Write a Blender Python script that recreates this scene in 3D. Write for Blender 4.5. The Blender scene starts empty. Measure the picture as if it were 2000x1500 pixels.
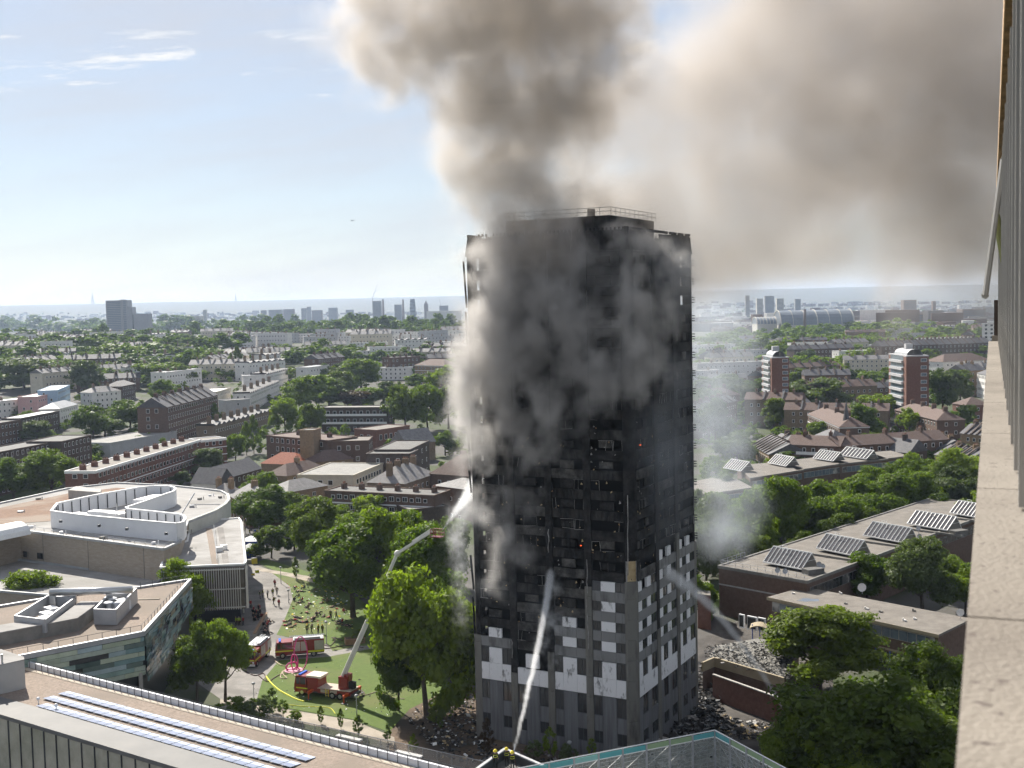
import bpy, bmesh, math, random
import numpy as np
from mathutils import Vector, Matrix, noise
random.seed(11)
sc = bpy.context.scene
COL = sc.collection
# ------------------------------------------------------------------ camera
FPX, PITCH, ROLL, CAMH = 2315.0, math.radians(3.76), math.radians(1.3), 57.6
cd = bpy.data.cameras.new('camera'); cam = bpy.data.objects.new('camera', cd); COL.objects.link(cam)
cd.sensor_width = 36; cd.lens = FPX / 2000 * 36; cd.clip_start = 0.05; cd.clip_end = 60000
cd.dof.use_dof = True; cd.dof.focus_distance = 160; cd.dof.aperture_fstop = 5.6
FW = Vector((0, math.cos(PITCH), -math.sin(PITCH))); RT = Vector((1, 0, 0)); UP = RT.cross(FW)
R2 = RT * math.cos(ROLL) - UP * math.sin(ROLL); U2 = RT * math.sin(ROLL) + UP * math.cos(ROLL)
CAM = Vector((0, 0, CAMH))
mm = Matrix((R2, U2, -FW)).transposed().to_4x4(); mm.translation = CAM; cam.matrix_world = mm
sc.camera = cam
# ------------------------------------------------------------------ sky, sun, exposure
SUN_EL, SUN_AZ = math.radians(38), math.radians(-27)
wd = bpy.data.worlds.new('World'); sc.world = wd; wd.use_nodes = True
wt = wd.node_tree
sky = wt.nodes.new('ShaderNodeTexSky'); sky.sky_type = 'NISHITA'; sky.sun_disc = False
sky.sun_elevation = SUN_EL; sky.sun_rotation = SUN_AZ
sky.air_density = 1.0; sky.dust_density = 0.3; sky.ozone_density = 3.0
bgn = wt.nodes['Background']; bgn.inputs[1].default_value = 0.058
sl = bpy.data.lights.new('sun', 'SUN'); so = bpy.data.objects.new('sun', sl); COL.objects.link(so)
sl.energy = 5; sl.angle = math.radians(.5); sl.color = (1, .94, .84)
SD = Vector((math.sin(SUN_AZ) * math.cos(SUN_EL), math.cos(SUN_AZ) * math.cos(SUN_EL), math.sin(SUN_EL)))
so.rotation_euler = SD.to_track_quat('Z', 'Y').to_euler()
vs = sc.view_settings; vs.view_transform = 'Standard'; vs.look = 'None'; vs.gamma = 1; vs.exposure = 1.0; vs.use_curve_mapping = False
sc.cycles.volume_bounces = 3; sc.cycles.volume_step_rate = 3; sc.cycles.adaptive_threshold = .03; sc.cycles.use_denoising = True
sc.cycles.max_bounces = 6; sc.cycles.transparent_max_bounces = 12
wd.cycles.sampling_method = 'MANUAL'; wd.cycles.sample_map_resolution = 512
def world_clouds():
    """thin cirrus veils and a band of ragged cumulus wisps low on the sky, by direction"""
    def node(t, **kw):
        n = wt.nodes.new(t)
        for k, v in kw.items(): setattr(n, k, v)
        return n
    def wmath(op, a, b=0.0, c=0.0):
        x = node('ShaderNodeMath', operation=op)
        for s, v in zip(x.inputs, (a, b, c)):
            if isinstance(v, (int, float)): s.default_value = v
            else: wt.links.new(v, s)
        return x.outputs[0]
    def ramp(v, lo, hi, a=0.0, b=1.0):
        m = node('ShaderNodeMapRange', interpolation_type='SMOOTHSTEP')
        for k, q in enumerate((lo, hi, a, b)): m.inputs[k + 1].default_value = q
        wt.links.new(v, m.inputs[0]); return m.outputs[0]
    tc = node('ShaderNodeTexCoord'); sx = node('ShaderNodeSeparateXYZ'); wt.links.new(tc.outputs['Generated'], sx.inputs[0])
    az = wmath('ARCTAN2', sx.outputs[0], sx.outputs[1]); el = sx.outputs[2]
    def nz(fx, fy, skew, det, seed, rough=.6):
        c = node('ShaderNodeCombineXYZ'); wt.links.new(wmath('MULTIPLY', az, fx), c.inputs[0])
        wt.links.new(wmath('MULTIPLY', wmath('SUBTRACT', el, wmath('MULTIPLY', az, skew)), fy), c.inputs[1]); c.inputs[2].default_value = seed
        n = node('ShaderNodeTexNoise'); n.inputs['Scale'].default_value = 1; n.inputs['Detail'].default_value = det; n.inputs['Roughness'].default_value = rough
        wt.links.new(c.outputs[0], n.inputs['Vector']); return n.outputs[0]
    veil = ramp(nz(3, 20, .15, 4, CLOUD_SEED[0]), .35, .75, .5, .8)
    low = wmath('MULTIPLY', ramp(nz(11, 70, .08, 6, CLOUD_SEED[1], .66), .54, .68), wmath('MULTIPLY', ramp(el, .16, .18), ramp(el, .228, .21)))
    mx = node('ShaderNodeMix', data_type='RGBA'); mx.inputs['B'].default_value = (5.8, 5.9, 6.3, 1)
    wt.links.new(veil, mx.inputs['Factor']); wt.links.new(sky.outputs[0], mx.inputs['A'])
    my = node('ShaderNodeMix', data_type='RGBA'); my.inputs['B'].default_value = (8.4, 8.5, 8.6, 1); wt.links.new(low, my.inputs['Factor']); wt.links.new(mx.outputs['Result'], my.inputs['A']); wt.links.new(my.outputs['Result'], bgn.inputs[0])
CLOUD_SEED = (3.1, 7.2)
world_clouds()

# ------------------------------------------------------------------ geometry helpers
def ss(a, b, x):
    t = min(1, max(0, (x - a) / (b - a))); return t * t * (3 - 2 * t)
def terr(x, y):
    d = math.hypot(x, y); az = math.degrees(math.atan2(x, y)) if d > 1 else 0
    amp = 23 - 13 * ss(-2, 12, az)
    h = amp * ss(430, 1250, d) * (1 - .75 * ss(1650, 3000, d))
    if d > 6500:
        h += ss(6500, 13500, d) * (158 + 9 * noise.noise((az * .11, 1.7, 0)) + 5 * noise.noise((az * .5, 4.2, 0))) + ss(4800, 7000, d) * 20
    return h
def ray(px, py): return FW + R2 * ((px - 1000) / FPX) - U2 * ((py - 750) / FPX)
def at(px, py, Y):
    d = ray(px, py); return CAM + d * (Y / d.y)
def onz(px, py, z):
    d = ray(px, py); return CAM + d * ((z - CAMH) / d.z)
def gnd(px, py, dz=0):
    """the point of the terrain (raised by dz) that a pixel of the photograph shows"""
    d = ray(px, py); t = 20.0
    for _ in range(4000):
        p = CAM + d * t
        gap = p.z - terr(p.x, p.y) - dz
        if gap <= 0.02 * max(1, t / 300): break
        t += max(.02, min(gap * .9, 40) if d.z > -.02 else gap / -d.z * .5)
        if t > 15000: break
    return CAM + d * t
def xy(p): return (p[0], p[1])

class MB:
    """collects shapes; build() links them as one mesh object"""
    def __init__(s): s.v = []; s.f = []; s.m = []
    def add(s, vs_, fs, mi=0):
        o = len(s.v); s.v += [tuple(p) for p in vs_]; s.f += [tuple(i + o for i in f) for f in fs]; s.m += [mi] * len(fs); return s
    def prism(s, pts, z0, z1, mi=0, top=None):
        """pts counter-clockwise or not; z0/z1 numbers or lists"""
        a = sum(pts[i][0] * pts[(i + 1) % len(pts)][1] - pts[(i + 1) % len(pts)][0] * pts[i][1] for i in range(len(pts)))
        if a < 0: pts = pts[::-1]
        n = len(pts); Z0 = z0 if isinstance(z0, (list, tuple)) else [z0] * n; Z1 = z1 if isinstance(z1, (list, tuple)) else [z1] * n
        o = len(s.v)
        s.v += [(p[0], p[1], Z0[i]) for i, p in enumerate(pts)] + [(p[0], p[1], Z1[i]) for i, p in enumerate(pts)]
        s.f += [tuple(o + i for i in range(n - 1, -1, -1)), tuple(o + n + i for i in range(n))]; s.m += [mi, mi if top is None else top]
        for i in range(n): s.f.append((o + i, o + (i + 1) % n, o + n + (i + 1) % n, o + n + i)); s.m.append(mi)
        return s
    def box(s, c, size, rz=0, mi=0, rx=0):
        hx, hy, hz = size[0] / 2, size[1] / 2, size[2] / 2
        R = Matrix.Rotation(rz, 3, 'Z') @ Matrix.Rotation(rx, 3, 'X')
        vs_ = [Vector(c) + R @ Vector((x * hx, y * hy, z * hz)) for z in (-1, 1) for x, y in ((-1, -1), (1, -1), (1, 1), (-1, 1))]
        return s.add(vs_, [(3, 2, 1, 0), (4, 5, 6, 7), (0, 1, 5, 4), (1, 2, 6, 5), (2, 3, 7, 6), (3, 0, 4, 7)], mi)
    def obox(s, o, ux, uy, uz, mi=0):
        """box from a corner and three edge vectors"""
        o, ux, uy, uz = map(Vector, (o, ux, uy, uz))
        vs_ = [o, o + ux, o + ux + uy, o + uy]; vs_ += [p + uz for p in vs_]
        fs = [(3, 2, 1, 0), (4, 5, 6, 7), (0, 1, 5, 4), (1, 2, 6, 5), (2, 3, 7, 6), (3, 0, 4, 7)]
        if ux.cross(uy).dot(uz) < 0: fs = [f[::-1] for f in fs]
        return s.add(vs_, fs, mi)
    def tube(s, p0, p1, r0, r1=None, n=8, mi=0, caps=True):
        p0, p1 = Vector(p0), Vector(p1); r1 = r0 if r1 is None else r1
        d = (p1 - p0).normalized() if (p1 - p0).length > 1e-6 else Vector((0, 0, 1)); a = d.orthogonal().normalized(); b = d.cross(a)
        vs_ = []
        for p, r in ((p0, r0), (p1, r1)):
            vs_ += [p + (a * math.cos(2 * math.pi * k / n) + b * math.sin(2 * math.pi * k / n)) * r for k in range(n)]
        fs = [(k, (k + 1) % n, n + (k + 1) % n, n + k) for k in range(n)]
        if caps: fs += [tuple(range(n - 1, -1, -1)), tuple(range(n, 2 * n))]
        return s.add(vs_, fs, mi)
    def path(s, pts, r, n=6, mi=0):
        for a, b in zip(pts[:-1], pts[1:]): s.tube(a, b, r, r, n, mi)
        return s
    def sphere(s, c, r, seg=10, rings=6, mi=0):
        r = r if hasattr(r, '__len__') else (r, r, r); vs_ = []; fs = []
        for i in range(rings + 1):
            t = math.pi * i / rings
            for k in range(seg):
                p = 2 * math.pi * k / seg
                vs_.append((c[0] + r[0] * math.sin(t) * math.cos(p), c[1] + r[1] * math.sin(t) * math.sin(p), c[2] + r[2] * math.cos(t)))
        for i in range(rings):
            for k in range(seg): fs.append((i * seg + k, (i + 1) * seg + k, (i + 1) * seg + (k + 1) % seg, i * seg + (k + 1) % seg))
        return s.add(vs_, fs, mi)
    def mesh(s, name, mats, off=(0, 0, 0)):
        me = bpy.data.meshes.new(name)
        me.from_pydata([(p[0] - off[0], p[1] - off[1], p[2] - off[2]) for p in s.v], [], s.f)
        for m in (mats if isinstance(mats, (list, tuple)) else [mats]): me.materials.append(m)
        if len(me.materials) > 1: me.polygons.foreach_set('material_index', s.m)
        me.update(); return me
    def build(s, name, mats, parent=None, smooth=False, kind=None):
        off = (0, 0, 0)
        p = parent
        while p is not None: off = tuple(off[i] + p.location[i] for i in range(3)); p = p.parent
        me = s.mesh(name, mats, off)
        if smooth: me.polygons.foreach_set('use_smooth', [True] * len(me.polygons)); me.update()
        return link(name, me, parent, kind)
def link(name, me, parent=None, kind=None, loc=None, rz=None, scale=None):
    o = bpy.data.objects.new(name, me); COL.objects.link(o); o.parent = parent
    if kind: o['kind'] = kind
    if loc is not None: o.location = loc
    if rz is not None: o.rotation_euler = (0, 0, rz)
    if scale is not None: o.scale = scale
    return o
def tag(o, label=None, cat=None, group=None, kind=None):
    for k, v in (('label', label), ('category', cat), ('group', group), ('kind', kind)):
        if v: o[k] = v
    return o
def thing(name, label, cat, loc, rz=0, group=None):
    o = bpy.data.objects.new(name, None); COL.objects.link(o); o.empty_display_size = .2
    o.location = loc; o.rotation_euler = (0, 0, rz); return tag(o, label, cat, group)
def copy_tree(o, parent=None):
    c = o.copy(); COL.objects.link(c); c.parent = parent
    for ch in o.children: copy_tree(ch, c)
    return c

# ------------------------------------------------------------------ materials
MATS = {}
def mat(name, col, col2=None, scale=1.0, rough=.85, bump=0, metal=0, spec=.3, alpha=1, detail=5, stretch=None, emit=None, contrast=(.3, .7), bscale=None):
    if name in MATS: return MATS[name]
    m = bpy.data.materials.new(name); m.use_nodes = True; t = m.node_tree; b = t.nodes['Principled BSDF']; MATS[name] = m
    b.inputs['Roughness'].default_value = rough; b.inputs['Metallic'].default_value = metal; b.inputs['Specular IOR Level'].default_value = spec
    b.inputs['Base Color'].default_value = (*col, 1); b.inputs['Alpha'].default_value = alpha
    if emit: b.inputs['Emission Color'].default_value = (*emit[0], 1); b.inputs['Emission Strength'].default_value = emit[1]
    if col2 or bump:
        g = t.nodes.new('ShaderNodeNewGeometry'); vec = g.outputs['Position']
        if stretch:
            mp = t.nodes.new('ShaderNodeMapping'); mp.inputs['Scale'].default_value = stretch; t.links.new(vec, mp.inputs[0]); vec = mp.outputs[0]
        n = t.nodes.new('ShaderNodeTexNoise'); n.inputs['Scale'].default_value = scale; n.inputs['Detail'].default_value = detail; n.inputs['Roughness'].default_value = .65
        t.links.new(vec, n.inputs['Vector'])
        if col2:
            r = t.nodes.new('ShaderNodeValToRGB'); r.color_ramp.elements[0].position, r.color_ramp.elements[1].position = contrast
            r.color_ramp.elements[0].color = (*col, 1); r.color_ramp.elements[1].color = (*col2, 1)
            t.links.new(n.outputs[0], r.inputs[0]); t.links.new(r.outputs[0], b.inputs['Base Color'])
        if bump:
            src = n.outputs[0]
            if bscale:
                n2 = t.nodes.new('ShaderNodeTexNoise'); n2.inputs['Scale'].default_value = bscale; n2.inputs['Detail'].default_value = 3; t.links.new(vec, n2.inputs['Vector']); src = n2.outputs[0]
            bp = t.nodes.new('ShaderNodeBump'); bp.inputs['Strength'].default_value = bump; bp.inputs['Distance'].default_value = .15
            t.links.new(src, bp.inputs['Height']); t.links.new(bp.outputs[0], b.inputs['Normal'])
    return m
def two_noise(name, c1, c2, s1, c3, s2, rough=.95, thr=(.45, .62)):
    """ground-like: fine speckle of c1/c2 with large patches of c3"""
    m = mat(name, c1, c2, s1, rough); t = m.node_tree; b = t.nodes['Principled BSDF']
    l = [x for x in t.links if x.to_socket == b.inputs['Base Color']][0].from_socket
    g = t.nodes.new('ShaderNodeNewGeometry'); n = t.nodes.new('ShaderNodeTexNoise'); n.inputs['Scale'].default_value = s2; n.inputs['Detail'].default_value = 6
    t.links.new(g.outputs['Position'], n.inputs['Vector'])
    mr = t.nodes.new('ShaderNodeMapRange'); mr.inputs[1].default_value, mr.inputs[2].default_value = thr; t.links.new(n.outputs[0], mr.inputs[0])
    mx = t.nodes.new('ShaderNodeMix'); mx.data_type = 'RGBA'; mx.inputs['B'].default_value = (*c3, 1)
    t.links.new(mr.outputs[0], mx.inputs['Factor']); t.links.new(l, mx.inputs['A']); t.links.new(mx.outputs['Result'], b.inputs['Base Color'])
    return m
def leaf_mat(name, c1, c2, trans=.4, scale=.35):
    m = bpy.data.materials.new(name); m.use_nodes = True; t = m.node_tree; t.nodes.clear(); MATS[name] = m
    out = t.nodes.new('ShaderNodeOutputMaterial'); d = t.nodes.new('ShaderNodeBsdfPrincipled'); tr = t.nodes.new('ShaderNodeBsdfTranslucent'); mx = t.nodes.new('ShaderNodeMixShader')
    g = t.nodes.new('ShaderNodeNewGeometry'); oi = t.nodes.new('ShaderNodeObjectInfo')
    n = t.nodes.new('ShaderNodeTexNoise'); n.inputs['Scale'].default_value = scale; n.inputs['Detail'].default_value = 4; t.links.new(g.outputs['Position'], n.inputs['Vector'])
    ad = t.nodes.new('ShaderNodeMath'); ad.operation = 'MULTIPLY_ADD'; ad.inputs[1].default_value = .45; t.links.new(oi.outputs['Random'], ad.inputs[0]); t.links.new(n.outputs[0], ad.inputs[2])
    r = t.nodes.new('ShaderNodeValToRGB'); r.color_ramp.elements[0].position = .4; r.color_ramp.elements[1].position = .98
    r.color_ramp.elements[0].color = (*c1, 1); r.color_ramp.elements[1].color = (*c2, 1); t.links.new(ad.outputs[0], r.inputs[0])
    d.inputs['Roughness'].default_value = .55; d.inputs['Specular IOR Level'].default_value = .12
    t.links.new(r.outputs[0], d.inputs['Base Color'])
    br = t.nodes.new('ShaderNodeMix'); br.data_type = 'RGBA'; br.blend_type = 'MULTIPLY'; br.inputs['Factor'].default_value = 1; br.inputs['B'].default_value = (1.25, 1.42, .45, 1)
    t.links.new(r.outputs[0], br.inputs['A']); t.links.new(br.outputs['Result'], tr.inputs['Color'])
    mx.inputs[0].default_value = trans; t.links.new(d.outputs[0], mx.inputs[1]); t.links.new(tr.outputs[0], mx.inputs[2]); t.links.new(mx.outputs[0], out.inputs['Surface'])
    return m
G = {}
G['asphalt'] = mat('asphalt', (.05, .05, .052), (.075, .073, .07), 2)
G['brick_brown'] = mat('brick_brown', (.095, .06, .045), (.15, .1, .075), 1.6, bump=.2, bscale=6)
G['brick_red'] = mat('brick_red', (.13, .06, .045), (.2, .105, .075), 1.5, bump=.2, bscale=6)
G['brick_dark'] = mat('brick_dark', (.06, .045, .04), (.1, .075, .062), 1.5, bump=.2, bscale=6)
G['brick_tan'] = mat('brick_tan', (.2, .14, .085), (.3, .215, .14), 1.4, bump=.2, bscale=6)
G['brick_stock'] = mat('brick_stock', (.15, .11, .075), (.23, .175, .12), 1.4, bump=.2, bscale=6)
G['render_white'] = mat('render_white', (.6, .58, .55), (.75, .73, .7), .5)
G['render_cream'] = mat('render_cream', (.48, .43, .34), (.6, .55, .45), .5)
G['render_pink'] = mat('render_pink', (.5, .3, .3), (.58, .38, .37), .5)
G['render_blue'] = mat('render_blue', (.3, .42, .56), (.38, .5, .62), .5)
G['render_grey'] = mat('render_grey', (.36, .36, .37), (.45, .45, .46), .5)
G['white_paint'] = mat('white_paint', (.74, .74, .73), (.82, .82, .81), 1.5, rough=.5)
G['slate'] = mat('slate', (.06, .06, .068), (.115, .112, .118), .9, rough=.7, bump=.3, bscale=3)
G['slate_light'] = mat('slate_light', (.14, .135, .135), (.24, .23, .225), .8, rough=.75, bump=.3, bscale=3)
G['tile_red'] = mat('tile_red', (.26, .085, .05), (.36, .13, .075), 1.3, bump=.3, bscale=3)
G['tile_brown'] = mat('tile_brown', (.095, .065, .055), (.145, .1, .085), 1.2, bump=.3, bscale=3)
G['felt'] = mat('felt', (.1, .098, .095), (.17, .165, .155), .6, bump=.2, bscale=4)
G['felt_light'] = mat('felt_light', (.2, .195, .185), (.3, .29, .27), .5)
G['felt_warm'] = mat('felt_warm', (.14, .125, .11), (.22, .2, .175), .5, bump=.2, bscale=4)
G['lead'] = mat('lead', (.28, .29, .3), (.4, .41, .42), .4, rough=.5)
G['glass_dark'] = mat('glass_dark', (.02, .024, .028), None, rough=.08, spec=.6)
G['glass_blue'] = mat('glass_blue', (.08, .11, .14), (.18, .22, .25), .5, rough=.15, spec=.6)
G['pane_curtain'] = mat('pane_curtain', (.1, .1, .1), (.4, .39, .37), .45, rough=.25, spec=.5, contrast=(.45, .62), detail=2)
G['metal_grey'] = mat('metal_grey', (.32, .33, .35), (.4, .41, .43), .6, rough=.45, metal=.3)
G['metal_dark'] = mat('metal_dark', (.05, .055, .06), None, rough=.5)
G['steel'] = mat('steel', (.5, .51, .52), None, rough=.3, metal=.8)
G['concrete'] = mat('concrete', (.3, .29, .27), (.42, .4, .37), .8, bump=.2, bscale=5)
G['concrete_dark'] = mat('concrete_dark', (.15, .145, .135), (.24, .23, .21), .8, bump=.2, bscale=5)
G['terracotta'] = mat('terracotta', (.2, .1, .07), (.28, .15, .1), 2)
G['copper_green'] = mat('copper_green', (.2, .45, .38), (.3, .55, .46), 1)
G['wood'] = mat('wood', (.25, .15, .085), (.36, .23, .14), 1.5)
G['black'] = mat('black_rubber', (.012, .012, .013), None, rough=.7)
G['yellow'] = mat('yellow_paint', (.75, .6, .04), None, rough=.5)
G['red_paint'] = mat('red_paint', (.19, .011, .013), (.24, .018, .018), .8, rough=.3, spec=.5)
G['pink'] = mat('pink_paint', (.62, .06, .26), (.68, .1, .31), 2, rough=.4)
G['soil'] = two_noise('soil', (.09, .062, .04), (.16, .115, .08), 1.5, (.05, .04, .03), .12)
# ------------------------------------------------------------------ ground, lawns, paths
def build_ground():
    azs = sorted(set([a for a in range(-180, 180, 6)] + [a * .75 for a in range(-44, 45)]))
    rad = [12.0]
    while rad[-1] < 17000: rad.append(rad[-1] * 1.11 + 4)
    v = [(0, 0, 0)]; f = []
    na = len(azs)
    for r in rad:
        for a in azs:
            x, y = r * math.sin(math.radians(a)), r * math.cos(math.radians(a)); v.append((x, y, terr(x, y)))
    for k in range(na): f.append((0, 1 + (k + 1) % na, 1 + k))
    for i in range(len(rad) - 1):
        for k in range(na):
            a, b = 1 + i * na + k, 1 + i * na + (k + 1) % na; f.append((a, b, b + na, a + na))
    m = MB(); m.add(v, f)
    gm = two_noise('ground_green', (.035, .052, .016), (.06, .075, .028), .4, (.085, .08, .074), .028, thr=(.43, .52))
    o = m.build('ground', gm, smooth=True); o['kind'] = 'structure'
build_ground()
GRASS = two_noise('lawn_grass', (.065, .105, .016), (.095, .14, .025), 1.2, (.12, .125, .04), .09, thr=(.5, .72))
PAVE = two_noise('paving', (.2, .19, .18), (.29, .27, .25), .9, (.17, .16, .15), .2)
PAVE2 = two_noise('path_gravel', (.3, .26, .21), (.4, .35, .29), 1.2, (.25, .22, .18), .3)
def sheet(name, px, z, m, world=None):
    pts = [xy(gnd(*p)) for p in px] if world is None else world
    b = MB(); b.prism(pts, -.3, z); o = b.build(name, m); o['kind'] = 'structure'; return o
sheet('lawn', [(500, 1372), (512, 1330), (545, 1290), (640, 1283), (720, 1268), (760, 1262), (860, 1300), (880, 1345), (800, 1385), (760, 1430), (690, 1405), (600, 1390)], .03, GRASS)
sheet('lawn', [(530, 1118), (600, 1128), (680, 1150), (760, 1220), (760, 1258), (700, 1262), (650, 1272), (640, 1258), (540, 1240), (556, 1210), (572, 1170), (566, 1145)], .03, GRASS)
sheet('lawn', [(500, 1098), (520, 1092), (606, 1118), (600, 1127), (545, 1118)], .034, GRASS)
sheet('lawn', [(1360, 1165), (1410, 1150), (1412, 1185), (1362, 1190)], .03, GRASS)
sheet('pavement', [(470, 1108), (500, 1103), (540, 1118), (568, 1143), (575, 1170), (558, 1212), (541, 1240), (640, 1262), (705, 1258), (775, 1255), (775, 1275), (705, 1274), (640, 1287), (545, 1294), (515, 1330), (502, 1374), (440, 1372), (380, 1330), (430, 1200)], .02, PAVE)
sheet('path', [(430, 1366), (505, 1377), (600, 1392), (690, 1407), (770, 1440), (772, 1456), (680, 1430), (590, 1413), (500, 1402), (430, 1396)], .024, PAVE2)
sheet('path', [(500, 1108), (606, 1126), (640, 1140), (640, 1147), (600, 1135), (545, 1122), (498, 1114)], .038, PAVE2)
sheet('road', [(470, 985), (560, 985), (600, 1005), (530, 1045), (500, 1100), (470, 1110)], .016, G['asphalt'])
sheet('pavement', [(478, 1008), (530, 1003), (530, 1022), (478, 1028)], .026, PAVE2)
sheet('soil_bank', [(760, 1425), (800, 1384), (880, 1344), (930, 1340), (1000, 1400), (1260, 1490), (1100, 1560), (900, 1520), (760, 1470)], .022, G['soil'])
sheet('yard', [(1240, 1500), (1360, 1250), (1500, 1190), (1620, 1260), (1640, 1460), (1500, 1560)], .018, two_noise('yard_ground', (.06, .055, .05), (.11, .1, .09), 1.1, (.035, .03, .028), .15))
# ------------------------------------------------------------------ the burnt tower
TH = math.radians(28.3); TC = Vector((14.58, 145)); TL = Vector((-math.cos(TH), math.sin(TH))); TR = Vector((math.sin(TH), math.cos(TH))); TW = 23.4
CLAD = mat('cladding_grey', (.045, .044, .043), (.19, .19, .19), .45, rough=.6, stretch=(2, 2, .4), contrast=(.28, .5), detail=8)
CLAD_COL = mat('cladding_column', (.06, .057, .052), (.15, .145, .13), .4, rough=.6, stretch=(2, 2, .5), contrast=(.3, .5), detail=8)
CLAD_WHITE = mat('cladding_white', (.09, .09, .09), (.7, .7, .71), .7, rough=.5, contrast=(.32, .44), detail=9, stretch=(1.4, 1.4, .7))
CLAD_LOW = mat('cladding_blue_grey', (.07, .072, .078), (.155, .16, .17), .6, rough=.55, stretch=(4, 4, .2), contrast=(.3, .6), detail=8)
CHAR = mat('charred', (.006, .006, .006), (.045, .042, .04), .55, rough=.95, bump=.6, bscale=3, contrast=(.4, .8))
CHAR2 = mat('charred_spandrel', (.006, .006, .006), (.075, .07, .064), .5, rough=.95, bump=.7, bscale=2.5, stretch=(1.6, 1.6, .5), contrast=(.42, .85))
CHAR3 = mat('charred_ash', (.02, .019, .018), (.13, .124, .115), .7, rough=.95, bump=.7, bscale=2.5, contrast=(.4, .75), detail=8)
SOOT = mat('soot_black', (.004, .004, .004), None, rough=1)
ASH = mat('ash_metal', (.1, .096, .092), (.4, .385, .37), 1.1, rough=.7)
INSUL = mat('insulation', (.32, .22, .1), (.5, .4, .24), 1.2, rough=.95)
EMBER = mat('ember', (.05, .01, .005), None, emit=((1, .12, .02), .9))
FLAMELESS = mat('tower_glass', (.02, .022, .025), (.05, .052, .055), .4, rough=.12, spec=.6)
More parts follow.
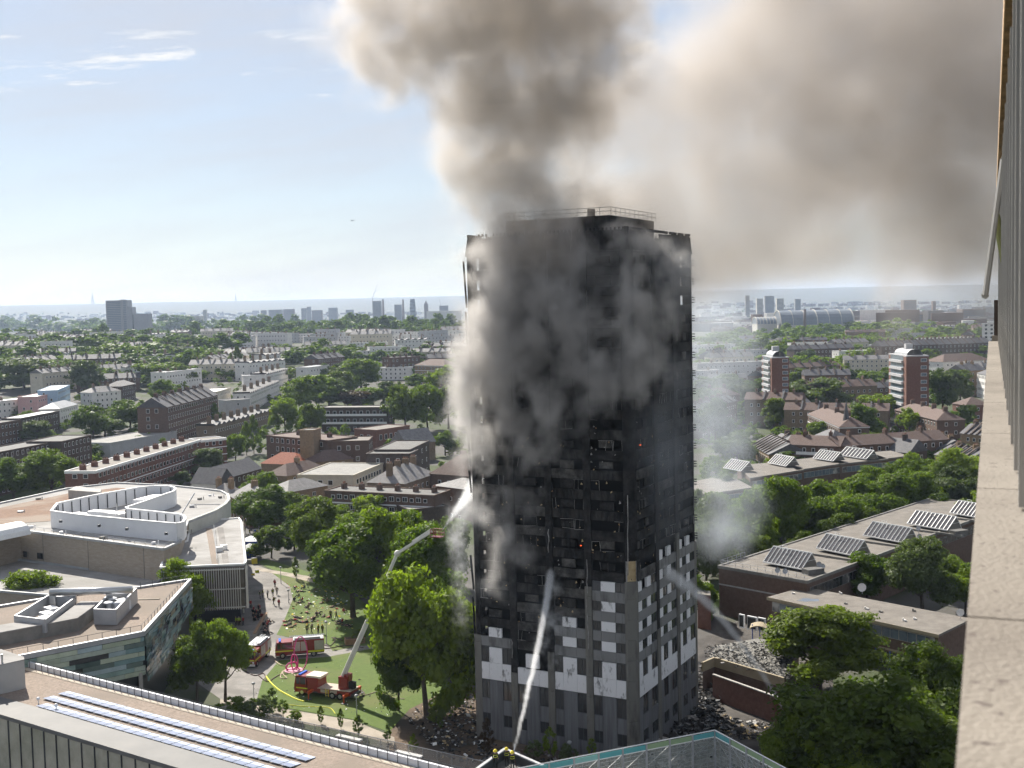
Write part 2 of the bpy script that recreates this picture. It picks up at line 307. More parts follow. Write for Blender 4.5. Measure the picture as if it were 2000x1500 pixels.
def build_tower():
    cen = TC + (TL + TR) * (TW / 2)
    T = thing('tower_block', 'burnt black high-rise tower block with white panels left near its base', 'tower', (cen.x, cen.y, 0))
    def pt(o, d, n, u, v, z): q = o + d * u + n * v; return Vector((q.x, q.y, z))
    rnd = random.Random(5)
    def inset(k): return [xy(TC + (TL + TR) * k), xy(TC + TR * (TW - k) + TL * k), xy(TC + (TL + TR) * (TW - k)), xy(TC + TL * (TW - k) + TR * k)]
    MB().prism(inset(1.5), 0, 65.5).build('core', SOOT, T)
    cr = TC + TR * TW; MB().prism([xy(cr - TR * 1.55 + TL * .35), xy(cr - TR * .4 + TL * .35), xy(cr - TR * .4 + TL * 1.55), xy(cr - TR * 1.55 + TL * 1.55)], 0, 56).build('sky_blocker', SOOT, T)  # dark box added inside the corner to block bright sky showing through
    ROWS = [13.9 + 2.55 * k for k in range(20)]
    sl_ = MB()
    for z in ROWS + [64.9]: sl_.prism(inset(.55), z - .95, z - .75)
    sl_.build('floor_slabs', CHAR, T, kind='stuff')
    faces = [(TC, TL, -TR, 4, 4.45, 1.0), (TC, TR, -TL, 3, 6.2, 1.1), (TC + TL * TW, TR, TL, 3, 6.2, 1.1), (TC + TR * TW, TL, TR, 4, 4.45, 1.0)]
    # burnt above this height, per face and bay (counted from the corner nearest the camera)
    burn = {(0, 0): 23.2, (0, 1): 18.0, (0, 2): 12.0, (0, 3): 14.9, (1, 0): 22.0, (1, 1): 24.6, (1, 2): 24.6}
    colburn = {(0, 0): 22.0, (0, 1): 12.9, (0, 2): 9.5, (1, 0): 15.2, (1, 1): 26.5}
    scraps = MB(); frames = MB(); embers = MB()
    for fi, (o, d, n, nb, bw, cw) in enumerate(faces):
        vis = fi < 2
        strips = [(1.3, 'w'), (1.95, 'p'), (1.2, 'w')] if nb == 4 else [(1.15, 'p'), (1.75, 'w'), (1.3, 'p'), (2.0, 'w')]
        back = MB()
        for b in range(nb):
            u0 = 1.3 + b * (bw + cw); zb = burn.get((fi, b), 12.0)
            def slab(name, u, w, z0, z1, v0, v1, m, par=T, gap=.012):
                return MB().obox(pt(o, d, n, u + gap, v0, z0 + gap), Vector((*(d * (w - 2 * gap)), 0)), Vector((*(n * (v1 - v0)), 0)), Vector((0, 0, z1 - z0 - 2 * gap))).build(name, m, par)
            def window(u, w, z0, z1, lit=False):
                g = MB(); F = .07
                g.obox(pt(o, d, n, u + F, -.16, z0 + F), Vector((*(d * (w - 2 * F)), 0)), Vector((*(n * .05), 0)), Vector((0, 0, z1 - z0 - 2 * F)), 1)
                for uu, ww, za, zc in ((u, F, z0, z1), (u + w - F, F, z0, z1), (u + F, w - 2 * F, z0, z0 + F), (u + F, w - 2 * F, z1 - F, z1), (u + w * .45, .05, z0 + F, z1 - F)):
                    g.obox(pt(o, d, n, uu, -.16, za), Vector((*(d * ww), 0)), Vector((*(n * .1), 0)), Vector((0, 0, zc - za)), 0)
                return g.build('window', [G['metal_dark'], FLAMELESS], T)
            if not vis:
                for z in ROWS: back.obox(pt(o, d, n, u0, -.3, z - 1.3), Vector((*(d * bw), 0)), Vector((*(n * .3), 0)), Vector((0, 0, 1.3)))
                back.obox(pt(o, d, n, u0, -.3, 0), Vector((*(d * bw), 0)), Vector((*(n * .3), 0)), Vector((0, 0, 12.4)))
                continue
            # lower storeys: ribbed blue-grey cladding with windows, white band and tall white panels
            u = u0
            for k, (w, t_) in enumerate(strips):
                if t_ == 'w':
                    slab('cladding_panel', u, w, .0, 1.9, -.3, 0, CLAD_LOW)
                    window(u, w, 1.9, 3.5)
                    slab('cladding_panel', u, w, 3.5, 5.5, -.3, 0, CLAD_LOW)
                    window(u, w, 5.5, 8.05)
                else:
                    slab('cladding_panel', u, w, .0, 8.05, -.3, 0, CLAD_LOW)
                z_top = 10.4
                if zb > 10: slab('white_panel', u, w, 8.1, z_top - (.25 * rnd.random() if zb < 12.5 else 0), -.3, .02, CLAD_WHITE)
                if t_ == 'p':
                    slab('white_panel', u, w, 10.4, 12.5 if zb > 12.5 else 12.2, -.3, .02, CLAD_WHITE)
                elif zb > 14.5:
                    window(u, w, 10.4, 12.55)
                u += w
            for r, z in enumerate([12.55 + 1.35] + ROWS[1:]):
                burnt = z > zb
                # spandrel below the window row
                zs = z - 1.3
                if burnt:
                    c = slab('spandrel', u0, bw, zs + .06, z - .04, -.34, -.06 - .14 * rnd.random(), rnd.choice((CHAR2, CHAR2, CHAR, CHAR3 if z < 40 else CHAR2)))
                else:
                    u = u0
                    for (w, t_) in strips if nb == 4 else [(3.1, 's'), (3.1, 's')]:
                        slab('spandrel', u, w, zs, z, -.3, 0, CLAD); u += w
                u = u0
                for (w, t_) in strips:
                    if not burnt and z + 1.3 < zb + 2.7:
                        if t_ == 'p': slab('white_panel', u, w, z, z + 1.25, -.3, .02, CLAD_WHITE)
                        elif z + 2.6 < zb + 1.0 or rnd.random() < .3: window(u, w, z, z + 1.25)
                    else:
                        q = rnd.random()
                        if t_ == 'p' and q < .75:
                            slab('burnt_panel', u, w, z + .3 * rnd.random(), z + 1.3 - .35 * rnd.random(), -.32, -.2 + .1 * rnd.random(), rnd.choice((CHAR, CHAR2, CHAR, CHAR3)))
                        if z < 46 and rnd.random() < .4:
                            # warped window frames left hanging
                            a = pt(o, d, n, u + .05, -.1, z); bb = pt(o, d, n, u + w - .05, -.1, z); top = Vector((0, 0, 1.25))
                            for p0, p1 in ((a, a + top), (bb, bb + top), (a, bb), (a + top, bb + top), ((a + bb) / 2, (a + bb) / 2 + top)):
                                if rnd.random() < .4: frames.tube(p0 + Vector((rnd.uniform(-.06, .06), 0, rnd.uniform(-.05, .05))), p1 + Vector((rnd.uniform(-.14, .14), 0, rnd.uniform(-.14, .1))), .014 + .02 * rnd.random(), n=4)
                        if z < 42 and rnd.random() < .5:
                            for _ in range(rnd.randint(1, 3)):
                                c = pt(o, d, n, u + rnd.uniform(.1, w - .1), rnd.uniform(-.25, .05), z + rnd.uniform(-.7, 1.1)); s = rnd.uniform(.06, .3)
                                scraps.add([c, c + Vector((*(d * s), rnd.uniform(-.1, .1))), c + Vector((*(d * s * .6), s * rnd.uniform(.4, 1.4))), c + Vector((0, -.05, s * rnd.uniform(.2, 1)))], [(0, 1, 2, 3)], rnd.choice((0, 0, 1, 1, 2)))
                        if rnd.random() < .022 and z < 45:
                            c = pt(o, d, n, u + rnd.uniform(.2, w - .2), -.5, z + rnd.uniform(.0, .4)); embers.sphere(c, (.13, .13, .08), 6, 4)
                    u += w
        if not vis:
            back.build('wall', CHAR2, T)
        for b in range(nb - 1):
            u0 = 1.3 + (b + 1) * bw + b * cw; zc = colburn.get((fi, b), 12.0)
            def fin(z0, z1, m, pr, name):
                p = [xy(o + d * (u0 + .02) - n * .3), xy(o + d * (u0 + .02) + n * (pr * .35)), xy(o + d * (u0 + cw / 2) + n * pr), xy(o + d * (u0 + cw - .02) + n * (pr * .35)), xy(o + d * (u0 + cw - .02) - n * .3)]
                return MB().prism(p, z0, z1).build(name, m, T)
            if vis:
                z = 0; step = 2.6
                while z < zc - .1:
                    z1 = min(z + step, zc); fin(z + .015, z1 - .015, CLAD_COL, .3, 'column_cladding'); z = z1
                fin(zc, 64.6, CHAR, .06, 'column')
            else: fin(0, 64.6, CHAR, .06, 'column')
    # corner columns
    corners = [(TC, TL, TR, 23.0), (TC + TL * TW, TR, -TL, 14.0), (TC + TR * TW, -TR, TL, 24.0), (TC + (TL + TR) * TW, -TL, -TR, 12)]
    for ci, (c, a, b, zc) in enumerate(corners):
        f1 = 1.0 if ci == 0 else .4
        def shape(k): return [xy(c + a * 1.28), xy(c + a * f1 + (a + b) * k), xy(c + b * (.8 * f1) + (a + b) * k), xy(c + b * 1.28), xy(c + (a + b) * 1.28)]
        z = 0
        while z < zc - .1:
            z1 = min(z + 2.6, zc)
            MB().prism(shape(0), z + .015, z1 - .015).build('column_cladding', CLAD_COL, T); z = z1
        MB().prism(shape(.18), zc, 64.6).build('column', CHAR, T)
        if ci == 0:
            # stripped bay at the nearest corner: insulation and battens
            MB().prism([xy(c + a * 1.0 + (a + b) * .13), xy(c + b * .8 + (a + b) * .13), xy(c + (a + b) * .6)], zc, zc + 2.55).build('insulation', INSUL, T)
            for q0 in (a * 1.02, b * .82):
                MB().prism([xy(c + q0), xy(c + q0 * .86 + (a + b) * .02), xy(c + q0 + (a + b) * .2)], zc + .02, zc + 2.6).build('batten', ASH, T)
    # crown: leaning parapet panels, ragged
    for fi, (o, d, n, nb, bw, cw) in enumerate(faces):
        k = 12 if nb == 4 else 10; w = (TW - .5) / k
        for i in range(k):
            if fi < 2 and rnd.random() < .12: continue
            top = 66.7 - (rnd.random() * .5 if rnd.random() < .3 else 0)
            a, b = o + d * (.25 + i * w + .02), o + d * (.25 + (i + 1) * w - .02)
            lo, hi = -.1, -.55
            v = [(*(a + n * lo), 64.2), (*(b + n * lo), 64.2), (*(b + n * hi), top), (*(a + n * hi), top)]
            v += [(*(Vector(q[:2]) - n * .12), q[2]) for q in v]
            MB().add(v, [(0, 1, 2, 3), (7, 6, 5, 4), (0, 4, 5, 1), (1, 5, 6, 2), (2, 6, 7, 3), (3, 7, 4, 0)]).build('crown_panel', CHAR2, T)
        rl = MB()
        for i in range(int(TW / .55)):
            u = .4 + i * .55
            if rnd.random() < .85 and u < TW - .4: rl.box((*(o + d * u - n * .62), 66.85), (.22, .22, .34), math.atan2(d.y, d.x))
        rl.build('parapet_clips', CHAR, T, kind='stuff')
    # roof, plant room and rails
    MB().prism(inset(.7), 64.6, 65.9).build('roof', CHAR, T)
    MB().prism(inset(4.2), 65.9, 68.8).build('plant_room', CHAR2, T)
    R_ = MB(); pr = inset(4.0)
    for i in range(4):
        a, b = Vector(pr[i]), Vector(pr[(i + 1) % 4])
        for h in (69.3, 69.8): R_.tube((*a, h), (*b, h), .035, n=5)
        for k in range(10):
            p = a.lerp(b, k / 10); R_.tube((*p, 68.8), (*p, 69.85), .035, n=5)
    R_.build('railing', ASH, T)
    MB().box((*(TC + TL * 9 + TR * 9), 69.4), (1, 1, 1.4)).build('roof_vent', CHAR, T)
    frames.build('warped_frames', ASH, T, kind='stuff')
    scraps.build('scraps', [ASH, INSUL, mat('scrap_brown', (.2, .1, .05), (.3, .2, .1), 2)], T, kind='stuff')
    embers.build('embers', EMBER, T, kind='stuff')
    # cladding rails peeled off the left edge and the right edge
    e = TC + TL * TW
    for z0, z1, k in ((57.5, 63.6, .8), (50, 57, .35), (36.5, 41, .8), (33, 36, .6), (20, 24.6, .9), (14, 19, .4)):
        m_ = MB(); p = e - TL * .3
        m_.obox((*(p), z0), (*(TL * .1), 0), (*(TR * .35), 0), (*(TL * k * .42), z1 - z0)); m_.build('peeled_cladding', CHAR, T)
    e = TC + TR * TW
    for r in range(20):
        z = 13.9 + 2.55 * r; m_ = MB()
        for j in range(3): m_.box((*(e - TR * .3 + TL * .1), z + .3 + j * .35), (.3, .4, .12), TH)
        m_.build('cladding_rail', CHAR, T)
    # pale strips hanging down the pillars
    for u, z0, z1 in ((6.3, 14.0, 20.6), (6.25, 21.2, 25.5), (11.6, 26, 29), (.6, 24, 34), (17.3, 11.5, 14)):
        a = pt(TC, TL, -TR, u, .32, z0); m_ = MB(); pts = [a + Vector((rnd.uniform(-.07, .07), 0, (z1 - z0) * k / 6)) for k in range(7)]
        m_.path(pts, .06, 5); m_.build('hanging_strip', ASH, T)
build_tower()
# ------------------------------------------------------------------ near left buildings
def poly(z, *px): return [xy(onz(a, b, z)) for a, b in px]
def base(pts, z=0): return (sum(p[0] for p in pts) / len(pts), sum(p[1] for p in pts) / len(pts), z)
def ring(pts, z0, z1, w, m=None, closed=True, mi=0):
    m = m or MB(); n = len(pts)
    for i in range(n if closed else n - 1):
        a, b = Vector(pts[i]), Vector(pts[(i + 1) % n]); d = (b - a); L_ = d.length
        if L_ < .01: continue
        d /= L_; q = Vector((-d.y, d.x)) * (w / 2)
        m.prism([xy(a - q), xy(b - q + d * w * .3), xy(b + q + d * w * .3), xy(a + q)], z0, z1, mi)
    return m
def rail(name, pts, z, h, parent, mt, step=1.5, r=.03, closed=False, bars=1):
    """a guard rail: one part for the rails, each post a part"""
    m = MB(); n = len(pts); post = MB().box((0, 0, h / 2), (r * 2, r * 2, h)).mesh('post', mt)
    off = parent.location
    for i in range(n if closed else n - 1):
        a, b = Vector(pts[i]), Vector(pts[(i + 1) % n]); L_ = (b - a).length
        for k in range(bars): m.tube((*a, z + h * (1 - k / (bars + .2))), (*b, z + h * (1 - k / (bars + .2))), r, n=5)
        for k in range(int(L_ / step) + 1):
            p = a.lerp(b, min(1, k * step / L_)); link('post', post, parent, loc=(p.x - off[0], p.y - off[1], z - off[2]))
    m.build(name, mt, parent)
GRAVEL = two_noise('roof_gravel', (.16, .125, .1), (.32, .26, .215), 3.5, (.2, .165, .135), .1)
GRAVEL_BR = two_noise('roof_sedum', (.15, .09, .06), (.22, .14, .095), .9, (.24, .19, .15), .12)
ROOF_GREY = two_noise('roof_membrane', (.3, .29, .28), (.37, .36, .35), .35, (.26, .25, .235), .1)
def seams(m, w, l, dark=.72):
    t = m.node_tree; b = t.nodes['Principled BSDF']; src = [x for x in t.links if x.to_socket == b.inputs['Base Color']][0].from_socket
    g = t.nodes.new('ShaderNodeNewGeometry'); mp = t.nodes.new('ShaderNodeMapping'); mp.inputs['Rotation'].default_value = (0, 0, .55); t.links.new(g.outputs['Position'], mp.inputs[0])
    br = t.nodes.new('ShaderNodeTexBrick'); br.inputs['Scale'].default_value = 1; br.inputs['Brick Width'].default_value = l; br.inputs['Row Height'].default_value = w; br.inputs['Mortar Size'].default_value = .035; br.inputs['Mortar Smooth'].default_value = .3
    br.inputs['Color1'].default_value = (1, 1, 1, 1); br.inputs['Color2'].default_value = (.9, .9, .9, 1); br.inputs['Mortar'].default_value = (dark, dark, dark, 1); t.links.new(mp.outputs[0], br.inputs[0])
    mx = t.nodes.new('ShaderNodeMix'); mx.data_type = 'RGBA'; mx.blend_type = 'MULTIPLY'; mx.inputs['Factor'].default_value = 1; t.links.new(src, mx.inputs['A']); t.links.new(br.outputs[0], mx.inputs['B']); t.links.new(mx.outputs['Result'], b.inputs['Base Color'])
seams(ROOF_GREY, 1.6, 7); seams(G['felt_warm'], 1.0, 9, .8); seams(G['felt'], 1.0, 8, .75); seams(G['felt_light'], 1.2, 8, .8); seams(WHITE_MET, 1.3, 3, .85) if False else None
BRICK_PALE = mat('brick_pale', (.3, .25, .2), (.4, .345, .285), .8, bump=.25, bscale=5, stretch=(1, 1, 4))
WHITE_MET = mat('white_metal', (.66, .67, .69), (.74, .75, .77), .4, rough=.45, stretch=(.6, .6, .6))
FINS = mat('fin_aluminium', (.55, .53, .49), (.66, .64, .6), .5, rough=.45)
def leisure_centre():
    zr = 14.0
    P = poly(zr, (-90, 1006), (0, 985), (132, 956), (228, 945), (330, 950), (400, 957), (432, 961), (444, 968), (447, 978), (440, 988), (420, 1001), (366, 1022), (352, 1060), (320, 1075), (40, 1038), (0, 1048), (-90, 1072))
    T = thing('leisure_centre', 'pale brick leisure centre with flat brown roof and rounded white plant screen', 'building', base(P))
    MB().prism(P, 0, zr - .02).build('wall', BRICK_PALE, T)
    MB().prism(P, zr - .01, zr + .08).build('roof', ROOF_GREY, T)
    MB().prism(poly(zr + .1, (-90, 1012), (0, 992), (132, 964), (228, 953), (290, 957), (112, 985), (98, 1018), (-90, 1030)), zr + .08, zr + .14).build('sedum', GRAVEL_BR, T)
    ring(P, zr, zr + .45, .5).build('parapet', G['lead'], T)
    # curved smooth end wall, lighter
    Q = poly(zr, (366, 1021.5), (420, 1000.5), (440, 987.5), (447.3, 978), (444.3, 967.7))
    ring(Q, 3, zr + .5, .7, closed=False).build('end_wall', mat('render_pale_green', (.42, .42, .38), (.5, .5, .46), .5), T)
    rail('roof_rail', poly(zr + .1, (50, 1037), (322, 1073), (356, 1058)), zr + .1, 1.1, T, G['steel'], 3)
    for k, (a, b) in enumerate(((44, 51), (71, 82))):
        w0, w1 = onz(a, 1040 + k * 3, zr), onz(b, 1041 + k * 3, zr); d = (w1 - w0); n = Vector((d.y, -d.x, 0)).normalized() * -1
        if n.y > 0: n = -n
        for j in range(2):
            o = w0 + d * (j * .52); MB().obox((o.x + n.x * .02, o.y + n.y * .02, 9.0), d * .45, n * .08, (0, 0, 1.2)).build('window', G['glass_dark'], T)
    for x in (83, 171, 280):
        q = onz(x, 1038 + (x - 40) * .132, zr); MB().box((q.x, q.y - .02, 11), (.09, .12, 6)).build('wall_joint', G['concrete_dark'], T)
    rv = random.Random(2)
    for x, y in ((40, 1000), (75, 975), (180, 958), (390, 975), (410, 968), (375, 990), (345, 1045), (300, 1062), (200, 1052), (120, 1042), (60, 1030), (20, 1035), (430, 972), (365, 1040)):
        q = onz(x, y, zr + .2); MB().box((q.x, q.y, zr + .3), (rv.uniform(.4, 1.2), rv.uniform(.4, .9), rv.uniform(.3, .7)), rv.uniform(0, 1.5)).tube((q.x + .9, q.y, zr + .1), (q.x + .9, q.y, zr + .8), .1, n=6).build('roof_vent', rv.choice((G['metal_grey'], WHITE_MET, G['concrete_dark'])), T)
    for (x0, y0, x1, y1) in ((380, 962, 350, 1010), (372, 985, 430, 985), (100, 1036, 330, 1066)):
        a, b = onz(x0, y0, zr + .25), onz(x1, y1, zr + .25); MB().tube(a, b, .09, n=6).build('roof_pipe', G['metal_grey'], T)
    # plant box by the back edge
    B = poly(zr + 2.2, (133, 957), (149, 949.5), (198, 955), (196, 961.5)); MB().prism(B, zr + .1, zr + 2.2).build('plant_box', G['concrete'], T)
    # screen round the roof plant
    zs = 17.6
    S = poly(zs, (100, 998), (160, 1006), (250, 1014.5), (330, 1021.5), (345, 1022.5), (357, 1020), (362, 1013), (359, 1007.5), (351, 1004.5), (300, 999), (250, 994), (246, 991), (262, 986), (320, 966), (338, 960), (343, 956), (340, 952), (330, 949.5), (300, 949), (270, 952), (180, 968), (112, 983))
    SC = ring(S, zr + .15, zs, .3).build('plant_screen', WHITE_MET, T)
    ring(S, zs, zs + .14, .5).build('coping', G['white_paint'], SC)
    st = MB()
    for i in range(len(S)):
        a, b = Vector(S[i]), Vector(S[(i + 1) % len(S)]); n_ = max(1, int((b - a).length / 2.2)); d = (b - a).normalized(); q = Vector((-d.y, d.x)) * -.28
        for k in range(n_):
            p = a.lerp(b, (k + .5) / n_)
            for s_ in (1,): st.box((p.x - q.x * s_, p.y - q.y * s_, (zr + zs) / 2), (.16, .16, zs - zr - .5))
    st.build('screen_studs', G['metal_dark'], SC, kind='stuff')
    for x, y in ((119, 1018), (194, 1026.5), (248, 1033), (325, 1042)):
        q = onz(x, y, 16.1); MB().box((q.x, q.y - .1, 16.1), (.5, .5, .5)).build('overflow_spout', G['metal_dark'], SC)
    for (x0, y0, x1, y1, w, h, m_) in ((130, 1005, 185, 1012, 3.0, 1.4, WHITE_MET), (170, 1000, 210, 1002, 2.4, 2.3, G['white_paint']), (205, 1003, 232, 1006, 2.6, 2.2, G['white_paint']), (275, 978, 320, 966, 2.2, 1.8, WHITE_MET), (140, 1010, 175, 1014, 1.5, 2.0, G['metal_grey'])):
        a, b = onz(x0, y0, zr + h), onz(x1, y1, zr + h); d = (b - a); d.z = 0; n = Vector((-d.y, d.x, 0)).normalized() * w
        MB().obox((a.x, a.y, zr + .15), d, n, (0, 0, h)).build('air_handling_unit', m_, T)
    q = onz(228, 992, 18.2); MB().tube((q.x, q.y, zr), (q.x, q.y, 19), .12, n=8).build('vent_pipe', G['steel'], T)
    # lower flat roof in front of the tall wall
    LP = poly(8.0, (-90, 1112), (40, 1096), (180, 1115), (318, 1133), (296, 1150), (120, 1168), (-90, 1150))
    MB().prism(LP, 0, 8).build('low_wing', BRICK_PALE, T); MB().prism(LP, 8.004, 8.1).build('low_roof', ROOF_GREY, T); ring(LP, 8.1, 8.5, .4).build('low_parapet', G['lead'], T)
    # white barrel vault at the far left
    v0, v1 = onz(40, 1041, 14.2), onz(-60, 1062, 14.2); vm = MB(); d = v1 - v0; n = Vector((-d.y, d.x, 0)).normalized(); seg = []
    for k in range(9):
        t = math.pi * k / 8; seg.append(n * (3.2 * math.cos(t)) + Vector((0, 0, 2.4 * math.sin(t))))
    for k in range(8): vm.add([v0 + seg[k], v1 + seg[k], v1 + seg[k + 1], v0 + seg[k + 1]], [(0, 1, 2, 3)])
    vm.add([v0 + s_ for s_ in seg], [tuple(range(9))]); vm.build('barrel_roof', G['white_paint'], T, smooth=False)
    # fin block
    zf = 11.4
    FP = poly(zf, (314, 1113), (326, 1076), (366, 1060), (372, 1030), (420, 1019), (466, 1015), (471, 1022), (480, 1102), (476, 1106), (400, 1109))
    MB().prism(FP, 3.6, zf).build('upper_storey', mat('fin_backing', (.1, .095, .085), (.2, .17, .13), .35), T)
    MB().prism(FP, zf + .004, zf + .25).build('fin_roof', ROOF_GREY, T); ring(FP, zf + .25, zf + .55, .35).build('fin_parapet', G['white_paint'], T)
    for k, (a, b, c, d_) in enumerate(((402, 1032, 414, 1106), (424, 1030, 436, 1106), (330, 1090, 340, 1112))):
        w_ = poly(zf + .3, (a, b), (a + 12, b), (c + 12, d_ - 4), (c, d_ - 4)); MB().prism(w_, zf + .25, zf + .32).build('walkway_strip', GRAVEL if k % 2 == 0 else PAVE, T)
    rail('roof_rail', poly(zf + .3, (418, 1034), (424, 1104)), zf + .3, 1.1, T, G['steel'], 2.5)
    for x, y in ((428, 1072), (437, 1068)): q = onz(x, y, zf + .8); MB().box((q.x, q.y, zf + .75), (1.3, .9, .9), .3).build('cooling_unit', G['white_paint'], T)
    GP = poly(3.6, (330, 1178), (470, 1178), (466, 1110), (380, 1110)); MB().prism(GP, 0, 3.6).build('ground_storey', G['glass_dark'], T)
    fin = MB().box((0, 0, 0), (.1, .42, 7.6)).mesh('fin', FINS)
    A, B_, C_ = Vector(poly(zf, (316, 1113.4))[0]), Vector(poly(zf, (477, 1106.6))[0]), Vector(poly(zf, (470.5, 1017))[0])
    for a, b in ((A, B_), (B_, C_)):
        L_ = (b - a).length; d = (b - a) / L_; n = Vector((d.y, -d.x)); ang = math.atan2(d.y, d.x)
        for k in range(int(L_ / .42)):
            p = a + d * (k * .42) + n * .35; link('fin', fin, T, loc=(p.x - T.location.x, p.y - T.location.y, 7.5), rz=ang)
        for z in (4.0, 7.4, 11.0):
            MB().prism([xy(a + n * .08), xy(b + n * .08), xy(b + n * .5), xy(a + n * .5)], z, z + .14).build('fin_rail', FINS, T)
    for x, y in ((462, 1202), (476, 1196), (479, 1160), (430, 1203)):
        q = onz(x, y, .1); MB().tube((q.x, q.y, 0), (q.x, q.y, 3.6), .16, n=8).build('column', FINS, T)
leisure_centre()

TEALS = [mat('panel_%s' % n, c, tuple(min(1, k * 1.4 + .02) for k in c), .6, rough=.25, spec=.6) for n, c in (('teal', (.13, .22, .23)), ('pale_green', (.36, .41, .32)), ('blue', (.3, .38, .41)), ('brown', (.17, .155, .11)), ('sea', (.2, .29, .27)), ('dark_green', (.08, .12, .11)), ('sage', (.31, .36, .31)))]
def academy():
    zr = 12.5
    P = poly(zr, (372, 1134), (280, 1237), (-110, 1313), (-110, 1205), (120, 1166), (274, 1149))
    T = thing('school_building', 'school with teal and green panelled facade and gravel roof', 'building', base(P))
    A, B_, C_ = Vector(P[2]), Vector(P[1]), Vector(P[0])
    MB().prism([xy(Vector(p) * .97 + Vector(base(P)[:2]) * .03) for p in P], 0, zr - .3).build('wall', mat('panel_backing', (.02, .025, .025), None, rough=.3), T)
    MB().prism(P, zr - .3, zr).build('roof', GRAVEL, T)
    ring(P, zr - .35, zr + .35, .45).build('parapet', G['metal_grey'], T)
    rail('roof_rail', [xy(Vector(p) * .975 + Vector(base(P)[:2]) * .025) for p in (P[2], P[1], P[0], P[5])], zr + .1, 1.0, T, G['metal_dark'], 2.0)
    rnd = random.Random(3)
    for fi, (a, b, rows, zlo) in enumerate(((A, B_, 8, 6.6), (B_, C_, 9, 5.2))):
        L_ = (b - a).length; d = (b - a) / L_; n = Vector((d.y, -d.x)); n = n if n.y < 0 or fi else -n
        if fi == 1 and n.x < 0: n = -n
        h = (zr - .4 - zlo) / rows
        for r in range(rows):
            u = rnd.uniform(0, 1) * 1.2; z = zr - .4 - (r + 1) * h
            while u < L_ - .3:
                w = min(rnd.choice((2.4, 3.4, 4.4, 5.4) if fi == 0 else (1.6, 2.4, 3.0)), L_ - u)
                glass = rnd.random() < (.22 if r in (2, 3, 4, 6) else .04)
                if fi == 1 and z < 7.2 and u > L_ * .62: u += w; continue
                if not (fi == 0 and u < L_ * .2):
                    o_ = a + d * (u + .02)
                    mtl = G['glass_dark'] if glass else TEALS[rnd.choice((0, 1, 2, 3, 4, 5, 6, 4, 1))] if fi == 0 else TEALS[rnd.choice((0, 5, 5, 4, 0, 2, 3, 5))]
                    tilt = rnd.uniform(.05, .22) if not glass and rnd.random() < .35 else .04
                    MB().obox((o_.x, o_.y, z + .02), (*(d * (w - .04)), 0), (*(n * .22), 0), (*(n * tilt), h - .04)).build('window' if glass else 'facade_panel', mtl, T)
                u += w
        # open window lights on the end facade
        if fi == 1:
            for k in range(16):
                u = rnd.uniform(.05, .92) * L_; z = rnd.uniform(7.2, 11.0); o_ = a + d * u + n * .26
                MB().obox((o_.x, o_.y, z), (*(d * rnd.uniform(1.2, 2.2)), 0), (*(n * .06), 0), (*(n * .35), .8)).build('window_light', G['glass_blue'] if k % 2 else mat('panel_ice', (.35, .45, .45), None, rough=.2), T)
    p = B_ + (B_ - A).normalized() * -.6; MB().tube((p.x, p.y - .2, 0), (p.x, p.y - .2, 7), .3, n=10).build('corner_column', G['concrete'], T)
    # raised concrete-sided roof volume and the plant enclosures
    V1 = poly(14.3, (-110, 1238), (118, 1204), (158, 1175), (197, 1175), (152, 1208), (124, 1213.5), (-110, 1257)); MB().prism(V1, zr, 14.3).build('raised_roof', [G['concrete_dark']], T)
    MB().prism([xy(Vector(q) * .995 + Vector(base(V1)[:2]) * .005) for q in V1], 14.304, 14.4).build('raised_cap', ROOF_GREY, T)
    for name, pts, z1 in (('plant_enclosure', ((29, 1202), (93, 1163), (145, 1167), (88, 1209)), 15.2), ('plant_enclosure', ((184, 1189), (226, 1190), (266, 1148), (216, 1156)), 14.9)):
        Q = poly(z1, *pts); E_ = ring(Q, zr + .1 if z1 < 15 else 13.2, z1, .25).build(name, G['metal_grey'], T)
        c = base(Q); MB().prism([xy(Vector(q) * .96 + Vector(c[:2]) * .04) for q in Q], zr + .1, zr + .5).build('enclosure_floor', G['concrete_dark'], T)
        for k in range(3):
            f = rnd.uniform(.2, .8); g_ = rnd.uniform(.25, .75); q = Vector(Q[0]).lerp(Vector(Q[1]), f).lerp(Vector(Q[3]).lerp(Vector(Q[2]), f), g_)
            MB().box((q.x, q.y, zr + 1.1), (1.4, 2.2, 1.4), .8).build('fan_unit', WHITE_MET, T)
    for x, y in ((212, 1177), (219, 1169)):
        q = onz(x, y, 14.6); MB().tube((q.x, q.y, zr + .5), (q.x, q.y, 14.5), .25, n=10).sphere((q.x, q.y, 14.6), (.75, .75, .22)).build('roof_cowl', WHITE_MET, T)
    a, b = onz(98, 1157, 15.9), onz(258, 1152, 15.9); MB().tube(a, b, .55, n=14).build('duct', G['steel'], T, smooth=True)
    for k, t in enumerate((.03, .28, .72)): q = a.lerp(b, t); MB().box((q.x, q.y, 14.4), (.9, .5, 2.6)).build('duct_support', G['steel'], T)
    a, b = onz(268, 1171, zr + .1), onz(310, 1170, zr + .1); MB().obox((a.x, a.y, zr), (b - a), (.1, .4, 0), (0, 0, .12)).build('gutter_strip', PAVE2, T)
academy()

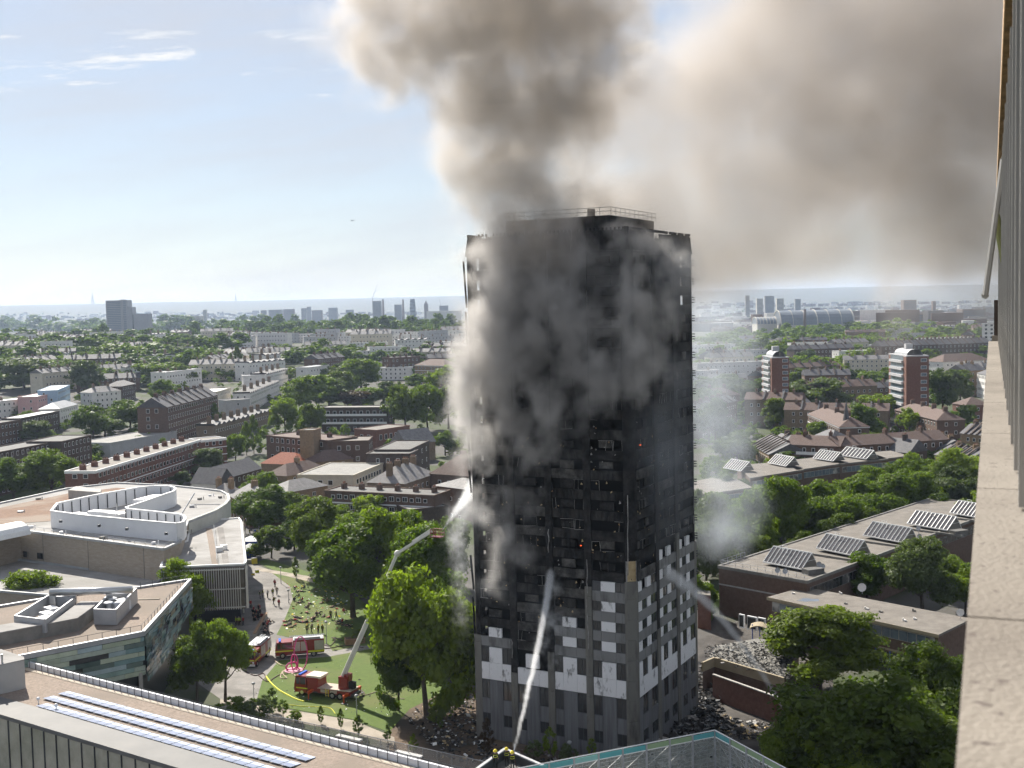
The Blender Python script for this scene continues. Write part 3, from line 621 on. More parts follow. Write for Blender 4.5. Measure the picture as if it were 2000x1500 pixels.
def solar_roof():
    zr = 11.0
    E0, E1 = onz(-60, 1272, zr), onz(1010, 1546, zr); d = (E1 - E0).normalized(); L_ = (E1 - E0).length
    S0 = onz(0, 1362, zr); W1 = abs((S0 - E0).cross(d).z); F0 = onz(0, 1397, zr); W2 = abs((F0 - E0).cross(d).z)
    n = Vector((-d.y, d.x, 0)); n = n if (S0 - E0).dot(n) > 0 else -n
    def q(u, v, z): p = E0 + d * u + n * v; return Vector((p.x, p.y, z))
    T = thing('roof_building', 'long school block with solar panel rows along its gravel roof', 'building', (*xy(q(L_ / 2, W2 / 2, 0)), 0))
    MB().prism([xy(q(0, 0, 0)), xy(q(L_, 0, 0)), xy(q(L_, W2 - .3, 0)), xy(q(0, W2 - .3, 0))], 0, zr - .4).build('wall', G['concrete_dark'], T)
    MB().prism([xy(q(0, 0, 0)), xy(q(L_, 0, 0)), xy(q(L_, W1, 0)), xy(q(0, W1, 0))], zr - .4, zr).build('roof', GRAVEL, T)
    MB().prism([xy(q(0, W1 + .02, 0)), xy(q(L_, W1 + .02, 0)), xy(q(L_, W2, 0)), xy(q(0, W2, 0))], zr - .35, zr + .12).build('metal_roof_strip', mat('seamed_zinc', (.12, .12, .12), (.17, .166, .16), .7, rough=.7, stretch=(.3, .3, 1)), T)
    MB().prism([xy(q(0, .5, 0)), xy(q(L_, .5, 0)), xy(q(L_, 1.25, 0)), xy(q(0, 1.25, 0))], zr + .002, zr + .06).build('edge_paving', mat('edge_paving', (.42, .36, .29), (.5, .44, .36), .6), T)
    MB().prism([xy(q(0, 0, 0)), xy(q(L_, 0, 0)), xy(q(L_, .28, 0)), xy(q(0, .28, 0))], zr, zr + .75).build('parapet', mat('parapet_white', (.62, .64, .7), (.7, .72, .76), .5, rough=.4), T)
    rail('parapet_rail', [xy(q(0, .45, 0)), xy(q(L_, .45, 0))], zr, 1.15, T, G['metal_dark'], 1.35, .035)
    # solar panels: three rows
    PV = mat('solar_cell_sky_tint', (.2, .23, .33), (.28, .31, .41), .5, rough=.25, spec=.6); PF = mat('solar_frame_sky_tint', (.42, .48, .6), (.5, .56, .66), .5, rough=.3)  # pale blue of both colours stands in for light the panels reflect
    k0 = 1.62; tilt = math.radians(5); ang = math.atan2(d.y, d.x)
    pm = MB().box((0, 0, 0), (1.46, 1.5, .05), 0, 0).box((0, .3, .02), (1.36, .8, .03), 0, 1); pm.v = [(x, y * math.cos(tilt) , z + y * math.sin(tilt) + .12) for x, y, z in pm.v]
    pm = pm.mesh('solar_panel', [PF, PV])
    RF = [o for o in T.children if o.name.startswith('roof')][0]
    for r, (x, y) in enumerate(((131, 1353), (101, 1362), (88, 1377))):
        s = onz(x, y, zr + .2); u = (s - E0).dot(d); v = (s - E0).dot(n)
        for k in range(26):
            p = q(u + k * k0, v, zr); link('solar_panel', pm, RF, loc=(p.x - T.location.x, p.y - T.location.y, zr), rz=ang + (math.pi if n.dot(Vector((-d.y, d.x, 0))) < 0 else 0))
    for x, y in ((75, 1374), (110, 1387)): p = onz(x, y, zr); MB().tube((p.x, p.y, zr), (p.x, p.y, zr + .6), .07).sphere((p.x, p.y, zr + .6), .22).build('roof_vent', WHITE_MET, T)
    # glazed screen wall below the zinc strip
    h = zr - .4
    for k in range(int(L_ / 2.3)):
        MB().obox(q(k * 2.3 + .06, W2 - .25, 4), d * 2.18, n * .1, (0, 0, h - 4.05)).build('glass_panel', mat('glass_ochre', (.28, .28, .22), (.5, .47, .4), .25, rough=.2, spec=.4), T)
        MB().obox(q(k * 2.3 - .05, W2 - .28, 4), d * .1, n * .26, (0, 0, h - 4.02)).build('mullion', G['metal_dark'], T)
    # stair housing at the left end
    B = poly(14.6, (-60, 1310), (-60, 1262), (2, 1270), (47, 1285), (47.5, 1290), (2, 1300))
    H = thing('stair_housing', 'grey box of a stair housing at the left edge of the solar roof', 'roof housing', base(B, zr))
    MB().prism(B, zr + .02, 14.6).build('wall', mat('housing_grey', (.38, .37, .355), (.45, .44, .42), .5), H); MB().prism(B, 14.604, 14.75).build('roof', ROOF_GREY, H)
    p = onz(4, 1290, 15); MB().tube((p.x, p.y, 14.7), (p.x, p.y, 15.8), .14).build('flue', G['steel'], H)
    # paving strips by the housing
    return
solar_roof()

MESH_FENCE = mat('wire_mesh', (.35, .34, .33), None, rough=.6, alpha=.3)
MESH_DARK = mat('wire_mesh_dark', (.34, .37, .35), None, rough=.6, alpha=.38)
def sports_court():
    F0, F1 = gnd(520, 1436), gnd(960, 1538)
    d = (F1 - F0).normalized(); n = Vector((d.y, -d.x, 0)); n = n if n.y < 0 else -n; L_ = (F1 - F0).length
    c = MB(); c.prism([xy(F0), xy(F1), xy(F1 + n * 26), xy(F0 + n * 26)], -.2, .05); o = c.build('court', mat('court_tarmac', (.1, .1, .105), (.15, .148, .145), .8)); o['kind'] = 'structure'
    for k, v in enumerate((3.0, 6.2)):
        MB().prism([xy(F0 + d * 12 + n * v), xy(F1 + n * v), xy(F1 + n * (v + .12)), xy(F0 + d * 12 + n * (v + .12))], .052, .056).build('court_line', G['white_paint'])['kind'] = 'structure'
    T = thing('mesh_fence', 'tall wire mesh fence along the edge of the sports court', 'fence', F0)
    MB().obox(F0, d * L_, n * .02, (0, 0, 3.0)).build('mesh_panel', MESH_FENCE, T)
    rail('top_rail', [xy(F0 - n * .05), xy(F1 - n * .05)], 0, 3.0, T, G['metal_grey'], 2.2, .045, bars=2)
    for k, (x, y, lab) in enumerate(((679, 1470, 'left'), (796, 1503, 'right'))):
        p = gnd(x, y); T = thing('goal_unit', 'wooden goal wall with basketball hoop, %s' % ('half hidden beside the white parapet' if k == 0 else 'further along the mesh fence near the debris'), 'goal', p, group='goal walls on the sports court')
        a = p - d * 2.0; MB().obox(a, d * 4.0, n * -.7, (0, 0, 1.7)).build('wall', G['wood'], T); MB().obox((a.x, a.y, 1.72), d * 4.0, n * -.7, (0, 0, .25)).build('coping', G['white_paint'], T)
        BB = MB().obox(p - d * .6 + n * .35 + Vector((0, 0, 1.0)), d * 1.5, n * .06, (0, 0, 1.15)).build('backboard', G['white_paint'], T)
        f = MB()
        for (u, v, w_, h_) in ((-.25, 1.15, .06, .5), (.5, 1.15, .06, .5), (-.25, 1.15, .8, .06), (-.25, 1.62, .8, .06)): f.obox(p + d * u + n * .42 + Vector((0, 0, v)), d * w_, n * .03, (0, 0, h_))
        f.build('square', G['metal_dark'], BB)
        rg = MB(); c_ = p + d * .15 + n * .7 + Vector((0, 0, 1.1)); pts = [c_ + (d * math.cos(t * math.pi / 6) + n * math.sin(t * math.pi / 6)) * .24 for t in range(13)]
        rg.path(pts, .03, 5).build('ring', G['red_paint'], T)
    for x, y in ((645, 1460), (742, 1478)):
        p = gnd(x, y); b = MB().obox(p, d * 5.5, n * .35, (0, 0, .4)).build('bench', G['white_paint']); tag(b, 'long low white bench on the sports court, %s' % ('nearer the wooden wall on the left' if x < 700 else 'between the two goal walls'), 'bench', 'benches on the sports court')
sports_court()

def roof_cage():
    """rooftop ball court with tall mesh screens, lower right"""
    zt, zb = 14.5, 9.6
    A, B_, C_ = onz(985, 1506, zt), onz(1396, 1426, zt), onz(1560, 1514, zt)
    T = thing('ball_court_screen', 'tall rooftop ball court screen of mesh with green tinted top edge', 'screen', (*xy(B_), 0))
    dd = (A - B_).normalized(); cc = (C_ - B_).normalized()
    A = B_ + dd * 36; C_ = B_ + cc * 26; D_ = A + (C_ - B_)
    MB().prism([xy(A), xy(B_), xy(C_), xy(D_)], 0, zb).build('deck_block', G['concrete_dark'], T)
    MB().prism([xy(A), xy(B_), xy(C_), xy(D_)], zb + .004, zb + .06).build('deck', two_noise('court_deck', (.3, .28, .25), (.4, .375, .34), .8, (.22, .2, .18), .3), T)
    tops = [mat('tint_teal', (.12, .4, .42), None, rough=.15, alpha=.8), mat('tint_green', (.3, .42, .25), None, rough=.15, alpha=.8), mat('tint_aqua', (.25, .5, .48), None, rough=.15, alpha=.8)]
    rnd = random.Random(8); wire = MB()
    for a, e in ((B_, dd), (B_, cc)):
        L_ = 36 if e is dd else 26; n = Vector((-e.y, e.x, 0))
        k = 0; s = 2.65
        while k * s < L_:
            p = a + e * (k * s); MB().box((p.x, p.y, (zb + zt) / 2), (.16, .22, zt - zb), math.atan2(e.y, e.x)).build('post', G['metal_grey'], T)
            q = p + e * .1; MB().obox((q.x, q.y, zb + .1), e * (s - .2), n * .03, (0, 0, zt - zb - .75)).build('mesh_panel', MESH_DARK, T)
            MB().obox((q.x, q.y, zt - .62), e * (s - .2), n * .04, (0, 0, .5)).build('tinted_strip', tops[rnd.randrange(3)], T)
            MB().tube((q.x, q.y, zt - .7), (*(q + e * s).xy, zt - 2.4), .025, n=4).build('brace', G['steel'], T)
            k += 1
        for z in (zt, zt - .68): MB().tube((a.x, a.y, z), (*(a + e * L_).xy, z), .055, n=6).build('rail', G['white_paint'], T)
        for z in np.arange(zb + .5, zt - .8, .42): wire.tube((a.x, a.y, z), (*(a + e * L_).xy, z), .018, n=4)
        for u in np.arange(.9, L_, .88): p = a + e * u; wire.tube((p.x, p.y, zb), (p.x, p.y, zt - .7), .016, n=4)
    wire.build('wires', G['metal_grey'], T, kind='stuff')
    sc_ = MB()
    for k in range(260):
        e, L_ = (dd, 36) if rnd.random() < .7 else (cc, 26); p = B_ + e * rnd.uniform(0, L_) + Vector((rnd.uniform(-.1, .1), rnd.uniform(-.1, .1), 0)); z = rnd.uniform(zb + .2, zt - .4); s = rnd.uniform(.04, .22)
        sc_.add([(p.x, p.y, z), (p.x + s, p.y, z + s * .3), (p.x + s * .7, p.y + .05, z + s), (p.x - s * .2, p.y, z + s * .7)], [(0, 1, 2, 3)], rnd.choice((0, 0, 1)))
    sc_.build('caught_debris', [CHAR, ASH], T, kind='stuff')
    # parapet corner where the hose crew stands
    zp = 11.6
    K, K0, K1 = onz(986, 1461, zp + 1.1), onz(915, 1512, zp + 1.1), onz(1075, 1500, zp + 1.1)
    T = thing('roof_terrace', 'roof terrace corner with low parapet under the hose crew', 'terrace', (*xy(K), 0))
    Q = [xy(K0), xy(K), xy(K1), (K1.x, K1.y - 14), (K0.x, K0.y - 8)]
    MB().prism(Q, 0, zp).build('block', G['concrete_dark'], T); MB().prism(Q, zp + .004, zp + .05).build('deck', G['felt'], T)
    ring([xy(K0), xy(K), xy(K1)], zp, zp + .95, .2, closed=False).build('parapet', G['metal_dark'], T); ring([xy(K0), xy(K), xy(K1)], zp + .952, zp + 1.08, .34, closed=False).build('coping', G['metal_grey'], T)
    return zp
ZP = roof_cage()
# ------------------------------------------------------------------ the window ledge and wall of the building the camera looks from
def own_building():
    vp = ray(1937.6, 579); vp.z = 0; d = vp.normalized(); r = Vector((d.y, -d.x, 0))     # along the wall, away from the wall into the building
    K = .6; zl = CAMH - 1.2 * K
    def q(u, v, z): p = (d * u + r * v) * K; return Vector((p.x, p.y, CAMH + (z - CAMH) * K))
    def Bx(o, a, b, c): return MB().obox(o, Vector(a) * K, Vector(b) * K, Vector(c) * K)
    T = thing('own_building', 'pale facade of the building at the right edge, ledge and window frames', 'building', (*q(16, 4, 0).xy, 0))
    LED = mat('ledge_stone', (.17, .15, .13), (.25, .225, .195), 1.2, rough=.9, bump=.2, bscale=60, contrast=(.3, .62), detail=10)
    t = LED.node_tree; b_ = t.nodes['Principled BSDF']; src = [x for x in t.links if x.to_socket == b_.inputs['Base Color']][0].from_socket
    g = t.nodes.new('ShaderNodeNewGeometry'); nn = t.nodes.new('ShaderNodeTexNoise'); nn.inputs['Scale'].default_value = 26; nn.inputs['Detail'].default_value = 2; t.links.new(g.outputs['Position'], nn.inputs[0])
    mr = t.nodes.new('ShaderNodeMapRange'); mr.inputs[1].default_value = .64; mr.inputs[2].default_value = .7; t.links.new(nn.outputs[0], mr.inputs[0])
    mx = t.nodes.new('ShaderNodeMix'); mx.data_type = 'RGBA'; mx.inputs['B'].default_value = (.12, .1, .09, 1); t.links.new(mr.outputs[0], mx.inputs['Factor']); t.links.new(src, mx.inputs['A']); t.links.new(mx.outputs['Result'], b_.inputs['Base Color'])
    ZL = CAMH - 1.2
    W0 = .22
    u = -1.5
    for ln in (3.0, 3.2, 3.2, 3.2, 3.2, 3.2, 3.2, 3.2, 3.2, 3.2, 3.2):       # coping stones butted along the ledge
        e = min(u + ln - .02, 34); Bx(q(u, -.082, ZL - .25), d * (e - u), r * (W0 + .084), (0, 0, .25)).build('ledge_stone', LED, T); u += ln
        if u > 33.5: break
    FR = mat('window_frame_cream', (.3, .29, .275), (.4, .385, .365), 1, rough=.4); PAN = mat('spandrel_cream', (.33, .31, .29), (.4, .38, .35), .8, rough=.6)
    MB().obox((*q(-4, W0 + .12, 0).xy, 0), d * 38.2 * K, r * 14, (0, 0, CAMH + 2.4 * K)).build('wall', mat('own_wall', (.3, .28, .25), (.38, .36, .33), .6), T)
    Bx(q(-4, W0 + .02, ZL - 1.3), d * 38.1, r * .1, (0, 0, 1.32)).build('spandrel', PAN, T)
    Bx(q(-4, .02, CAMH - 4.6), d * 38.1, r * .3, (0, 0, 2.1)).build('lower_spandrel', PAN, T)
    for k in range(22):
        u = 1.1 + k * 1.5
        if u > 33: break
        for j, (o_, w_, pr) in enumerate(((0, .09, .1), (.16, .06, .06), (.75, .06, .05))):
            Bx(q(u + o_, W0 + .02 - pr, ZL + .02), d * w_, r * (pr + .09), (0, 0, 3.55)).build('mullion', FR, T)
        Bx(q(u + .24, W0 + .06, ZL + .9), d * 1.2, r * .03, (0, 0, 2.4)).build('pane', G['glass_dark'], T)
        Bx(q(u + .02, W0 - .05, ZL + .74), d * 1.46, r * .14, (0, 0, .12)).build('sill', FR, T)
    # eave slab above, brown-weathered, in lengths
    EV = mat('eave_stone', (.1, .065, .03), (.3, .2, .1), 5, rough=1, bump=.5); EVT = mat('eave_edge', (.55, .36, .2), (.65, .48, .32), 3)
    u = -2.0
    for ln in (4.2, 3.1, 3.1, 3.1, 3.1, 3.1, 3.1, 3.1, 3.1, 3.1, 3.1, 3.1):
        e = min(u + ln - .025, 34)
        Bx(q(u, .1, CAMH + 2.5), d * (e - u), r * .3, (0, 0, .2)).build('eave_stone', EV, T)
        Bx(q(u, .088, CAMH + 2.51), d * (e - u), r * .011, (0, 0, .19)).build('eave_edge', EVT, T); u += ln
        if u > 33.5: break
    Bx(q(34.15, .0, ZL - .3), d * .5, r * .4, (0, 0, .42)).build('end_block', LED, T)
    Bx(q(34.2, .05, ZL + .12), d * .4, r * .3, (0, 0, .95)).build('end_pier', G['brick_dark'], T)
    # the open top-hung window
    S = q(22.5, W0 - .05, CAMH + 2.35); wdt = 1.0; out = -r * .17 + Vector((0, 0, -2.35 * K))
    W_ = MB().tube(S, S + out, .03, n=6).tube(S + d * wdt, S + d * wdt + out, .03, n=6).tube(S + out, S + out + d * wdt, .04, n=6).tube(S, S + d * wdt, .03, n=6); WN = W_.build('open_window', FR, T)
    MB().add([S + d * .04 + out * .03, S + d * (wdt - .04) + out * .03, S + d * (wdt - .04) + out * .97, S + d * .04 + out * .97], [(0, 1, 2, 3)]).build('pane', mat('pane_clear', (.6, .65, .66), None, rough=.05, alpha=.25), WN)
    MB().tube(S + d * .1 + out * .4, q(22.9, W0, CAMH + .5), .04, n=6).build('stay', mat('stay_green', (.35, .36, .16), None), WN)
own_building()
# ------------------------------------------------------------------ walkway blocks right of the tower
def skylight(T, a, b, up, h, w, n=9):
    """lean-to roof light on a flat roof: white bars over dark panes; a, b: lower front edge ends, up: horizontal vector to the ridge"""
    a, b, up = Vector(a), Vector(b), Vector(up); d = b - a; top = up + Vector((0, 0, h)); bk = up * 1.55
    S = MB().add([a, b, b + bk, a + bk, a + top, b + top], [(0, 3, 4), (1, 5, 2), (2, 5, 4, 3), (0, 1, 2, 3)]).build('skylight', G['felt_warm'], T)
    nn = d.cross(top).normalized(); nn = nn if nn.z > 0 else -nn
    for k in range(n):
        p0, p1 = a + d * ((k + .07) / n), a + d * ((k + .93) / n); q = nn * .05
        MB().add([p0 + top * .06 + q, p1 + top * .06 + q, p1 + top * .95 + q, p0 + top * .95 + q, p0 + top * .06, p1 + top * .06, p1 + top * .95, p0 + top * .95], [(0, 1, 2, 3), (4, 5, 1, 0), (5, 6, 2, 1), (6, 7, 3, 2), (7, 4, 0, 3)]).build('pane', mat('skylight_glass', (.06, .058, .066), (.1, .098, .11), .4, rough=.8, spec=.05), S)
    f = MB()
    for k in range(n + 1): p = a + d * (k / n) + nn * .08; f.tube(p, p + top, .1, n=4)
    f.tube(a + nn * .08, b + nn * .08, .15, n=4); f.tube(a + top + nn * .06, b + top + nn * .06, .15, n=4)
    for e in (a, b): f.tube(e + top, e + bk, .07, n=4); f.tube(e + top * .5, e + top * .5 + up * .9 - Vector((0, 0, 0)), .04, n=4)
    p = a + d * .3 + top * .75; f.tube(p, p + Vector((0, 0, 1.3)), .06, n=4).tube(p + d * .12, p + d * .12 + Vector((0, 0, 1.3)), .06, n=4).tube(p + Vector((0, 0, 1.3)), p + d * .12 + Vector((0, 0, 1.3)), .06, n=4)
    f.build('frame', G['white_paint'], S)
def dish(T, p, s=.5):
    p = Vector(p); m = MB(); c = p + Vector((0, 0, 1.1)); d = Vector((-.5, -.7, .35)).normalized(); a = d.orthogonal().normalized(); b = d.cross(a); rg = []
    for r_, o in ((0, 0), (.6, .06), (1, .2)): rg.append([c + (a * math.cos(t * .524) + b * math.sin(t * .524)) * (s * r_) + d * (o * s) for t in range(12)])
    for i in range(2):
        for t in range(12): m.add([rg[i][t], rg[i][(t + 1) % 12], rg[i + 1][(t + 1) % 12], rg[i + 1][t]], [(0, 1, 2, 3)])
    m.tube(p, c, .04, n=5); m.build('satellite_dish', G['metal_grey'] if s < .6 else G['render_white'], T)
def ribbon(T, a, b, n, z0, h, wm, m1='white_paint', m2='glass_blue'):
    L_ = (b - a).length; d = (b - a) / L_; k = int(L_ / wm); w = L_ / k
    for i in range(k):
        p = a + d * (i * w); W_ = MB().obox((p.x + d.x * .03, p.y + d.y * .03, z0), (*(d * (w - .06)), 0), (*(n * .08), 0), (0, 0, h)).build('window', G[m1], T)
        for j in range(2): q = p + d * (.1 + j * (w - .1) / 2); MB().obox((q.x, q.y, z0 + .09), (*(d * ((w - .1) / 2 - .09)), 0), (*(n * .11), 0), (0, 0, h - .18)).build('pane', G[m2 if (i + j) % 5 else 'pane_curtain'], W_)
def near_block():
    # ---- brick end block with five stepped skylight roofs
    zr = 9.0
    A, B_, E = onz(1404, 1106, zr), onz(1576, 1136, zr), onz(1930, 1004, zr)
    u = (E - B_).normalized(); f = (B_ - A); fl = f.length; f = f / fl; L_ = (E - B_).length + 12
    T = thing('walkway_block', 'brown brick block with five stepped white skylights, nearer row', 'flats', (*((A + B_) / 2 + u * (L_ / 2)).xy, 0))
    pts = [A, B_, B_ + u * L_, A + u * L_]; MB().prism([xy(p) for p in pts], 0, zr - .4).build('wall', G['brick_brown'], T)
    MB().prism([xy(p) for p in pts], zr - .4, zr).build('roof', G['felt_warm'], T); ring([xy(p) for p in pts], zr - .35, zr + .2, .4).build('parapet', G['concrete_dark'], T)
    n = Vector((f.y, -f.x, 0)); n = n if n.y < 0 else -n
    MB().obox((A.x, A.y, 5.6), f * fl, n * .06, (0, 0, .25)).build('string_course', G['concrete'], T)
    rail('roof_rail', [xy(A + u * 9), xy(A + u * .3 + f * .3), xy(B_ + u * .3)], zr, 1.15, T, G['metal_grey'], 1.6, .03, bars=2)
    m2 = Vector((u.y, -u.x, 0)); m2 = m2 if m2.dot(f) > 0 else -m2
    ribbon(T, Vector((B_ + u * 1).xy), Vector((B_ + u * (L_ - 1)).xy), Vector(m2.xy), 6.0, 1.8, 2.6, 'concrete_dark', 'glass_dark')
    for k, (x0, y0, x1, y1) in enumerate(((1491, 1098, 1566, 1112.5), (1594, 1071, 1668, 1086), (1686, 1046, 1762, 1060), (1772, 1023, 1850, 1036.5), (1855, 1002, 1925, 1014))):
        a, b = onz(x0, y0, zr + .5), onz(x1, y1, zr + .5); d = (b - a); up = Vector((-d.y, d.x, 0)).normalized(); up = up if up.y > 0 else -up
        skylight(T, a, b, up * 3.0, 2.5, 3, 10)
        q = b + u * 1.0 + f * .5
        if k: MB().obox((*(a - f * 3 - u * 4).xy, zr), f * (fl * .9), u * .35, (0, 0, .4)).build('roof_upstand', G['concrete_dark'], T)
        c = onz(x1 + 22, y1 + 8, zr)
        if k < 4: MB().box((c.x, c.y, zr + .5), (3.4, 2.0, 1.0), .4).build('tank_box', G['felt_light'] if k == 2 else G['felt'], T)
    for x, y in ((1519, 1126), (1534, 1128), (1600, 1114), (1607, 1118), (1794, 1042), (1796, 1058)): p = onz(x, y, zr); dish(T, p)
    # white window group in the recess at the foot
    P = gnd(1450, 1228); 
    for k, (x, w_) in enumerate(((1444, .9), (1460, 1.6), (1481, 1.2))):
        p = onz(x, 1196 + k * 3.2, 4.6); W_ = MB().obox((p.x, p.y - .4, 2.2), f * (w_ * 1.2), n * .3, (0, 0, 2.3)).build('window', G['white_paint'], T); MB().obox((*(p + f * .12 - Vector((0, .4, 0))).xy, 2.4), f * (w_ * 1.2 - .3), n * .34, (0, 0, 1.9)).build('pane', G['glass_dark'], W_)
    # ---- long low block with ribbon windows
    zr = 7.2; A, B_, C_, D_ = [onz(x, y, zr) for x, y in ((1504, 1166), (1832, 1238), (1893, 1208), (1571, 1147))]
    T = thing('ribbon_block', 'long low brick block with ribbon windows and flat grey roof', 'flats', (*((A + C_) / 2).xy, 0))
    d = (B_ - A).normalized(); n = Vector((d.y, -d.x, 0)); n = n if n.y < 0 else -n; L_ = (B_ - A).length
    MB().prism([xy(p) for p in (A, B_, C_, D_)], 0, zr - .35).build('wall', G['brick_brown'], T); MB().prism([xy(p) for p in (A + n * .4 - d * .3, B_ + n * .4 + d * .3, C_ - n * .3 + d * .3, D_ - n * .3 - d * .3)], zr - .35, zr).build('roof', G['felt_warm'], T)
    MB().prism([xy(p) for p in (A + n * .46 - d * .36, B_ + n * .46 + d * .36, B_ + n * .402 + d * .36, A + n * .402 - d * .36)], zr - .5, zr + .04).build('fascia', mat('fascia_tan', (.3, .25, .17), (.38, .32, .22), 1), T)
    ribbon(T, Vector(A.xy) + Vector(d.xy) * .5, Vector(B_.xy) - Vector(d.xy) * .5, Vector(n.xy), zr - 2.3, 1.6, 2.9, 'concrete', 'glass_blue')
    MB().obox((A.x, A.y, 2.9), d * L_, n * .1, (0, 0, .3)).build('string_course', mat('fascia_tan', (0, 0, 0)), T)
    MB().obox((*(A + d * L_ * .55).xy, .1), d * (L_ * .42), n * .07, (0, 0, 2.5)).build('ground_glazing', G['glass_dark'], T)
    for k in range(5): p = A + d * (L_ * (.58 + k * .08)); MB().obox((p.x, p.y, 0), d * .12, n * .3, (0, 0, 2.8)).build('blue_post', mat('post_blue', (.08, .12, .35), None), T)
    for x, y, s in ((1684, 1160, .75), (1876, 1210, .6)): dish(T, onz(x, y, zr), s)
    r = random.Random(4)
    for x, y in ((1548, 1160), (1623, 1184), (1640, 1160), (1650, 1180), (1690, 1190), (1718, 1196), (1783, 1194), (1785, 1210), (1764, 1213)):
        p = onz(x, y, zr); MB().tube((p.x, p.y, zr), (p.x, p.y, zr + r.uniform(.25, .5)), .14, n=7).box((p.x + .2, p.y, zr + .12), (r.uniform(.3, .8), .4, .2), r.uniform(0, 3)).build('roof_vent', G['render_white' if r.random() < .5 else 'concrete_dark'], T)
    p = onz(1580, 1172, zr); w_ = MB(); pts = [(p.x + 1.7 * math.cos(t * .52) * (1 + .25 * math.sin(t * 2.3)), p.y + 1.1 * math.sin(t * .52) * (1 + .3 * math.cos(t * 1.7))) for t in range(12)]; w_.prism(pts, zr + .001, zr + .012); w_.build('rain_puddle', mat('puddle', (.2, .24, .3), None, rough=.02, spec=1), T)
    # ---- far row with four skylights
    zr = 9
    A, B_ = onz(1362, 966, zr), onz(1470, 947, zr); T = thing('walkway_block', 'brown block with four white skylights, further row beyond the trees', 'flats', (*onz(1560, 925, zr).xy, 0))
    for k, pp in enumerate((((1355, 968), (1470, 952), (1425, 928), (1352, 940)), ((1465, 934), (1570, 917), (1530, 902), (1440, 908)), ((1556, 918), (1652, 904), (1620, 890), (1530, 900)), ((1640, 906), (1735, 896), (1700, 884), (1620, 892)), ((1712, 898), (1775, 890), (1740, 880), (1690, 884)))):
        Q = [onz(x, y, zr) for x, y in pp]; MB().prism([xy(p) for p in Q], 0, zr - .4).build('wall', G['brick_brown'], T); MB().prism([xy(p) for p in Q], zr - .4, zr).build('roof', G['felt_warm'], T)
        d = (Q[1] - Q[0]).normalized(); n = Vector((d.y, -d.x, 0)); n = n if n.y < 0 else -n
        ribbon(T, Vector(Q[0].xy) + Vector(d.xy), Vector(Q[1].xy) - Vector(d.xy), Vector(n.xy), 6.3, 1.7, 3.2, 'concrete', 'glass_blue')
    for x0, y0, x1, y1 in ((1413, 914, 1447, 920.5), (1500, 904, 1535, 911), (1588, 895, 1627, 901), (1639, 889, 1692, 897)):
        a, b = onz(x0, y0, zr + .4), onz(x1, y1, zr + .4); d = b - a; up = Vector((-d.y, d.x, 0)).normalized(); up = up if up.y > 0 else -up; skylight(T, a, b, up * 3, 2.4, 3, 8)
    # ---- podium, canopy and wall in the yard
    zp = 4.2; Q = [onz(x, y, zp) for x, y in ((1372, 1300), (1395, 1290), (1530, 1330), (1560, 1262), (1480, 1248), (1400, 1262))]
    T = thing('podium', 'debris covered podium with brick side wall right of the tower', 'podium', (*Q[2].xy, 0))
    MB().prism([xy(p) for p in Q], 0, zp).build('wall', G['brick_brown'], T); MB().prism([xy(p) for p in Q], zp + .004, zp + .1).build('deck', G['concrete_dark'], T); ring([xy(p) for p in Q[:3]], zp - .9, zp + .5, .3, closed=False).build('parapet', mat('fascia_tan', (0, 0, 0)), T)
    p = gnd(1500, 1262); T = thing('entrance_canopy', 'tan curved canopy on thin blue posts in the yard', 'canopy', p); m = MB(); c0 = onz(1464, 1226, 4.2); c1 = onz(1502, 1231, 4.2); d = c1 - c0; b_ = Vector((.8, 2.6, 0))
    for k in range(6):
        h0, h1 = .5 * math.sin(k / 6 * math.pi), .5 * math.sin((k + 1) / 6 * math.pi); m.add([c0 + d * (k / 6) + Vector((0, 0, h0)), c0 + d * ((k + 1) / 6) + Vector((0, 0, h1)), c0 + d * ((k + 1) / 6) + b_ + Vector((0, 0, h1)), c0 + d * (k / 6) + b_ + Vector((0, 0, h0))], [(0, 1, 2, 3)])
        m.add([Vector(q_) - Vector((0, 0, .14)) for q_ in m.v[-4:]], [(3, 2, 1, 0)])
    m.build('roof', mat('canopy_tan', (.3, .25, .17), None), T)
    for t in (.12, .5, .9): q_ = c0 + d * t + b_ * .3; MB().tube((q_.x, q_.y, 0), (q_.x, q_.y, 4.6), .09, n=6).build('post', mat('post_blue', (0, 0, 0)), T)
    W0, W1 = gnd(1395, 1365), gnd(1540, 1420); T = thing('garden_wall', 'brown brick yard wall below the right hand water jet', 'wall', W0); d = W1 - W0; n = Vector((d.y, -d.x, 0)).normalized()
    MB().obox((W0.x, W0.y, 0), d, n * .3, (0, 0, 3.6)).build('wall', G['brick_red'], T); MB().obox((W0.x - n.x * .05, W0.y - n.y * .05, 3.602), d, n * .4, (0, 0, .15)).build('coping', G['concrete'], T)
    # small red brick hut beside the tower edge
    Q = [onz(x, y, 6) for x, y in ((1362, 1162), (1388, 1165), (1386, 1137), (1362, 1136))]; T = thing('brick_hut', 'small brick stair hut peeking out beside the tower', 'hut', (*Q[1].xy, 0)); MB().prism([xy(p) for p in Q], 0, 6).build('wall', G['brick_red'], T); MB().prism([xy(p) for p in Q], 6.004, 6.2).build('roof', G['felt_warm'], T)
near_block()
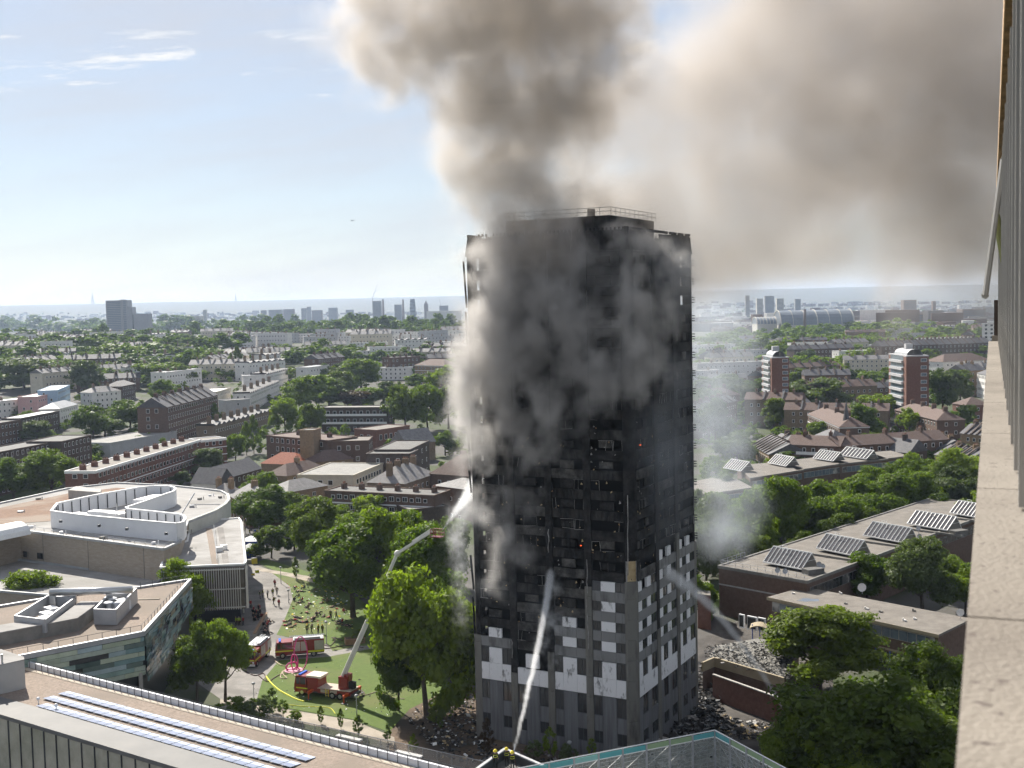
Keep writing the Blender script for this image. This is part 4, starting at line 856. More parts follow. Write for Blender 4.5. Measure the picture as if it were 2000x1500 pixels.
# ------------------------------------------------------------------ trees
LEAF = {}
LEAF['mid'] = leaf_mat('leaf_mid', (.052, .09, .013), (.15, .205, .034), .45)
LEAF['bright'] = leaf_mat('leaf_bright', (.078, .125, .013), (.195, .25, .036), .48)
LEAF['dark'] = leaf_mat('leaf_dark', (.045, .075, .014), (.13, .17, .03), .42)
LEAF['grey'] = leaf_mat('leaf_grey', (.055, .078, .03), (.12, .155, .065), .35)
LEAF['yellow'] = leaf_mat('leaf_yellow', (.2, .22, .02), (.3, .32, .04), .5)
LEAF['copper'] = leaf_mat('leaf_copper', (.05, .03, .018), (.09, .06, .03), .35)
BARK = mat('bark', (.05, .04, .03), (.1, .085, .065), 3, bump=.4)
def quad_mesh(name, V4, extra=None):
    n = len(V4); me = bpy.data.meshes.new(name); co = V4.reshape(-1, 3)
    ev, ef = (np.zeros((0, 3)), []) if extra is None else extra
    off = len(co); co = np.concatenate([co, ev]); me.vertices.add(len(co)); me.vertices.foreach_set('co', co.astype(np.float32).reshape(-1))
    ef = np.array(ef, int).reshape(-1, 4) + off if len(ef) else np.zeros((0, 4), int)
    idx = np.concatenate([np.arange(n * 4), ef.reshape(-1)]); nf = n + len(ef)
    me.loops.add(len(idx)); me.loops.foreach_set('vertex_index', idx.astype(np.int32)); me.polygons.add(nf)
    me.polygons.foreach_set('loop_start', np.arange(0, nf * 4, 4, dtype=np.int32)); me.update(calc_edges=True); me.validate(); return me
def crown(name, seed, nclump, per, leaf, kind):
    """crown in a 10 m high, 10 m wide box, built of leaf clumps with gaps between"""
    r = np.random.default_rng(seed); cs, rs = [], []; subs = []
    for k in range(9 if kind in ('broad', 'low') else 0):      # limbs carry their own heads of foliage
        a = k * 2.4 + r.uniform(-.5, .5); zz = r.uniform(-.75, .95); rr_ = math.sqrt(1 - zz * zz) * r.uniform(.75, 1.15)
        z = (6.1 + zz * 2.7) if kind == 'broad' else (4.6 + zz * 3.3)
        subs.append((np.array([math.cos(a) * rr_ * 2.9, math.sin(a) * rr_ * 2.9, z]), r.uniform(1.25, 2.25)))
    if subs: subs.append((np.array([0, 0, 6.0 if kind == 'broad' else 4.8]), 2.7))
    while len(cs) < nclump:
        p = r.uniform(-1, 1, 3); l = np.linalg.norm(p)
        if l > 1 or l < .1: continue
        if subs:
            c0, R0 = subs[r.integers(len(subs))]; c = c0 + p / l * R0 * r.uniform(.55, 1.02); k = r.uniform(.5, 1.0) ** 2 * .95 + .3
            if c[2] > 10: continue
            if kind == 'broad' and c[2] < 2.6: continue
            if c[2] < .6: continue
        elif kind == 'column':
            p = p / l * (l ** .3); w = 1 - abs(p[2]) ** 2 * .75; c = np.array([p[0] * 3.6 * w, p[1] * 3.6 * w, 5.2 + p[2] * 4.6]); k = r.uniform(.7, 1.2)
        else:
            p = p / l * (l ** .3); w = .45 + .55 * (1 - p[2]) * .5; c = np.array([p[0] * 3.6 * w, p[1] * 3.6 * w, 5.6 + p[2] * 3.9]); k = r.uniform(.6, 1.2)
        cs.append(c); rs.append(k)
    cs, rs = np.array(cs), np.array(rs); out = []
    for c, k in zip(cs, rs):
        m = max(4, int(per * k * k * r.uniform(.7, 1.2))); u = r.normal(size=(m, 3)); u[:, 2] = u[:, 2] * .8 + .25; u /= np.linalg.norm(u, axis=1)[:, None]
        pos = c + u * (k * r.uniform(.6, 1.12, (m, 1))) * np.array([1.12, 1.12, .82])
        nrm = u * 1.1 + r.normal(size=(m, 3)) * .5; nrm /= np.linalg.norm(nrm, axis=1)[:, None]
        t = np.cross(nrm, r.normal(size=(m, 3))); t /= np.linalg.norm(t, axis=1)[:, None]; b = np.cross(nrm, t); s = leaf * r.uniform(.55, 1.25, (m, 1))
        out.append(np.stack([pos - t * s, pos - b * s * .6, pos + t * s, pos + b * s * .6], 1))
    ev, ef = [], []
    for c, k in zip(cs, rs):           # solid hearts of the clumps
        o = len(ev); q = k * .62
        for z in (-.7, 0, .7):
            for a in range(5): w = .75 if z else 1; ev.append(c + np.array([math.cos(a * 1.2566) * q * w, math.sin(a * 1.2566) * q * w, z * q]))
        for l in range(2):
            for a in range(5): ef.append((o + l * 5 + a, o + l * 5 + (a + 1) % 5, o + l * 5 + 5 + (a + 1) % 5, o + l * 5 + 5 + a))
        ef.append((o + 10, o + 11, o + 12, o + 13)); ef.append((o + 10, o + 13, o + 14, o + 10)) if False else None
    return quad_mesh(name, np.concatenate(out), (np.array(ev), [e for e in ef if e]))
def trunk(name, seed, kind):
    r = random.Random(seed); m = MB(); top = Vector((r.uniform(-.3, .3), r.uniform(-.3, .3), 4.6 if kind != 'column' else 7)); r0 = .26 if kind == 'broad' else .2
    m.tube((0, 0, -.2), top * .5, r0 * 1.2, r0 * .85, 8); m.tube(top * .5, top, r0 * .85, r0 * .6, 8)
    if kind != 'column':
        for k in range(7):
            a = k * .9 + r.uniform(-.3, .3); st = top * r.uniform(.6, 1); e = st + Vector((math.cos(a) * r.uniform(1.5, 2.9), math.sin(a) * r.uniform(1.5, 2.9), r.uniform(1.6, 3.6)))
            mid = st.lerp(e, .5) + Vector((0, 0, -.25)); m.tube(st, mid, r0 * .5, r0 * .34, 6); m.tube(mid, e, r0 * .34, r0 * .12, 5)
    me = m.mesh(name, BARK); return me
PROTO = {}
for key, specs in {'near': [(1, 190, 170, .19, 'broad'), (2, 190, 170, .19, 'low'), (21, 190, 170, .19, 'low'), (22, 180, 180, .18, 'broad')], 'round': [(3, 110, 80, .28, 'broad'), (4, 105, 82, .28, 'low'), (5, 110, 80, .28, 'low'), (15, 115, 76, .28, 'low')],
                   'far': [(6, 70, 38, .42, 'low'), (7, 66, 38, .44, 'broad'), (8, 72, 36, .42, 'low'), (16, 64, 40, .44, 'low')], 'column': [(9, 50, 60, .25, 'column')], 'sapling': [(10, 26, 45, .3, 'sapling'), (12, 30, 40, .3, 'sapling')], 'shrub': [(11, 90, 60, .22, 'low')]}.items():
    PROTO[key] = []
    for sd, nc, per, lf, kd in specs:
        c = crown('crown', sd, nc, per, lf, kd); c.materials.append(LEAF['mid']); PROTO[key].append((c, trunk('trunk', sd, kd)))
TREE_N = [0]; TREE_XY = []
def plant_tree(p, h, w, kind, leaf, label, group=None, cat='tree', name='tree'):
    TREE_N[0] += 1; r = random.Random(TREE_N[0] * 7 + 1)
    c, t = PROTO[kind][r.randrange(len(PROTO[kind]))]
    T = thing(name, label, cat, p, r.uniform(0, 6.28), group); T.scale = (w / 10, w / 10 * r.uniform(.9, 1.1), h / 10)
    o = link('crown', c, T); o.material_slots[0].link = 'OBJECT'; o.material_slots[0].material = LEAF[leaf]; link('trunk', t, T); TREE_XY.append((p[0], p[1], w)); return T
def tree(px, yb, yt, wpx, kind, leaf, label, group=None, cat='tree', name='tree', back=0):
    p = gnd(px, yb)
    if back: p = p + Vector((p.x, p.y, 0)).normalized() * back; p.z = terr(p.x, p.y)
    s = FPX / p.y
    return plant_tree(p, (yb - yt) / s * 1.04, wpx / s * (1.22 if kind in ('near', 'round', 'far') else 1.05), kind, leaf, label, group, cat, name)
for a in [
    (834, 1402, 1092, 215, 'near', 'bright', 'large bright green plane tree beside the left edge of the tower, forked trunk showing'),
    (778, 1388, 1215, 95, 'near', 'mid', 'plane tree standing nearest the turntable truck, on the lawn edge'),
    (888, 1378, 1150, 100, 'round', 'mid', 'slim tree with leaning trunk on bare soil against the tower wall'),
    (690, 1205, 1040, 165, 'near', 'mid', 'broad tree shading the upper lawn behind the lying firefighters'),
    (765, 1192, 978, 190, 'near', 'bright', 'tallest tree in the clump crossed by the white boom'),
    (835, 1240, 1045, 150, 'near', 'mid', 'tree right behind the elbow of the white boom'),
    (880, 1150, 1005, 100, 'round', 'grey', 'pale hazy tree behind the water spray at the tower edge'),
    (622, 1122, 985, 118, 'near', 'dark', 'dark tree between the path and the maisonette row'),
    (530, 1090, 1024, 66, 'round', 'dark', 'low dark tree by the street corner with the blue tent'),
    (522, 1036, 940, 120, 'near', 'mid', 'tall round tree over the street crowd'),
    (512, 985, 916, 68, 'round', 'bright', 'bright tree behind the street corner, beside the tan hipped house'),
    (575, 1010, 955, 50, 'round', 'dark', 'small dark tree left of the maisonette row'),
    (665, 1035, 985, 60, 'round', 'mid', 'small round tree in front of the maisonette row'),
    (720, 1030, 965, 70, 'round', 'bright', 'tree hiding the middle of the maisonette row'),
    (385, 1374, 1224, 100, 'near', 'dark', 'left one of two trees at the panelled school corner'),
    (440, 1370, 1222, 88, 'near', 'mid', 'right one of two trees at the panelled school corner'),
    (366, 1235, 1088, 96, 'near', 'bright', 'tall tree squeezed between the panelled school and the finned block'),
    (58, 1228, 1122, 122, 'near', 'bright', 'round bright tree behind the school roof at the left'),
    (28, 982, 898, 95, 'near', 'mid', 'tree at the left edge behind the leisure centre roof'),
    (100, 978, 887, 105, 'near', 'mid', 'wide tree behind the leisure centre roof, in front of the banded flats'),
    (-30, 985, 905, 80, 'near', 'dark', 'tree cut by the left edge behind the leisure centre'),
    (456, 1402, 1356, 72, 'shrub', 'mid', 'bushy shrub next to the white parapet, furthest left of the hedge'),
    (508, 1412, 1350, 70, 'shrub', 'grey', 'grey green shrub beside the lower path'),
    (532, 1392, 1342, 38, 'sapling', 'dark', 'dark young tree at the lawn corner by the lower path'),
    (553, 1400, 1362, 34, 'sapling', 'mid', 'thin young tree beside the grey green shrub'),
    (575, 1412, 1384, 34, 'shrub', 'bright', 'low bright bush beside the lower path'),
    (627, 1414, 1378, 18, 'column', 'dark', 'first slim clipped tree along the lower path, counted from the left'),
    (666, 1424, 1383, 18, 'column', 'dark', 'second slim clipped tree along the lower path, counted from the left'),
    (700, 1438, 1395, 25, 'column', 'dark', 'third slim clipped tree along the lower path, counted from the left'),
    (757, 1450, 1414, 28, 'sapling', 'dark', 'young tree behind the mesh fence next to the debris'),
    (808, 1472, 1432, 26, 'sapling', 'dark', 'small dark sapling among the debris by the fence'),
    (852, 1425, 1370, 40, 'shrub', 'dark', 'dark scorched shrub under the leaning tree'),
    (952, 1478, 1400, 40, 'sapling', 'copper', 'brown scorched sapling at the left foot of the tower'),
    (1043, 1486, 1440, 52, 'sapling', 'grey', 'pale bush at the foot of the tower next to the hose crew'),
    (1075, 1490, 1414, 44, 'sapling', 'bright', 'yellow green sapling in front of the tower base'),
    (1110, 1492, 1446, 44, 'shrub', 'grey', 'low pale bush beside the small globe lamp'),
    (1156, 1484, 1436, 28, 'sapling', 'bright', 'thin sapling near the right column of the tower base'),
    (735, 1150, 1010, 120, 'near', 'mid', 'crown between the boom tip and the maisonette row'),
    (660, 1150, 1030, 110, 'near', 'dark', 'dark crown behind the tree that shades the upper lawn'),
    (800, 1150, 1010, 110, 'near', 'bright', 'crown just left of the boom basket'),
    (575, 1075, 1010, 70, 'round', 'dark', 'dark crown above the small upper lawn'),
    (850, 1300, 1120, 110, 'near', 'mid', 'crown filling the gap between the bright plane tree and the tower edge'),
    (690, 1075, 1000, 80, 'round', 'mid', 'crown directly in front of the maisonette row, left half'),
    (578, 1130, 1088, 18, 'column', 'dark', 'slim dark tree on the small upper lawn'),
    (495, 1090, 1060, 30, 'shrub', 'mid', 'low shrub beside the blue tent'),
    (700, 1255, 1225, 40, 'shrub', 'dark', 'dark shrub beside the planter at the lawn end'),
    # right of the tower
    (1600, 1352, 1196, 215, 'near', 'dark', 'dark round tree before the long low block with ribbon windows'),
    (1705, 1570, 1292, 330, 'near', 'dark', 'largest dark tree filling the lower right corner'),
    (1835, 1460, 1262, 170, 'near', 'dark', 'dark tree at the end of the long low block, against the ledge'),
    (1560, 1560, 1372, 130, 'near', 'bright', 'sunlit yellow green tree at the bottom right, over the ball court screen'),
    (1650, 1600, 1400, 150, 'near', 'bright', 'second sunlit tree at the bottom right edge of the frame'),
    (1850, 1620, 1380, 240, 'near', 'dark', 'dark tree in the bottom right corner under the ledge'),
    (1692, 1190, 1087, 100, 'near', 'mid', 'smaller tree growing between the two brick walkway blocks'),
    (1802, 1205, 1063, 132, 'near', 'grey', 'tall pale tree growing between the two brick walkway blocks'),
    (1885, 1200, 1095, 95, 'near', 'bright', 'yellow green tree between the walkway blocks, next to the ledge'),
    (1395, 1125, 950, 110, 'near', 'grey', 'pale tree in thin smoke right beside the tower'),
    (1455, 1115, 946, 120, 'near', 'mid', 'smoky tree second from the tower in the green belt'),
    (1525, 1095, 944, 115, 'near', 'mid', 'round tree third from the tower in the green belt'),
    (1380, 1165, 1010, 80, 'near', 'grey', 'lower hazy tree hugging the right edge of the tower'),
    (1610, 1068, 932, 135, 'near', 'mid', 'broad tree in the middle of the green belt behind the skylight roofs'),
    (1690, 1052, 930, 135, 'near', 'mid', 'broad tree in the green belt above the second skylight roof'),
    (1745, 1038, 914, 118, 'near', 'mid', 'tall tree in the green belt above the third skylight roof'),
    (1862, 1010, 905, 118, 'near', 'grey', 'pale round tree at the right end of the green belt by the ledge'),
    (1882, 965, 874, 92, 'near', 'bright', 'bright tree beside the ledge above the green belt'),
    (1560, 1075, 965, 105, 'round', 'dark', 'darker tree low in the green belt beside the corner skylight'),
    (1800, 1020, 940, 80, 'round', 'dark', 'dark gap tree in the green belt'),
    (1440, 1150, 1040, 90, 'near', 'dark', 'shaded tree below the smoky belt, over the brick end wall'),
    (1780, 960, 880, 40, 'round', 'bright', 'thin bright tree beside the scaffolded roof'),
    (1815, 950, 892, 60, 'round', 'mid', 'small tree in front of the far brick terrace'),
    (1660, 990, 935, 50, 'round', 'dark', 'dark conical tree before the far skylight block'),
    (1615, 950, 915, 50, 'round', 'grey', 'grey green tree below the far skylight block'),
]:
    tree(*a[:7], cat='shrub' if a[4] == 'shrub' else 'tree', name='shrub' if a[4] == 'shrub' else 'tree')
for k, (x, yb, yt, w, lf) in enumerate([(1372, 1215, 1120, 60, 'mid'), (1400, 1075, 970, 90, 'mid'), (1480, 1050, 955, 90, 'bright'), (1580, 1040, 950, 90, 'mid'), (1650, 1030, 945, 90, 'bright'), (1710, 1080, 985, 90, 'dark'), (1640, 1100, 1010, 80, 'dark'), (1580, 1120, 1030, 80, 'dark'), (1510, 1140, 1045, 90, 'dark'), (1790, 1030, 930, 90, 'mid'), (1830, 1050, 960, 90, 'dark'), (1895, 1060, 960, 80, 'mid'), (1770, 985, 905, 80, 'mid'), (1700, 980, 915, 80, 'bright'), (1830, 965, 895, 70, 'mid'), (1430, 1000, 930, 90, 'grey'), (1370, 1040, 960, 60, 'grey'), (1650, 1160, 1090, 60, 'dark'), (1740, 1150, 1080, 70, 'dark'), (1850, 1150, 1080, 80, 'mid')]):
    tree(x, yb, yt, w, 'near', lf, 'one of the crowns packed into the green belt between the skylight roofs', 'packed crowns of the green belt')
# middle distance, left
def trees(lst, fmt, group, kind='round'):
    for i, t in enumerate(lst):
        px, yb, yt, w = t[:4]; lf = t[4] if len(t) > 4 else ('mid', 'mid', 'bright', 'dark', 'grey')[(px * 7 + yt) % 5]; k = t[5] if len(t) > 5 else kind
        tree(px, yb, yt, w, k, lf, (t[6] if len(t) > 6 else fmt), group)
trees([(255, 842, 776, 82), (182, 858, 786, 72), (205, 852, 816, 90), (72, 862, 820, 60), (170, 770, 704, 72), (48, 762, 698, 112), (100, 757, 708, 62), (312, 758, 706, 96), (352, 757, 709, 60), (316, 788, 744, 56), (415, 836, 790, 36), (20, 815, 790, 60), (405, 930, 874, 72), (352, 948, 920, 42), (380, 905, 870, 45), (180, 900, 868, 50), (270, 880, 850, 40), (345, 935, 905, 36)],
      'leafy tree among the flats and terraces left of the tower', 'trees among the flats on the left')
trees([(460, 900, 846, 44), (496, 886, 812, 30, 'dark', 'column'), (482, 890, 824, 30, 'dark', 'column'), (558, 850, 776, 62), (608, 856, 782, 52, 'dark'), (528, 825, 800, 22, 'yellow'), (600, 806, 726, 112), (642, 800, 735, 90), (705, 768, 700, 92), (662, 778, 724, 72), (720, 796, 756, 60), (692, 800, 762, 66, 'copper'), (762, 792, 740, 62), (792, 845, 744, 78), (836, 842, 748, 72), (876, 838, 758, 60), (872, 782, 718, 62), (812, 762, 732, 52), (852, 748, 714, 62), (800, 728, 700, 46), (660, 832, 795, 40, 'bright'), (718, 836, 798, 30), (625, 890, 850, 30), (568, 905, 872, 44), (870, 890, 845, 50), (885, 888, 862, 30), (770, 872, 845, 36), (655, 940, 920, 20)],
      'tree in the green clump between the mansion blocks and the tower', 'trees between the mansion blocks and the tower')
trees([(627, 706, 662, 62), (545, 694, 666, 36), (600, 700, 674, 40), (465, 738, 678, 26, 'dark', 'column'), (452, 738, 690, 18, 'dark', 'column'), (575, 710, 690, 40), (500, 712, 690, 30), (680, 705, 672, 44), (420, 705, 680, 46), (440, 742, 715, 46), (385, 745, 715, 40), (735, 690, 668, 40), (840, 690, 666, 40), (880, 690, 668, 44), (300, 705, 670, 90), (215, 712, 668, 90), (250, 705, 672, 60), (340, 700, 668, 70), (150, 700, 672, 60), (115, 700, 676, 60), (60, 690, 662, 60), (20, 690, 650, 70), (180, 690, 660, 56), (270, 725, 690, 60), (130, 735, 700, 50), (10, 740, 705, 50), (200, 745, 715, 44), (225, 760, 735, 40)],
      'round tree among the far terraces left of the tower', 'trees among the far terraces on the left', 'far')
trees([(1440, 915, 850, 82, 'grey'), (1398, 885, 785, 82, 'grey'), (1380, 830, 758, 62, 'grey'), (1600, 806, 734, 130), (1655, 796, 742, 80), (1684, 868, 786, 78, 'mid'), (1722, 826, 768, 86, 'bright'), (1512, 838, 776, 52, 'dark'), (1544, 818, 770, 42), (1842, 806, 718, 92, 'dark'), (1876, 786, 722, 62, 'dark'), (1702, 888, 844, 56, 'dark'), (1548, 906, 868, 62, 'bright'), (1602, 870, 822, 50), (1776, 858, 800, 42), (1600, 746, 700, 60), (1655, 726, 692, 50), (1580, 716, 684, 40), (1500, 880, 855, 40), (1850, 850, 800, 50), (1890, 845, 790, 50), (1740, 750, 715, 50), (1700, 760, 725, 60), (1910, 870, 830, 30), (1460, 790, 750, 50, 'grey'), (1420, 780, 730, 60, 'grey'), (1500, 720, 690, 40), (1540, 700, 675, 44), (1640, 700, 675, 50), (1700, 705, 680, 40), (1860, 745, 712, 50), (1900, 720, 690, 40), (1800, 900, 860, 40), (1650, 905, 880, 40), (1740, 905, 880, 34), (1470, 905, 860, 50, 'bright')],
      'leafy tree among the estate blocks right of the tower', 'trees among the estate blocks on the right')
# belts of trees on the ridge
MASS_L, MASS_R = [], []
LIGHT = []
for sd in (31, 32, 33):
    c = crown('crown', sd, 40, 16, .6, 'low'); q = np.zeros(len(c.vertices) * 3, np.float32); c.vertices.foreach_get('co', q); LIGHT.append(q.reshape(-1, 3)[:len(q) // 3]); LIGHT[-1] = (LIGHT[-1], [tuple(pl.vertices) for pl in c.polygons]); bpy.data.meshes.remove(c)
def belt(x0, x1, yb0, yb1, hpx, wpx, n, label, group, seed, dark=.4, mass=None):
    r = random.Random(seed)
    if mass is not None:                      # too many to count: one mass of crowns
        vs_, fs, o = [], [], 0
        for k in range(n):
            t = (k + r.uniform(-.4, .4)) / n; px = x0 + (x1 - x0) * t; yb = yb0 + (yb1 - yb0) * t + r.uniform(-3, 4); h = hpx * r.uniform(.75, 1.25); p = gnd(px, yb); s = FPX / p.y; w = wpx * 1.15 * r.uniform(.8, 1.4) / s / 10; hh = h / s / 10; a = r.uniform(0, 6.28)
            V_, F_ = LIGHT[r.randrange(3)]; R_ = np.array([[math.cos(a) * w, -math.sin(a) * w, 0], [math.sin(a) * w, math.cos(a) * w, 0], [0, 0, hh]]); vs_.append(V_ @ R_.T + np.array(p)); fs += [tuple(i + o for i in f) for f in F_]; o += len(V_)
        mass.append((np.concatenate(vs_), fs, label)); return
    for k in range(n):
        t = (k + r.uniform(-.4, .4)) / n; px = x0 + (x1 - x0) * t; yb = yb0 + (yb1 - yb0) * t + r.uniform(-3, 4); h = hpx * r.uniform(.75, 1.25)
        tree(px, yb, yb - h, wpx * r.uniform(.8, 1.4), 'far', 'dark' if r.random() < dark else r.choice(('mid', 'grey', 'mid')), label, group)
belt(380, 905, 652, 652, 34, 34, 46, 'dark tree in the long wooded belt on the ridge', 'trees of the wooded ridge', 1, .6, MASS_L)
belt(400, 905, 660, 657, 28, 34, 34, 'dark tree in the long wooded belt on the ridge', 'trees of the wooded ridge', 2, .5, MASS_L)
belt(165, 390, 656, 654, 36, 44, 18, 'tree round the pale hotel slab on the left skyline', 'trees round the hotel slab', 3, .5, MASS_L)
belt(190, 400, 668, 664, 30, 40, 14, 'tree round the pale hotel slab on the left skyline', 'trees round the hotel slab', 4, .4, MASS_L)
belt(0, 180, 672, 668, 28, 44, 10, 'tree in front of the far left brick mansions', 'trees by the far left mansions', 5, .3, MASS_L)
belt(470, 905, 704, 696, 26, 36, 28, 'tree in the row before the long white terrace', 'trees before the long white terrace', 6, .3, MASS_L)
belt(1540, 1925, 658, 642, 26, 34, 30, 'tree in the far belt right of the tower', 'trees of the far belt on the right', 7, .5, MASS_R)
belt(1550, 1925, 674, 656, 28, 36, 26, 'tree in the far belt right of the tower', 'trees of the far belt on the right', 8, .3, MASS_R)
belt(1370, 1560, 670, 658, 22, 34, 16, 'hazy tree in the smoke beside the tower, far off', 'hazy far trees beside the tower', 9, .2, MASS_R)
belt(1370, 1930, 706, 690, 26, 38, 34, 'hazy tree in the smoke beside the tower, far off', 'hazy far trees beside the tower', 10, .2, MASS_R)
belt(0, 470, 735, 720, 34, 50, 24, 'leafy tree in the green band behind the left terraces', 'trees of the left green band', 11, .3)
belt(0, 420, 705, 698, 30, 46, 26, 'leafy tree on the slope behind the left green band', 'trees of the left slope', 12, .4, MASS_L)
belt(560, 905, 745, 728, 30, 46, 16, 'leafy tree in the row above the central clump', 'trees above the central clump', 13, .3)
belt(1370, 1930, 770, 740, 34, 52, 24, 'leafy tree behind the point blocks on the right', 'trees behind the point blocks', 14, .3)
belt(1380, 1600, 820, 830, 44, 60, 9, 'tree in the smoky gap beside the tower', 'trees in the smoky gap', 15, .2)
belt(1470, 1930, 935, 905, 44, 62, 16, 'tree behind the far skylight roofs', 'trees behind the far skylight roofs', 16, .3)
belt(-20, 210, 650, 650, 30, 44, 16, '', '', 47, .4, MASS_L)
belt(0, 480, 690, 684, 34, 52, 30, '', '', 41, .4, MASS_L)
belt(0, 470, 720, 712, 36, 54, 28, '', '', 42, .4, MASS_L)
belt(430, 905, 716, 708, 30, 48, 24, '', '', 43, .4, MASS_L)
belt(0, 330, 760, 750, 38, 56, 14, '', '', 44, .4, MASS_L)
belt(1370, 1930, 728, 712, 34, 52, 30, '', '', 45, .4, MASS_R)
belt(1370, 1930, 690, 672, 28, 44, 34, '', '', 46, .4, MASS_R)
for nm, MS, lab in (('far_trees', MASS_L, 'mass of dark trees on the wooded ridge and slopes left of the tower'), ('far_trees', MASS_R, 'mass of hazy trees in the far belts right of the tower')):
    V_ = np.concatenate([m[0] for m in MS]); F_ = []; o = 0
    for m in MS: F_ += [tuple(i + o for i in f) for f in m[1]]; o += len(m[0])
    me = bpy.data.meshes.new(nm); me.from_pydata(V_.tolist(), [], F_); me.materials.append(LEAF['mid']); me.update(); tag(link(nm, me), lab, 'trees', kind='stuff')
def far_woods(name, label, x0, x1, y0, y1, n, seed):
    """specks of foliage too far to tell apart"""
    r = random.Random(seed); out = []
    rr = np.random.default_rng(seed)
    for k in range(n):
        p = gnd(r.uniform(x0, x1), r.uniform(y0, y1)); s = FPX / p.y; w = r.uniform(5, 13); h = r.uniform(6, 13); m = 16
        u = rr.normal(size=(m, 3)); u /= np.linalg.norm(u, axis=1)[:, None]; u[:, 2] = abs(u[:, 2])
        pos = np.array(p) + u * np.array([w / 2, w / 2, h]) * rr.uniform(.5, 1, (m, 1)); t = rr.normal(size=(m, 3)); t[:, 2] *= .3; t /= np.linalg.norm(t, axis=1)[:, None]; b = np.cross(t, u); q = w * .3
        out.append(np.stack([pos - t * q, pos - b * q, pos + t * q, pos + b * q], 1))
    me = quad_mesh(name, np.concatenate(out)); me.materials.append(LEAF['dark']); o = link(name, me); tag(o, label, 'woods', kind='stuff')
far_woods('far_woods', 'scattered far treetops on the plain beyond the ridge, left', 0, 905, 612, 632, 260, 1)
far_woods('far_woods', 'scattered far treetops between the far streets, right', 1365, 1930, 596, 640, 520, 2)
